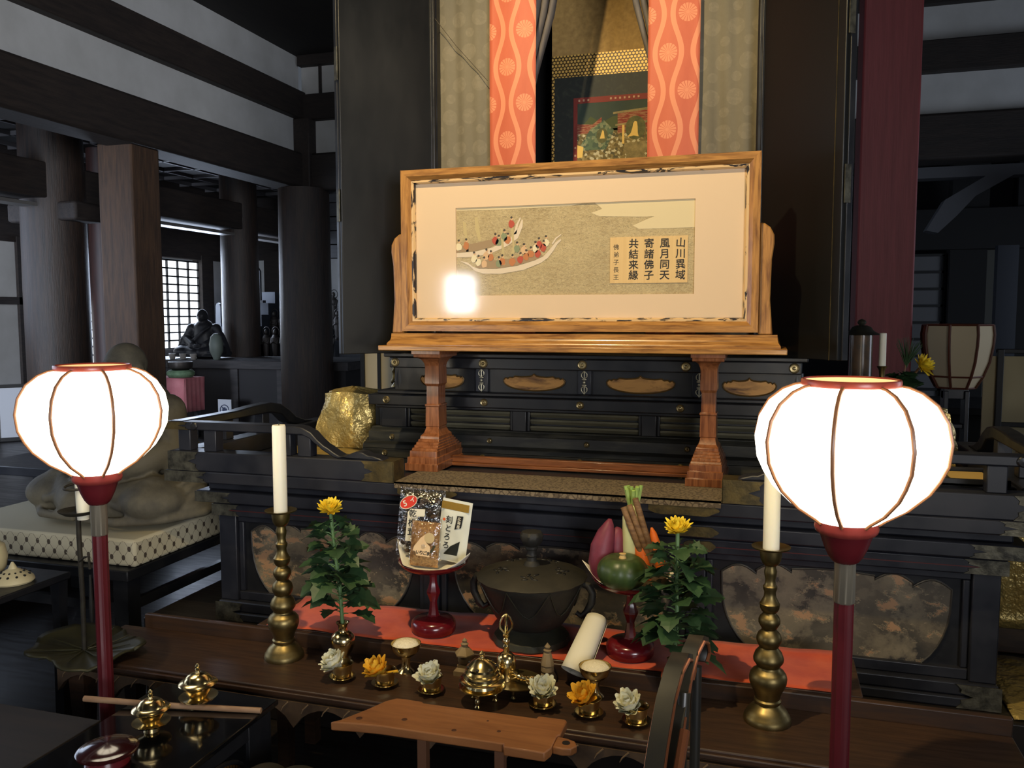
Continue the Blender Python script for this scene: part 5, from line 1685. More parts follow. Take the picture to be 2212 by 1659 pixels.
GB = M('brown_burdock_skin', S(150, 112, 70), 0.7, col2=S(108, 76, 46), ns=30, st=(1, 1, 3), bump=0.3, bs=60, bd=0.003)
veg_tube('burdock', [(-0.314, 2.420, DZ + 0.030), (-0.345, 2.420, DZ + 0.105), (-0.386, 2.420, DZ + 0.205), (-0.395, 2.420, DZ + 0.228)], [0.008, 0.0095, 0.0092, 0.009], GB, 'leftmost brown burdock root leaning against the radish', 14, group='burdock roots')
veg_tube('burdock', [(-0.306, 2.424, DZ + 0.045), (-0.336, 2.422, DZ + 0.125), (-0.370, 2.420, DZ + 0.215), (-0.378, 2.420, DZ + 0.236)], [0.007, 0.009, 0.009, 0.0086], GB, 'brown burdock root lying between two other burdock roots', 14, group='burdock roots')
veg_tube('burdock', [(-0.300, 2.434, DZ + 0.045), (-0.322, 2.430, DZ + 0.125), (-0.352, 2.424, DZ + 0.225), (-0.361, 2.422, DZ + 0.256)], [0.007, 0.0095, 0.0095, 0.009], GB, 'topmost brown burdock root, its end beside the radish leaf stalks', 14, group='burdock roots')

# packets
def packet(name, loc, w, h, th, rz, lean, roll_, mats, label, n=14):
    """pillow bag: front and back bulge, sealed edges"""
    t = thing(name, label, 'packet', loc, rz)
    t.rotation_euler = (-lean, roll_, rz)
    return t


def pillow(w, h, th, seal=0.012, nu=18, nv=22, seed=0, amp=0.001):
    rr = random.Random(seed)
    ph = [rr.uniform(0, 6) for _ in range(4)]
    def prof(u, v):
        a = min(1, max(0, (min(u, 1 - u) * w - seal * 0.3) / (0.2 * w)))
        b = min(1, max(0, (min(v, 1 - v) * h - seal) / (0.2 * h)))
        return (math.sin(a * PI / 2) ** 0.7) * (math.sin(b * PI / 2) ** 0.7)
    m = MB()
    def front(u, v):
        return ((u - 0.5) * w, -th * prof(u, v) - 0.0006 - amp * math.sin(u * 13 + ph[0]) * math.sin(v * 17 + ph[1]) * prof(u, v), v * h)
    def back(u, v):
        return ((0.5 - u) * w, th * 0.6 * prof(u, v) + 0.0006, v * h)
    m.grid(front, nu, nv); m.grid(back, nu, nv)
    return m


# dried mushroom bag (rear left)
mb_ = packet('mushroom_packet', (-1.062, 2.455, DZ + 0.012), 0.13, 0.21, 0.02, 0.12, 0.12, 0.06, None, 'clear bag of dark dried mushrooms with a red sticker at the back of the dish')
obj('bag', pillow(0.150, 0.222, 0.022, seed=1, amp=0.003), PLASTIC, mb_, 60)
mm = MB()
rr = random.Random(9)
for i in range(70):
    x = rr.uniform(-0.056, 0.056); z = rr.uniform(0.02, 0.19)
    mm.ell((x, rr.uniform(-0.010, 0.006), z), (rr.uniform(0.008, 0.015), 0.006, rr.uniform(0.006, 0.012)), 8, 6, rot=(rr.uniform(-1, 1), rr.uniform(-1, 1), rr.uniform(-1, 1)))
obj('mushrooms', mm, M('dried_mushroom', S(58, 44, 34), 0.7, col2=S(84, 64, 46), ns=40), mb_)['kind'] = 'stuff'
lb = obj('label', MB().prism([(-0.040, 0.055), (-0.004, 0.055), (-0.004, 0.135), (0.018, 0.137), (0.018, 0.160), (-0.030, 0.158), (-0.038, 0.146)], -0.0262, -0.0255, 'xz'), M('white_label', S(238, 230, 204), 0.6), mb_)
gl = MB()
for i, ch in enumerate('乾椎茸'):
    glyphs(gl, ch, 0.026, face_front(-0.0215, -0.0266, 0.142 - 0.030 * i), bold=0.0005)
obj('lettering', gl, INKB, lb, 0)
stk = MB()
for q, r in ((0, 1.0),):
    pts = [(0.030 * math.cos(2 * PI * i / 28), 0.0185 * math.sin(2 * PI * i / 28)) for i in range(28)]
    c_, s_ = math.cos(0.55), math.sin(0.55)
    pts = [(-0.038 + x * c_ - z * s_, 0.178 + x * s_ + z * c_) for x, z in pts]
    stk.prism(pts, -0.0268, -0.0262, 'xz')
sk = obj('sticker', stk, M('red_sticker', S(222, 58, 36), 0.45), mb_)
wr = MB(); wr.tube([(x * 1.0, -0.0268, z) for x, z in pts] + [(pts[0][0], -0.0268, pts[0][1])], 0.0011, 5)
obj('sticker_rim', wr, bpy.data.materials['white_label'], sk)
gl = MB()
glyphs(gl, '5', 0.026, face_front(-0.049, -0.0272, 0.172, 0.45), bold=0.0006)
glyphs(gl, 'イ', 0.018, face_front(-0.025, -0.0272, 0.186, 0.45), bold=0.0006)
obj('lettering', gl, bpy.data.materials['white_label'], sk, 0)
# white packet (rear right)
wp_ = packet('seaweed_packet', (-0.950, 2.448, DZ + 0.012), 0.105, 0.2, 0.008, -0.10, 0.12, 0.10, None, 'white packet with a gold top strip at the right of the dish')
obj('bag', pillow(0.105, 0.195, 0.009, seed=2, amp=0.001), M('white_packet_film', S(226, 226, 208), 0.3), wp_, 60)
obj('gold_strip', MB().box(-0.050, 0.045, -0.0085, -0.0065, 0.163, 0.187), M('gold_foil_strip', S(206, 158, 66), 0.25, 0.8), wp_)
lb = obj('black_tag', MB().prism([(0.006, 0.104), (0.028, 0.112), (0.031, 0.150), (0.010, 0.148)], -0.0118, -0.0108, 'xz'), INKB, wp_)
gl = MB()
for i, ch in enumerate('北海産'):
    glyphs(gl, ch, 0.0125, face_front(0.0185, -0.0123, 0.139 - 0.0125 * i), bold=0.00015)
obj('lettering', gl, bpy.data.materials['white_label'], lb, 0)
gl = MB()
for i, ch in enumerate('刻とろろ'):
    glyphs(gl, ch, 0.025, face_front(-0.016, -0.0112, 0.130 - 0.027 * i), bold=0.0004)
obj('lettering', gl, INKB, wp_, 0)
obj('window', MB().prism([(-0.020, 0.022), (0.026, 0.024), (0.030, 0.070), (0.0, 0.050)], -0.0112, -0.0104, 'xz'), M('dark_kelp_window', S(38, 40, 34), 0.25), wp_)
obj('orange_dot', MB().lathe([(0, 0), (0.0045, 0), (0.0045, 0.001), (0, 0.001)], 14, M=Matrix.Translation((-0.034, -0.0102, 0.13)) @ Matrix.Rotation(PI / 2, 4, 'X')), M('orange_print', S(226, 96, 40), 0.5), wp_)
# sesame packet (front)
sp_ = packet('sesame_packet', (-1.016, 2.392, DZ + 0.006), 0.09, 0.14, 0.014, 0.08, 0.10, 0.05, None, 'small clear bag of tan sesame seeds in front of the other packets')
SES = M('sesame_seeds', S(196, 146, 84), 0.7, col2=S(150, 104, 56), ns=120, lo=0.4, hi=0.6, bump=0.8, bs=150, bd=0.004)
obj('seeds', pillow(0.092, 0.140, 0.0125, seed=3), SES, sp_, 60)['kind'] = 'stuff'
obj('bag', pillow(0.100, 0.152, 0.0155, seed=4, amp=0.0012), PLASTIC, sp_, 60)
lb = obj('paper_label', MB().prism([(-0.034, 0.050), (-0.024, 0.048), (-0.022, 0.036), (0.022, 0.034), (0.022, 0.066), (0.008, 0.078), (0.010, 0.108), (-0.010, 0.092), (-0.030, 0.064)], -0.0168, -0.0160, 'xz'), M('peach_label', S(236, 196, 146), 0.6, col2=S(242, 216, 170), ns=8), sp_)
obj('moon', MB().lathe([(0, 0), (0.0165, 0), (0.0165, 0.0005), (0, 0.0005)], 28, M=Matrix.Translation((0.018, -0.0172, 0.093)) @ Matrix.Rotation(PI / 2, 4, 'X')), M('pale_moon_print', S(208, 182, 132), 0.6), lb)
gl = MB()
for i, ch in enumerate('いりごま'):
    glyphs(gl, ch, 0.0135, face_front(-0.0165 + 0.0112 * i, -0.0176, 0.0455 - 0.0005 * i), bold=0.0005)
obj('lettering', gl, INKB, lb, 0)
obj('green_tag', MB().prism([(0.021, 0.048), (0.028, 0.046), (0.040, 0.070), (0.033, 0.073)], -0.0166, -0.0160, 'xz'), M('dark_olive_print', S(62, 60, 36), 0.5), lb)

# ================================================================== left: seated statues, aisle furniture
def seated_monk(t, mat, sc_, turn=0.0, fine=0.0085):
    """cross-legged robed monk, one continuous surface, facing -Y"""
    m = MB()
    def V(*p): return tuple(sc_ * q for q in p)
    def e(c, r, rot=None): m.ell(V(*c), V(*r), 22, 14, rot=rot)
    e((0, -0.02, 0.085), (0.34, 0.25, 0.10))
    e((0, 0.07, 0.12), (0.26, 0.20, 0.13))
    for s in (-1, 1):
        e((s * 0.27, -0.10, 0.095), (0.145, 0.17, 0.095), (0, 0, s * 0.5))
        e((s * 0.33, 0.03, 0.06), (0.11, 0.20, 0.06))
        m.limb([V(s * 0.12, 0.02, 0.10), V(s * 0.29, -0.12, 0.105), V(s * 0.05, -0.24, 0.075)], [sc_ * 0.10, sc_ * 0.095, sc_ * 0.065])
        # arm under the wide sleeve
        m.limb([V(s * 0.195, 0.055, 0.455), V(s * 0.275, 0.03, 0.29), V(s * 0.10, -0.17, 0.205)], [sc_ * 0.082, sc_ * 0.075, sc_ * 0.050])
        m.limb([V(s * 0.26, 0.045, 0.33), V(s * 0.325, 0.03, 0.17), V(s * 0.36, 0.0, 0.06)], [sc_ * 0.075, sc_ * 0.085, sc_ * 0.065])
    m.limb([V(0, 0.09, 0.12), V(0, 0.085, 0.30), V(0, 0.07, 0.44), V(0, 0.05, 0.505)], [sc_ * 0.185, sc_ * 0.178, sc_ * 0.165, sc_ * 0.10], 22)
    e((0, 0.065, 0.445), (0.225, 0.115, 0.085))
    m.limb([V(0, 0.045, 0.50), V(0, 0.02, 0.575)], [sc_ * 0.062, sc_ * 0.056])
    # head
    e((0, 0.012, 0.665), (0.083, 0.098, 0.098))
    e((0, -0.018, 0.630), (0.066, 0.076, 0.072))
    e((0, -0.058, 0.600), (0.040, 0.030, 0.026))
    m.limb([V(0, -0.086, 0.655), V(0, -0.102, 0.628)], [sc_ * 0.010, sc_ * 0.014])
    m.limb([V(-0.045, -0.072, 0.668), V(0, -0.086, 0.672), V(0.045, -0.072, 0.668)], [sc_ * 0.012] * 3)
    m.limb([V(-0.018, -0.090, 0.604), V(0.018, -0.090, 0.604)], [sc_ * 0.008] * 2)
    for s in (-1, 1):
        e((s * 0.084, 0.012, 0.640), (0.012, 0.026, 0.040))
        e((s * 0.036, -0.080, 0.652), (0.014, 0.010, 0.008))
    # hands laid together
    e((0, -0.215, 0.185), (0.075, 0.045, 0.028))
    for s in (-1, 1):
        for k in range(4):
            m.limb([V(s * 0.05, -0.20 - 0.012 * k, 0.20), V(s * 0.005, -0.222 - 0.012 * k, 0.205 - 0.008 * k)], [sc_ * 0.0115, sc_ * 0.009], 8)
        m.limb([V(s * 0.045, -0.185, 0.21), V(s * 0.008, -0.20, 0.228)], [sc_ * 0.012, sc_ * 0.009], 8)
    # robe folds: ridges running over the body
    def ridge(p, r): m.tube([V(*q) for q in p], [sc_ * k for k in r], 10)
    for k in range(5):
        d = 0.03 * k
        ridge([(0.16 - d, -0.03, 0.50 - d * 0.4), (0.06 - d, -0.10, 0.42 - d), (-0.06 - d * 0.8, -0.105, 0.33 - d), (-0.17, -0.06, 0.26 - d)], [0.010, 0.019, 0.019, 0.010])
    for s in (-1, 1):
        for k in range(6):
            d = 0.038 * k
            ridge([(s * 0.19, 0.19, 0.40 - d), (s * (0.275 + 0.012 * k), 0.115, 0.38 - d * 1.05), (s * (0.345 + 0.015 * k), 0.02, 0.32 - d * 1.05), (s * (0.335 + 0.015 * k), -0.07, 0.27 - d)], [0.010, 0.020, 0.021, 0.010])
        for k in range(4):
            ridge([(s * (0.10 + 0.05 * k), -0.245 + 0.015 * k, 0.12), (s * (0.22 + 0.04 * k), -0.245 + 0.03 * k, 0.085), (s * (0.36 + 0.015 * k), -0.12 + 0.05 * k, 0.045)], [0.010, 0.020, 0.010])
        ridge([(s * 0.02, -0.27, 0.02), (s * 0.22, -0.27, 0.025), (s * 0.38, -0.16, 0.03), (s * 0.43, 0.02, 0.03), (s * 0.36, 0.20, 0.03)], [0.014, 0.02, 0.022, 0.022, 0.014])
    return obj('figure', m, mat, t, 0, mods=[('REMESH', dict(mode='VOXEL', voxel_size=fine, use_smooth_shade=True)), ('SMOOTH', dict(factor=0.5, iterations=2))])


# platform table, brocade cushion and the grey statue beside the altar
bt = thing('statue_table', 'low dark table carrying the brocade cushion of the grey statue', 'table', (-2.86, 3.1, 0))
obj('tabletop', MB().box(-0.60, 0.44, -0.40, 0.50, 0.44, 0.485), LACQ, bt, bevel=0.005)
for x in (-0.55, 0.39):
    for y in (-0.35, 0.45):
        obj('leg', MB().box(x - 0.035, x + 0.035, y - 0.035, y + 0.035, 0, 0.44), LACQ, bt)
obj('rail', MB().box(-0.55, 0.39, -0.37, -0.34, 0.30, 0.34).box(0.375, 0.405, -0.35, 0.45, 0.30, 0.34), LACQ, bt)
tag(obj('cushion', MB().box(-0.60, 0.44, -0.355, 0.46, 0.0, 0.112), CUSHION, None, bevel=0.012, loc=(-2.86, 3.1, 0.487)), 'thick white lozenge patterned cushion under the grey seated statue', 'cushion')
mk = thing('seated_statue', 'weathered grey seated monk statue on a patterned cushion behind the left lit lantern', 'statue', (-2.77, 3.12, 0.617), -0.12)
seated_monk(mk, STATUE, 1.0)

# dark low table further left with a white pierced incense lid
lt = thing('side_table', 'black lacquered side table at the left edge carrying a white pierced pot', 'table', (-2.55, 2.12, 0))
obj('tabletop', MB().box(-0.45, 0.21, -0.2, 0.22, 0.575, 0.60), LACQ, lt, bevel=0.004)
pts = [(-0.45, 0.575), (-0.45, 0.50)]
for i in range(3):
    for k in range(7):
        t = k / 6
        pts.append((-0.42 + 0.2 * i + 0.2 * t, 0.505 + 0.03 * math.sin(PI * t)))
pts += [(0.21, 0.50), (0.21, 0.575)]
obj('apron', MB().prism(pts, -0.19, -0.175, 'xz'), LACQ, lt)
for x in (-0.42, 0.185):
    for y in (-0.17, 0.19):
        obj('leg', MB().rectloft([(0, 0.02, 0.02), (0.45, 0.016, 0.016), (0.575, 0.02, 0.02)], (x, y)), LACQ, lt)
IV = M('ivory_porcelain', S(222, 206, 160), 0.3)
wl = thing('pierced_pot_lid', 'ivory pierced conical lid lying on the black side table', 'lid', (-2.435, 2.19, 0.6005))
obj('lid', MB().lathe([(0.0, 0.0), (0.062, 0.0), (0.066, 0.006), (0.062, 0.016), (0.048, 0.028), (0.030, 0.038), (0.014, 0.047), (0.012, 0.052), (0.004, 0.068), (0.0, 0.070)], 36), IV, wl)
ho = MB()
for i in range(12):
    a = 2 * PI * i / 12
    for r, z, k in ((0.050, 0.0265, 0.0045), (0.034, 0.0365, 0.0035)):
        ho.ell((r * math.cos(a), r * math.sin(a), z), (k * 1.4, k, k * 0.8), 8, 6, rot=(0, 0, a))
obj('piercing', ho, BLACKM, wl)
tag(obj('white_jar', MB().lathe([(0.0, 0.0), (0.045, 0.0), (0.06, 0.02), (0.066, 0.06), (0.058, 0.10), (0.040, 0.115), (0.0, 0.115)], 32), IV, None, loc=(-2.60, 2.235, 0.6005)), 'ivory round jar behind the pierced lid at the left edge', 'jar')

# iron candle stand on a lotus-leaf base
cs = thing('candle_stand', 'thin rusty iron candle stand on a lotus leaf base behind the left lantern pole', 'candle stand', (-2.03, 2.07, 0.021))
lf = MB()
def lv_(u, v):
    a = 2 * PI * u
    r = v * (0.165 + 0.020 * math.cos(2 * a + 0.6) + 0.012 * math.sin(5 * a) + 0.006 * math.sin(9 * a))
    return (r * math.cos(a) * 1.05, r * math.sin(a) * 1.0, 0.432 + 0.02 * v * v + 0.012 * v * v * math.sin(3 * a + 1) - (0.006 * v if abs(math.sin(4 * a)) < 0.12 else 0))
lf.grid(lv_, 64, 10)
obj('leaf_base', lf, M('dark_green_bronze', S(74, 70, 44), 0.45, 0.4, col2=S(54, 52, 36), ns=10), cs, 60, solid=0.006)
vn = MB()
for i in range(9):
    a = 2 * PI * i / 9 + 0.2
    vn.tube([(0.01 * math.cos(a), 0.01 * math.sin(a), 0.437), (0.09 * math.cos(a), 0.09 * math.sin(a), 0.444), (0.145 * math.cos(a + 0.08), 0.145 * math.sin(a + 0.08), 0.455)], [0.003, 0.0025, 0.001], 5)
obj('leaf_vein', vn, bpy.data.materials['dark_green_bronze'], cs)
RUST = M('rusty_iron', S(60, 56, 44), 0.7, 0.4, col2=S(44, 38, 32), ns=30, bump=0.5, bs=60, bd=0.004)
obj('rod', MB().tube([(0, 0, 0.435), (0.002, 0, 0.60), (-0.002, 0, 0.80), (0.0, 0, 0.955)], 0.0075, 10), RUST, cs)
obj('wax_pan', MB().lathe([(0.0, 0.868), (0.040, 0.868), (0.056, 0.878), (0.058, 0.882), (0.052, 0.880), (0.036, 0.873), (0.0, 0.873)], 36), RUST, cs)
rg = MB()
q = [(0.004 + 0.040 * math.cos(2 * PI * i / 30), 0.040 * math.sin(2 * PI * i / 30), 0.955 + 0.004 * math.sin(2 * PI * i / 30)) for i in range(31)]
rg.tube(q, 0.0042, 8)
rg.tube([(0.0, 0, 0.955), (0.0, 0.02, 0.957), (0.002, 0.040, 0.957)], 0.004, 8)
obj('holding_ring', rg, RUST, cs)
hk = MB().tube([(0.0, -0.006, 0.72), (0.022, -0.008, 0.735), (0.040, -0.008, 0.74), (0.042, -0.008, 0.70)], [0.004] * 4, 8)
obj('hook', hk, RUST, cs)
sn = tag(obj('snuffer', MB().lathe([(0.003, 0.0), (0.006, 0.01), (0.007, 0.06), (0.004, 0.13), (0.0035, 0.15)], 14), IRON, None, loc=(-1.988, 2.062, 0.552)), 'thin iron snuffer hanging from the rusty candle stand', 'snuffer')
cd = thing('candle', 'short white candle held in the ring of the rusty iron stand', 'candle', (-2.010, 2.068, 0.8745))
obj('wax', MB().lathe([(0.0, 0.0), (0.017, 0.0), (0.0195, 0.05), (0.0205, 0.122), (0.0, 0.122)], 28), WAX, cd)
obj('wick', MB().tube([(0, 0, 0.120), (0.001, 0, 0.130)], 0.0014, 6), BLACKM, cd)

# gilt wrapped bundle and small candlestick behind the left balustrade
gb = MB()
pts_top = []
def gold(u, v):
    a = 2 * PI * u
    ca, sa = math.cos(a), math.sin(a)
    k = 1.0 / max(abs(ca), abs(sa)) ** 0.7
    w = 0.14 * k * (1 - 0.28 * v ** 2)
    z = 0.245 * v
    if v > 0.95:
        w *= 0.0
        z = 0.250
    jag = 0.008 * math.sin(a * 5 + v * 6) + 0.006 * math.sin(a * 11 - v * 9)
    return ((w + jag) * ca * 1.05, (w + jag) * sa * 0.8, z + 0.006 * math.sin(a * 3) * v)
gb.grid(gold, 40, 18)
tag(obj('gold_bundle', gb, GOLDFOIL, None, 50, loc=(-1.735, 3.33, 0.936)), 'crumpled gold brocade bundle on the altar deck behind the left railing', 'bundle')
tag(obj('gold_cloth', MB().grid(lambda u, v: (-1.96 + 0.34 * u, 3.02 + 0.52 * v, 0.9325 + 0.001 * math.sin(u * 30) + 0.001 * math.sin(v * 23)), 16, 16), GOLDFOIL, None, 50, solid=0.001), 'flat gold brocade cloth spread under the crumpled gold bundle', 'cloth')
bs_ = thing('altar_candlestick', 'slim brass candlestick on a box behind the gold bundle', 'candlestick', (-1.665, 3.60, 0.93))
obj('box_base', MB().box(-0.09, 0.09, -0.06, 0.09, 0, 0.20), LACQ, bs_)
obj('stem', MB().lathe([(0.0, 0.2), (0.03, 0.2), (0.032, 0.21), (0.018, 0.225), (0.012, 0.25), (0.019, 0.262), (0.012, 0.275), (0.009, 0.30), (0.013, 0.31), (0.007, 0.32), (0.008, 0.36), (0.02, 0.372), (0.021, 0.376), (0.0, 0.378)], 20), BRASS_OLD, bs_)
tag(obj('brass_jar', MB().lathe([(0.0, 0.0), (0.025, 0.0), (0.04, 0.025), (0.04, 0.045), (0.028, 0.062), (0.033, 0.072), (0.0, 0.072)], 24), BRASS_OLD, None, loc=(-1.615, 3.55, 1.1305)), 'squat old brass jar beside the slim candlestick behind the gold bundle', 'jar')
tag(obj('candle', MB().lathe([(0.0, 0.0), (0.010, 0.0), (0.010, 0.08), (0.0, 0.08)], 18), WAX, None, loc=(-1.665, 3.60, 1.3085)), 'short white candle end on the slim brass candlestick behind the left shrine door', 'candle')
# black-framed paper screen standing behind
fs = thing('paper_screen', 'black framed white paper screen behind the left shrine door', 'screen', (-2.05, 4.55, 0.335))
obj('paper', MB().box(-0.25, 0.28, 0.0, 0.01, 0.05, 1.12), M('screen_paper', S(214, 204, 178), 0.8), fs)
obj('frame', MB().box(-0.27, -0.245, -0.012, 0.02, 0, 1.15).box(0.275, 0.30, -0.012, 0.02, 0, 1.15).box(-0.27, 0.30, -0.012, 0.02, 1.12, 1.15).box(-0.27, 0.30, -0.012, 0.02, 0.68, 0.705).box(-0.16, -0.14, -0.012, 0.02, 0, 1.15).box(-0.27, 0.30, -0.012, 0.02, 0.0, 0.05), BLACKM, fs)

# ------------------------------------------------------------------ left aisle: dark statue, red table, shelves with figures
ds = thing('dark_statue', 'dark seated monk statue in front of the bright paper window', 'statue', (-5.36, 7.12, 1.09), 0.25)
seated_monk(ds, STATUE_D, 0.62, fine=0.010)
sd_ = thing('statue_shelf', 'long grey wooden shelf carrying the dark seated statue', 'shelf', (-5.35, 7.25, 0.42))
obj('board', MB().box(-0.65, 1.75, -0.45, 0.40, 0.58, 0.66), M('grey_shelf_wood', S(70, 66, 66), 0.6, col2=S(50, 48, 50), ns=8, st=(0.5, 4, 4)), sd_, bevel=0.006)
obj('front_panel', MB().box(-0.60, 1.70, -0.40, 0.36, 0.0, 0.58), M('dark_grey_panel', S(46, 44, 46), 0.7), sd_)
for i in range(5):
    obj('stile', MB().box(-0.5 + 0.5 * i, -0.42 + 0.5 * i, -0.42, -0.40, 0, 0.58), bpy.data.materials['grey_shelf_wood'], sd_)
# stepped tablets stand behind
sp = thing('stepped_stand', 'dark stepped stand behind the dark seated statue', 'stand', (-5.85, 8.0, 0.42))
mst = MB()
for i in range(5):
    mst.box(-0.2, 0.40, 0.14 * i, 0.9, 0.70 + 0.13 * i if i else 0.0, 0.83 + 0.13 * i)
mst.box(-0.2, 0.40, 0.0, 0.9, 0, 0.83)
obj('steps', mst, M('blue_grey_steps', S(48, 54, 64), 0.6), sp)
for k, (x, y, z, h, w, lab) in enumerate(((-5.74, 8.22, 1.5105, 0.40, 0.075, 'tall pale memorial tablet above the dark statue'), (-5.86, 8.08, 1.3805, 0.26, 0.06, 'short pale memorial tablet left of the tall tablet'), (-5.58, 8.36, 1.6405, 0.42, 0.16, 'large dark rounded tablet beside the round column'))):
    pts = [(-w / 2, 0), (w / 2, 0), (w / 2, h * 0.85), (w * 0.3, h * 0.97), (0, h), (-w * 0.3, h * 0.97), (-w / 2, h * 0.85)]
    tag(obj('memorial_tablet', MB().prism(pts, -0.015, 0.015, 'xz').box(-w * 0.75, w * 0.75, -0.03, 0.03, 0, 0.03), M('tablet_%d' % k if False else 'tablet_lacquer', S(120, 124, 132), 0.5) if k < 2 and 'tablet_lacquer' not in bpy.data.materials else (bpy.data.materials['tablet_lacquer'] if k < 2 else M('dark_tablet_lacquer', S(40, 42, 50), 0.45)), None, loc=(x, y, z)), lab, 'tablet', 'memorial tablets')
rt = thing('red_covered_table', 'small table under a pink red cloth in front of the dark statue', 'table', (-5.10, 6.28, 0.42))
obj('tabletop', MB().box(-0.44, 0.26, -0.12, 0.12, 0.50, 0.53), BLACKM, rt)
rc = MB().box(-0.455, 0.275, -0.135, 0.135, 0.531, 0.536)
rc.grid(lambda u, v: (-0.455 + 0.73 * u, -0.137 - 0.008 * math.sin(u * 60) * (1 - v), 0.24 + 0.295 * v), 40, 4)
rc.grid(lambda u, v: (0.277 + 0.008 * math.sin(u * 30) * (1 - v), -0.135 + 0.27 * u, 0.24 + 0.295 * v), 24, 4)
tag(obj('table_cover', rc, M('pink_red_cover', S(218, 140, 144), 0.9, col2=S(202, 116, 124), ns=8), None, 60, solid=0.002, loc=(-5.10, 6.28, 0.42)), 'pink red cloth hanging over the small table in front of the dark statue', 'cloth')
for x in (-0.40, 0.08, 0.23):
    obj('leg', MB().box(x - 0.02, x + 0.02, -0.10 if x != 0.23 else 0.06, -0.06 if x != 0.23 else 0.10, 0, 0.50), BLACKM, rt)
z0 = 0.9605
bx = thing('altar_box', 'black box with an open front on the red covered table', 'box', (-5.40, 6.28, z0))
obj('case', MB().box(-0.13, 0.16, -0.09, 0.1, 0.17, 0.19).box(-0.13, -0.11, -0.09, 0.1, 0, 0.17).box(0.14, 0.16, -0.09, 0.1, 0, 0.17).box(-0.13, 0.16, 0.08, 0.1, 0, 0.17), BLACKM, bx)
tag(obj('paper_note', MB().box(-0.05, 0.08, -0.004, 0.004, 0, 0.11), M('bright_note_paper', S(226, 228, 234), 0.8), None, loc=(-5.36, 6.166, z0)), 'white paper note in front of the black box on the red table', 'paper')
tag(obj('small_candlestick', MB().lathe([(0.0, 0), (0.03, 0), (0.032, 0.008), (0.014, 0.022), (0.016, 0.05), (0.008, 0.065), (0.012, 0.09), (0.006, 0.10), (0.007, 0.16), (0.018, 0.17), (0.0, 0.171)], 18), BRASS_OLD, None, loc=(-5.13, 6.20, z0)), 'small brass candlestick on the red covered table', 'candlestick')
tag(obj('candle', MB().lathe([(0, 0), (0.011, 0), (0.011, 0.13), (0, 0.13)], 16), WAX, None, loc=(-5.13, 6.20, z0 + 0.1715)), 'thin white candle in front of the dark statue', 'candle')
tag(obj('green_cushion', MB().lathe([(0, 0), (0.10, 0), (0.118, 0.02), (0.118, 0.045), (0.10, 0.06), (0, 0.062)], 28), M('pale_green_brocade', S(122, 150, 116), 0.8, col2=S(96, 124, 92), ns=30), None, loc=(-4.96, 6.27, z0)), 'round pale green cushion under the singing bowl on the red table', 'cushion')
tag(obj('singing_bowl', MB().lathe([(0, 0), (0.07, 0), (0.098, 0.018), (0.105, 0.045), (0.102, 0.072), (0.094, 0.072), (0.09, 0.02), (0, 0.014)], 32), M('dark_bowl_bronze', S(64, 58, 54), 0.45, 0.6), None, loc=(-4.96, 6.27, z0 + 0.0625)), 'dark singing bowl on the round green cushion', 'bowl')
tag(obj('glass_vase', MB().lathe([(0, 0), (0.03, 0), (0.035, 0.02), (0.062, 0.08), (0.066, 0.15), (0.05, 0.22), (0.02, 0.25), (0, 0.252)], 28), M('pale_green_grey_vase', S(110, 120, 112), 0.5), None, loc=(-5.03, 6.88, 1.0805)), 'pale grey rounded vase in front of the dark statue', 'vase')
for k, (x, lab) in enumerate(((-5.50, 'leftmost of the small cups before the dark statue'), (-5.38, 'small cup between two others before the dark statue'), (-5.26, 'rightmost of the small cups before the dark statue'))):
    tag(obj('offering_cup', MB().lathe([(0, 0), (0.022, 0), (0.030, 0.03), (0.033, 0.055), (0.028, 0.055), (0.0, 0.015)], 18), M('pale_cup', S(170, 166, 160), 0.4) if 'pale_cup' not in bpy.data.materials else bpy.data.materials['pale_cup'], None, loc=(x, 6.84, 1.0805)), lab, 'cup', 'small cups before the dark statue')
sg = thing('camera_notice', 'white notice card with a camera ban symbol at the foot of the round column', 'sign', (-4.72, 6.55, 0.42))
obj('card', MB().box(-0.07, 0.07, 0, 0.006, 0.13, 0.32), M('notice_card', S(224, 228, 238), 0.7), sg)
obj('easel', MB().box(-0.05, 0.05, 0.01, 0.05, 0, 0.2), BLACKM, sg)
r_ = MB(); r_.tube([(0.045 * math.cos(2 * PI * i / 24), -0.003, 0.225 + 0.045 * math.sin(2 * PI * i / 24)) for i in range(25)], 0.004, 6)
r_.box(-0.024, 0.024, -0.003, 0.0, 0.205, 0.238).box(-0.010, 0.010, -0.003, 0, 0.238, 0.248)
r_.tube([(-0.032, -0.003, 0.257), (0.032, -0.003, 0.193)], 0.004, 6)
obj('ban_symbol', r_, M('notice_ink', S(70, 80, 110), 0.6), sg)
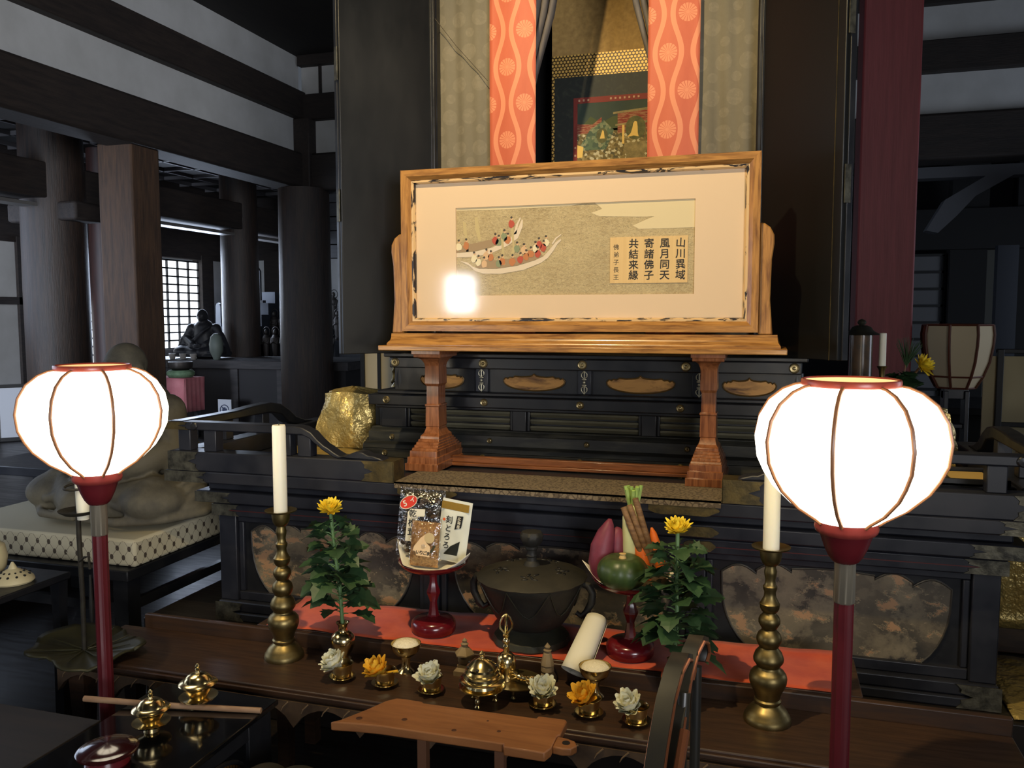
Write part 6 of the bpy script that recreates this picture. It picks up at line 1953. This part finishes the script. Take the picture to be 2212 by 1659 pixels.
# shelf of standing figures behind the columns
fg = thing('figure_shelf', 'dark tiered shelf of small standing figures behind the round column', 'shelf', (-4.50, 8.35, 0.42))
obj('tiers', MB().box(-0.9, 0.9, -0.25, 0.0, 0, 0.60).box(-0.9, 0.9, 0.0, 0.25, 0, 0.80).box(-0.9, 0.9, 0.25, 0.6, 0, 1.02), M('dark_shelf', S(40, 42, 48), 0.6), fg)
base = None
FGM = M('dark_figure_bronze', S(64, 60, 58), 0.5, 0.3)
pos = []
for r in range(3):
    for i in range(8):
        pos.append((-5.36 + 0.115 * i - 0.05 * (r % 2), 8.22 + 0.25 * r, 1.0205 + (0.0, 0.20, 0.42)[r], r, i))
for (x, y, z, r, i) in pos:
    if base is None:
        base = thing('standing_figure', '', 'figurine', (x, y, z), 0, 'small dark standing figures')
        base.scale = (0.74, 0.74, 0.86)
        m = MB()
        m.lathe([(0.045, 0.0), (0.05, 0.02), (0.035, 0.04), (0.045, 0.10), (0.052, 0.20), (0.058, 0.27), (0.03, 0.31)], 16)
        m.ell((0, 0, 0.345), (0.028, 0.03, 0.036), 12, 8)
        m.limb([(-0.055, 0, 0.26), (-0.05, -0.03, 0.2), (0.0, -0.055, 0.22)], [0.02, 0.018, 0.013], 8)
        m.limb([(0.055, 0, 0.26), (0.05, -0.03, 0.2), (0.0, -0.055, 0.22)], [0.02, 0.018, 0.013], 8)
        obj('figure', m, FGM, base)
        h = MB().tube([(0.06 * math.cos(2 * PI * k / 20), 0.02, 0.35 + 0.06 * math.sin(2 * PI * k / 20)) for k in range(21)], 0.005, 6)
        obj('halo', h, FGM, base)
        f = base
    else:
        f = dup(base, (x, y, z), 0)
    f['label'] = 'small dark standing figure with a ring halo on the %s tier, %s' % (('lowest', 'middle', 'top')[r], ('leftmost', 'second from the left', 'third from the left', 'fourth from the left', 'fourth from the right', 'third from the right', 'second from the right', 'rightmost')[i])
ls = thing('tall_lamp', 'thin standing lamp with a white top beside the round column', 'lamp', (-4.60, 7.45, 1.0805))
obj('pole', MB().lathe([(0.06, 0), (0.06, 0.015), (0.009, 0.03), (0.009, 0.30), (0.02, 0.31), (0.02, 0.32)], 16), BLACKM, ls)
obj('light_tube', MB().lathe([(0.024, 0.32), (0.024, 0.42), (0.0, 0.42)], 16), M('lamp_glass', S(214, 220, 232), 0.4), ls)
# low black table and leaning frame at the left edge
lb_ = thing('floor_desk', 'black low desk in front of the aisle boards at the left edge', 'desk', (-4.0, 3.9, 0))
obj('desktop', MB().box(-0.35, 0.42, -0.25, 0.25, 0.61, 0.66), LACQ_B, lb_, bevel=0.004)
for x in (-0.3, 0.36):
    for y in (-0.2, 0.2):
        obj('leg', MB().box(x - 0.03, x + 0.03, y - 0.03, y + 0.03, 0, 0.61), LACQ, lb_)
lf_ = thing('leaning_frame', 'black framed paper sheet leaning against the white wall at the left edge', 'frame', (-6.17, 5.72, 0.425), 0.85)
obj('sheet', MB().box(-0.17, 0.17, 0, 0.01, 0.02, 0.46, M=Matrix.Rotation(-0.18, 4, 'X')), M('framed_sheet', S(196, 198, 204), 0.7), lf_)
obj('frame', MB().box(-0.2, -0.17, -0.01, 0.015, 0, 0.49, M=Matrix.Rotation(-0.18, 4, 'X')).box(0.17, 0.2, -0.01, 0.015, 0, 0.49, M=Matrix.Rotation(-0.18, 4, 'X')).box(-0.2, 0.2, -0.01, 0.015, 0.46, 0.49, M=Matrix.Rotation(-0.18, 4, 'X')).box(-0.2, 0.2, -0.01, 0.015, 0, 0.03, M=Matrix.Rotation(-0.18, 4, 'X')), BLACKM, lf_)

# ================================================================== right side behind the altar
sa = thing('side_altar', 'black side altar table behind the right end of the altar', 'table', (1.55, 5.6, 0.335))
obj('tabletop', MB().box(-0.95, 0.75, -0.35, 0.4, 0.60, 0.64), LACQ, sa, bevel=0.004)
obj('body', MB().box(-0.90, 0.70, -0.30, 0.38, 0, 0.60), BLACKM, sa)
hl_ = thing('bronze_lantern', 'old bronze lantern with a domed roof behind the right shrine door', 'lantern', (0.395, 4.05, 0.932))
obj('roof', MB().lathe([(0.074, 0.478), (0.077, 0.481), (0.066, 0.487), (0.050, 0.497), (0.040, 0.512), (0.022, 0.520), (0.0, 0.521)], 24), IRON_G, hl_)
obj('finial', MB().lathe([(0.008, 0.519), (0.017, 0.527), (0.019, 0.535), (0.014, 0.543), (0.0, 0.549)], 18), IRON_G, hl_)
obj('cage', MB().lathe([(0.048, 0.20), (0.048, 0.478)], 20), M('smoky_lantern_glass', S(80, 74, 66), 0.22, col2=S(116, 92, 70), ns=14), hl_)
obj('pedestal', MB().lathe([(0.07, 0), (0.07, 0.03), (0.035, 0.06), (0.03, 0.13), (0.052, 0.18), (0.058, 0.205)], 20), IRON, hl_)
rc_ = thing('altar_candlestick', 'slim brass candlestick with pine sprig at the red post', 'candlestick', (0.43, 3.6, 0.932))
obj('stem', MB().lathe([(0.0, 0.0), (0.04, 0.0), (0.042, 0.01), (0.015, 0.03), (0.012, 0.08), (0.02, 0.10), (0.010, 0.13), (0.009, 0.32), (0.012, 0.35), (0.020, 0.365), (0.0, 0.366)], 18), BRASS_OLD, rc_)
tag(obj('candle', MB().lathe([(0, 0), (0.0135, 0), (0.0130, 0.128), (0, 0.13)], 18), WAX, None, loc=(0.43, 3.6, 1.2985)), 'slim white candle in front of the red post', 'candle')
fv = thing('flower_vase', 'dark vase behind the top of the right lit lantern', 'vase', (0.515, 3.74, 0.932))
obj('body', MB().lathe([(0, 0), (0.05, 0), (0.07, 0.05), (0.075, 0.12), (0.045, 0.2), (0.035, 0.24), (0.05, 0.27), (0, 0.26)], 24), IRON, fv)
rfl = thing('flower_spray', 'yellow chrysanthemum with pine and leaves at the red post', 'flower', (0.535, 3.72, 1.185))
obj('stalk', MB().tube([(0, 0, -0.0), (0.02, 0, 0.06), (0.045, -0.01, 0.10)], 0.005, 7).tube([(0, 0, 0), (-0.01, 0, 0.06), (0.0, 0, 0.13)], [0.004, 0.003, 0.002], 7), M('brown_pine_stem', S(140, 100, 60), 0.6), rfl)
b = MB(); bloom(b, (0.05, -0.012, 0.105), 0.052, (0.75, -0.5, 0.5), 77, rings=((0.15, 8, 0.6), (0.5, 12, 0.85), (0.85, 15, 1.0), (1.15, 16, 1.0), (1.45, 14, 0.9)), wd=0.2)
obj('blossom', b, PETAL_Y, rfl, 60)
m = MB()
rr = random.Random(5)
for i in range(46):
    a = rr.uniform(-0.5, 0.75); q = rr.uniform(-0.4, 0.4)
    o2 = Vector((-0.0, 0, 0.11 + rr.uniform(-0.01, 0.02)))
    m.tube([o2, o2 + Vector((math.sin(a) * 0.085, q * 0.05, math.cos(a) * 0.10))], [0.0016, 0.0007], 4)
obj('pine_needles', m, M('pine_needle_green', S(60, 84, 52), 0.6), rfl)
m = MB()
for i in range(18):
    a = rr.uniform(0, 2 * PI)
    leaf(m, (0.012 * math.cos(a), 0.012 * math.sin(a), 0.0 + 0.003 * i), (math.cos(a), math.sin(a) * 0.6, 0.7), 0.085, 900 + i, 0.6)
obj('leaves', m, LEAF, rfl, 0)

ul = thing('floor_lantern', 'unlit white panelled lantern with brown ribs on a black stand at the right', 'lantern', (0.865, 4.5, 0.335))
ULP = M('unlit_lantern_paper', S(200, 184, 152), 0.8)
prof = [(0.085, 0.815), (0.115, 0.87), (0.140, 0.94), (0.153, 1.02), (0.156, 1.07), (0.150, 1.115)]
nn = 8
mm = MB()
for k, (r, z) in enumerate(prof):
    for i in range(nn):
        a = 2 * PI * (i + 0.5) / nn
        mm.v.append((r * math.cos(a), r * math.sin(a), z))
for k in range(len(prof) - 1):
    for i in range(nn):
        j = (i + 1) % nn
        mm.f.append((k * nn + i, k * nn + j, (k + 1) * nn + j, (k + 1) * nn + i)); mm.m.append(0)
obj('paper_shade', mm, ULP, ul, 25)
RIBB = M('brown_lantern_rib', S(92, 50, 34), 0.4)
for i in range(nn):
    a = 2 * PI * (i + 0.5) / nn
    obj('rib', MB().tube([((r + 0.003) * math.cos(a), (r + 0.003) * math.sin(a), z) for r, z in prof], 0.0065, 6), RIBB, ul)
for k in (0, 1, 5):
    rg = MB()
    r, z = prof[k]
    rg.tube([((r + 0.002) * math.cos(2 * PI * (i + 0.5) / nn), (r + 0.002) * math.sin(2 * PI * (i + 0.5) / nn), z) for i in range(nn + 1)], 0.005, 6)
    obj('hoop', rg, RIBB, ul)
st = MB().box(-0.055, -0.035, -0.045, 0.045, 0.05, 0.80).box(0.035, 0.055, -0.045, 0.045, 0.05, 0.80).box(-0.055, 0.055, -0.03, 0.03, 0.76, 0.815).box(-0.12, 0.12, -0.12, 0.12, 0, 0.05)
for i in range(5):
    st.box(-0.04, 0.04, -0.03, 0.03, 0.14 + 0.12 * i, 0.16 + 0.12 * i)
obj('stand', st, LACQ_B, ul, bevel=0.003)
wsn = thing('folding_screen', 'cream folding screen with a black frame at the right edge', 'screen', (1.155, 4.75, 0.336))
CREAM = M('cream_screen_paper', S(198, 184, 146), 0.8)
obj('panel', MB().box(-0.115, -0.06, 0.0, 0.015, 0.05, 0.955), CREAM, wsn)
obj('panel', MB().box(-0.03, 0.55, 0.0, 0.015, 0.05, 0.955), CREAM, wsn)
obj('frame', MB().box(-0.06, -0.03, -0.02, 0.02, 0, 0.99).box(-0.06, 0.6, -0.015, 0.015, 0.97, 0.992).box(-0.03, 0.55, -0.008, 0.002, 0.60, 0.625), BLACKM, wsn, bevel=0.003)
# gold brocade and tray with papers on the deck behind the right balustrade
tag(obj('gold_cloth', MB().grid(lambda u, v: (0.20 + 0.62 * u, 2.92 + 0.7 * v, 0.9325 + 0.001 * math.sin(u * 30) + 0.001 * math.sin(v * 23)), 16, 16), GOLDFOIL, None, 50, solid=0.001), 'flat gold brocade cloth spread on the deck behind the right railing', 'cloth')
gb2 = MB()
gb2.grid(lambda u, v: tuple(Vector(gold(u, v)) * 0.92), 40, 18)
tag(obj('gold_bundle', gb2, GOLDFOIL, None, 50, loc=(0.525, 3.40, 0.936)), 'crumpled gold brocade bundle just right of the right lit lantern', 'bundle')
tag(obj('box', MB().box(0.33, 0.70, 2.74, 2.93, 0.9345, 0.998), LACQ, None, bevel=0.003), 'low black box under the tray of writing slips behind the right railing', 'box')
pt_ = thing('paper_tray', 'flat black tray with tan writing slips behind the right railing', 'tray', (0.51, 2.835, 0.9985))
obj('tray', MB().box(-0.20, 0.17, -0.11, 0.11, 0, 0.006).box(-0.20, 0.17, -0.11, -0.10, 0, 0.02).box(-0.20, 0.17, 0.10, 0.11, 0, 0.02).box(-0.20, -0.19, -0.11, 0.11, 0, 0.02).box(0.16, 0.17, -0.11, 0.11, 0, 0.02), LACQ, pt_)
tag(obj('writing_slip', MB().box(-0.055, 0.055, -0.085, 0.085, 0, 0.003), M('tan_slip_paper', S(206, 170, 96), 0.7), None, loc=(0.592, 2.835, 1.0052)), 'tan writing slip lying in the black tray behind the right railing', 'paper')
tag(obj('writing_slip', MB().box(-0.06, 0.06, -0.085, 0.085, 0, 0.003), PAPER, None, loc=(0.455, 2.84, 1.0052)), 'white writing slip lying left of the tan slip in the black tray', 'paper')
# gold draped chest and gold cloth on the step to the right of the altar
gw = thing('gold_draped_chest', 'chest draped in gold brocade behind the right end of the altar', 'chest', (0.74, 3.2, 0.336))
obj('base', MB().box(0.0, 0.9, 0.0, 0.7, 0, 0.09), TABLEW, gw, bevel=0.004)
m = MB()
m.grid(lambda u, v: (-0.008 + 0.010 * math.sin(v * 8) + 0.008 * math.sin(u * 11), 0.7 * u, 0.09 + v * 0.45), 24, 14)
m.grid(lambda u, v: (u * 0.9, -0.010 + 0.010 * math.sin(u * 9 + v * 7), 0.09 + v * 0.45), 18, 14)
m.grid(lambda u, v: (u * 0.9, v * 0.7, 0.54 + 0.006 * math.sin(v * 15 + u * 7)), 12, 12)
obj('drape', m, GOLDFOIL, gw, 50, solid=0.003)
tag(obj('gold_cloth', MB().grid(lambda u, v: (0.70 + 0.34 * u, 2.66 + 0.5 * v, 0.339 + 0.002 * math.sin(u * 17 + v * 9)), 18, 14), GOLDFOIL, None, 50, solid=0.002), 'gold brocade cloth spread on the step at the right edge beside the altar', 'cloth')

# ================================================================== foreground
# black lacquered table at the lower left
bl = thing('lacquer_table', 'glossy black lacquered table with a latticed side opening at the lower left', 'table', (-1.36, 1.45, 0))
GLOSS = M('glossy_black_lacquer', S(13, 13, 14), 0.07, coat=0.6)
obj('tabletop', MB().box(-0.20, 0.155, -0.55, 0.415, 0.485, 0.50), GLOSS, bl, bevel=0.003)
m = MB()
oval = [(0.135 * math.cos(2 * PI * i / 28), 0.37 + 0.072 * math.sin(2 * PI * i / 28)) for i in range(28)]
m.box(0.130, 0.142, -0.52, -0.02, 0.25, 0.485).box(0.130, 0.142, 0.30, 0.39, 0.25, 0.485).box(0.130, 0.142, -0.02, 0.30, 0.25, 0.298).box(0.130, 0.142, -0.02, 0.30, 0.442, 0.485)
m.box(-0.18, 0.14, 0.385, 0.40, 0.25, 0.485).box(-0.185, -0.175, -0.52, 0.39, 0.25, 0.485)
obj('side_board', m, LACQ, bl, bevel=0.002)
obj('lattice_opening', MB().prism([(0.14 + y, z) for y, z in oval], 0.139, 0.1445, 'yz'), M('brass_wire_mesh', S(170, 120, 50), 0.4, 0.6, col2=S(60, 40, 20), ns=1, st=(1, 1, 1)), bl)
ov = MB().tube([(0.1445, 0.14 + y, z) for y, z in oval + oval[:1]], 0.006, 6)
obj('opening_rim', ov, LACQ, bl)
ws = MB()
for i in range(24):
    y = 0.14 - 0.13 + 0.0113 * i
    h = 0.070 * math.sqrt(max(0, 1 - ((y - 0.14) / 0.135) ** 2))
    ws.tube([(0.146, y, 0.37 - h), (0.146, y, 0.37 + h)], 0.0016, 5)
obj('wire', ws, M('dark_bronze_wire', S(64, 44, 24), 0.5, 0.4), bl)
for x in (-0.16, 0.125):
    for y in (-0.5, 0.375):
        obj('leg', MB().box(x - 0.015, x + 0.015, y - 0.015, y + 0.015, 0, 0.485), LACQ, bl)


def lidded(loc, rs, label):
    t = thing('lidded_cup', label, 'cup', loc, 0, 'lidded brass water cups')
    k = rs
    obj('saucer', MB().lathe([(0.0, 0.0), (0.020 * k, 0.0), (0.018 * k, 0.010 * k), (0.024 * k, 0.014 * k), (0.046 * k, 0.022 * k), (0.0485 * k, 0.026 * k), (0.045 * k, 0.026 * k), (0.02 * k, 0.020 * k), (0.0, 0.020 * k)], 40), BRASS, t)
    obj('bowl', MB().lathe([(0.0, 0.020 * k), (0.020 * k, 0.020 * k), (0.026 * k, 0.030 * k), (0.034 * k, 0.046 * k), (0.037 * k, 0.058 * k), (0.034 * k, 0.058 * k), (0.0, 0.03 * k)], 40), BRASS, t)
    l = obj('lid', MB().lathe([(0.046 * k, 0.0575 * k), (0.0485 * k, 0.060 * k), (0.046 * k, 0.063 * k), (0.036 * k, 0.067 * k), (0.033 * k, 0.073 * k), (0.025 * k, 0.081 * k), (0.013 * k, 0.086 * k), (0.0, 0.087 * k)], 44), BRASS, t)
    obj('knob', MB().lathe([(0.007 * k, 0.086 * k), (0.0045 * k, 0.092 * k), (0.0065 * k, 0.096 * k), (0.0045 * k, 0.099 * k), (0.0062 * k, 0.104 * k), (0.003 * k, 0.110 * k), (0.0, 0.111 * k)], 18), BRASS, l)


lidded((-1.383, 1.775, 0.5003), 1.0, 'lidded brass cup at the far end of the glossy black table')
lidded((-1.407, 1.630, 0.5003), 0.92, 'lidded brass cup in the middle of the glossy black table, nearer the stick')
tag(obj('wooden_stick', MB().tube([(-1.665, 1.690, 0.518), (-1.45, 1.733, 0.510), (-1.203, 1.782, 0.5075)], [0.0075, 0.0075, 0.0072], 12), M('pale_stick_wood', S(176, 140, 106), 0.55, col2=S(150, 112, 80), ns=12, st=(0.6, 5, 5))), 'thin pale wooden stick lying across the glossy black table', 'stick')
jl = thing('lacquer_jar', 'round dark red lacquer jar with a domed lid at the bottom left', 'jar', (-1.395, 1.475, 0.5003))
obj('body', MB().lathe([(0, 0), (0.045, 0), (0.048, 0.005), (0.044, 0.02), (0.05, 0.028), (0, 0.028)], 32), REDLAC, jl)
obj('lid', MB().lathe([(0.060, 0.026), (0.0655, 0.030), (0.066, 0.034), (0.062, 0.037), (0.058, 0.037), (0.050, 0.041), (0.03, 0.047), (0.0, 0.050)], 44), M('dark_red_lacquer_lid', S(58, 20, 20), 0.14, coat=0.6), jl)
lw = thing('floor_platform', 'low dark wooden board table at the bottom left corner', 'table', (-2.1, 1.2, 0))
obj('tabletop', MB().box(-0.55, 0.46, -0.60, 0.52, 0.42, 0.45), M('dark_brown_board', S(44, 34, 28), 0.7, col2=S(34, 27, 23), ns=9, st=(0.5, 5, 5)), lw, bevel=0.004)
for x in (-0.5, 0.41):
    for y in (-0.55, 0.47):
        obj('leg', MB().box(x - 0.025, x + 0.025, y - 0.025, y + 0.025, 0, 0.42), LACQ, lw)

# wooden board on two pegs in front of the table
wb = thing('board_stand', 'plain pine board with a pierced tab standing on two pegs at the bottom centre', 'stand', (-0.70, 1.79, 0))
W2 = [(-0.262, -0.090), (-0.245, -0.075), (-0.205, 0.000), (-0.185, 0.045), (-0.165, 0.068), (-0.140, 0.070), (-0.095, 0.068), (-0.09, 0.062), (0.195, 0.066), (0.197, 0.078), (0.262, 0.080), (0.268, 0.072), (0.268, 0.006), (0.262, 0.0), (0.262, -0.058), (0.254, -0.082), (0.160, -0.082), (0.157, -0.070), (-0.14, -0.074), (-0.20, -0.080)]
obj('board', MB().prism(W2, 0.530, 0.552, 'xy'), PINE, wb, bevel=0.003)
tabp = [(0.262, -0.045), (0.285, -0.048), (0.305, -0.042), (0.314, -0.026), (0.306, -0.008), (0.285, 0.0), (0.262, 0.002)]
tb_ = obj('pierced_tab', MB().prism(tabp, 0.531, 0.549, 'xy'), PINE, wb, bevel=0.003)
obj('hole', MB().lathe([(0, 0), (0.009, 0), (0.009, 0.0008), (0, 0.0008)], 18, (0.288, -0.022, 0.549)), BLACKM, tb_)
kn = MB()
for x, y, r in ((-0.205, -0.055, 0.008), (-0.10, -0.03, 0.007), (0.03, -0.045, 0.006), (0.13, -0.02, 0.005), (0.09, 0.02, 0.003)):
    kn.lathe([(0, 0), (r, 0), (r * 0.9, 0.0004), (0, 0.0005)], 12, (x, y, 0.552))
obj('knot', kn, KNOT, wb)
for x in (-0.055, 0.135):
    obj('peg', MB().box(x - 0.011, x + 0.011, -0.035, -0.013, 0.0, 0.530), M('red_brown_peg', S(96, 62, 40), 0.6) if 'red_brown_peg' not in bpy.data.materials else bpy.data.materials['red_brown_peg'], wb)
# dark quilted seat cushion below
qs = MB()
def quilt(u, v):
    x = -0.19 + 0.38 * u
    z = 0.385 + (0.045 * abs(math.sin(u * 4 * PI)) ** 0.5 + 0.03 * math.sin(PI * u)) * math.sin(PI * v) ** 0.5
    return (x, -0.19 + 0.36 * v, z if 0.02 < v < 0.98 else 0.33)
qs.grid(quilt, 80, 14)
qs.box(-0.19, 0.19, -0.19, 0.17, 0.33, 0.38)
tag(obj('seat_cushion', qs, M('dark_olive_quilt', S(58, 54, 44), 0.7, col2=S(42, 40, 34), ns=10), None, 60, loc=(-1.0, 1.58, 0.0)), 'dark quilted cushion left of the pegs of the pine board', 'cushion')
sb = thing('prayer_seat', 'low dark seat under the quilted cushion at the bottom centre', 'seat', (-1.0, 1.57, 0))
obj('seat', MB().box(-0.195, 0.195, -0.19, 0.19, 0.29, 0.3295), LACQ, sb, bevel=0.004)
for x in (-0.17, 0.17):
    for y in (-0.16, 0.16):
        obj('leg', MB().box(x - 0.018, x + 0.018, y - 0.018, y + 0.018, 0, 0.29), LACQ, sb)

# curved black chair arm at the bottom right
ch = thing('priest_chair', 'black lacquered folding chair with curved copper edged arms at the bottom right', 'chair', (-0.17, 1.62, 0))
EDGE = M('copper_worn_edge', S(150, 92, 60), 0.3, 0.6)


def arm(x0, dy, dz, sc):
    """broad bent arm rail rising away from the seat and scrolling over at the top"""
    path = [(-0.042, -0.22, 0.52), (-0.036, -0.12, 0.60), (-0.030, -0.05, 0.675), (-0.024, 0.02, 0.735), (-0.014, 0.07, 0.775), (-0.004, 0.105, 0.790), (0.004, 0.130, 0.778), (0.006, 0.138, 0.755), (0.002, 0.128, 0.738)]
    w = 0.0175 * sc
    m = MB(); e = MB()
    P = [Vector((x0 + x, y + dy, z + dz)) for x, y, z in path]
    v = []; f = []
    L = []; Rr = []
    for k, p in enumerate(P):
        t = (P[min(k + 1, len(P) - 1)] - P[max(k - 1, 0)]).normalized()
        n_ = Vector((1, 0, 0)).cross(t).normalized()
        a0 = p + Vector((-w, 0, 0)); a1 = p + Vector((w, 0, 0))
        L.append(a0); Rr.append(a1)
        v += [tuple(a0 + n_ * 0.0), tuple(p - n_ * 0.004), tuple(a1), tuple(a1 + n_ * 0.014), tuple(a0 + n_ * 0.014)]
    m_ = 5
    for k in range(len(P) - 1):
        for i in range(m_):
            j = (i + 1) % m_
            f.append((k * m_ + i, k * m_ + j, (k + 1) * m_ + j, (k + 1) * m_ + i))
    f.append(tuple(range(m_))); f.append(tuple((len(P) - 1) * m_ + i for i in range(m_))[::-1])
    m.add(v, f)
    o = obj('arm', m, M('worn_black_lacquer', S(50, 46, 36), 0.32, col2=S(28, 27, 24), ns=7, r2=0.45) if 'worn_black_lacquer' not in bpy.data.materials else bpy.data.materials['worn_black_lacquer'], ch, 50)
    e.tube(Rr, 0.0042, 7)
    e.tube(L, 0.0025, 7)
    obj('arm_edge', e, EDGE, o)
    bd = MB()
    for k in (3, 4):
        c = P[k]
        bd.box(c.x - w - 0.001, c.x + w + 0.001, c.y - 0.006, c.y + 0.006, c.z - 0.004, c.z + 0.006)
    obj('band', bd, GILT, o)


arm(0.014, 0.0, 0.0, 1.0)
arm(0.040, 0.075, 0.012, 0.9)
lg = MB()
lg.tube([(0.022, 0.06, 0.74), (0.018, 0.0, 0.55), (0.006, -0.10, 0.40), (0.0, -0.10, 0.0)], 0.014, 10)
lg.tube([(0.04, 0.15, 0.76), (0.04, 0.13, 0.50), (0.045, 0.12, 0.0)], 0.011, 10)
obj('support', lg, bpy.data.materials['worn_black_lacquer'], ch)
rl = MB().tube([(0.032, -0.02, 0.70), (0.020, -0.12, 0.60), (0.006, -0.25, 0.46)], [0.010, 0.010, 0.010], 8)
obj('side_rod', rl, EDGE, ch)
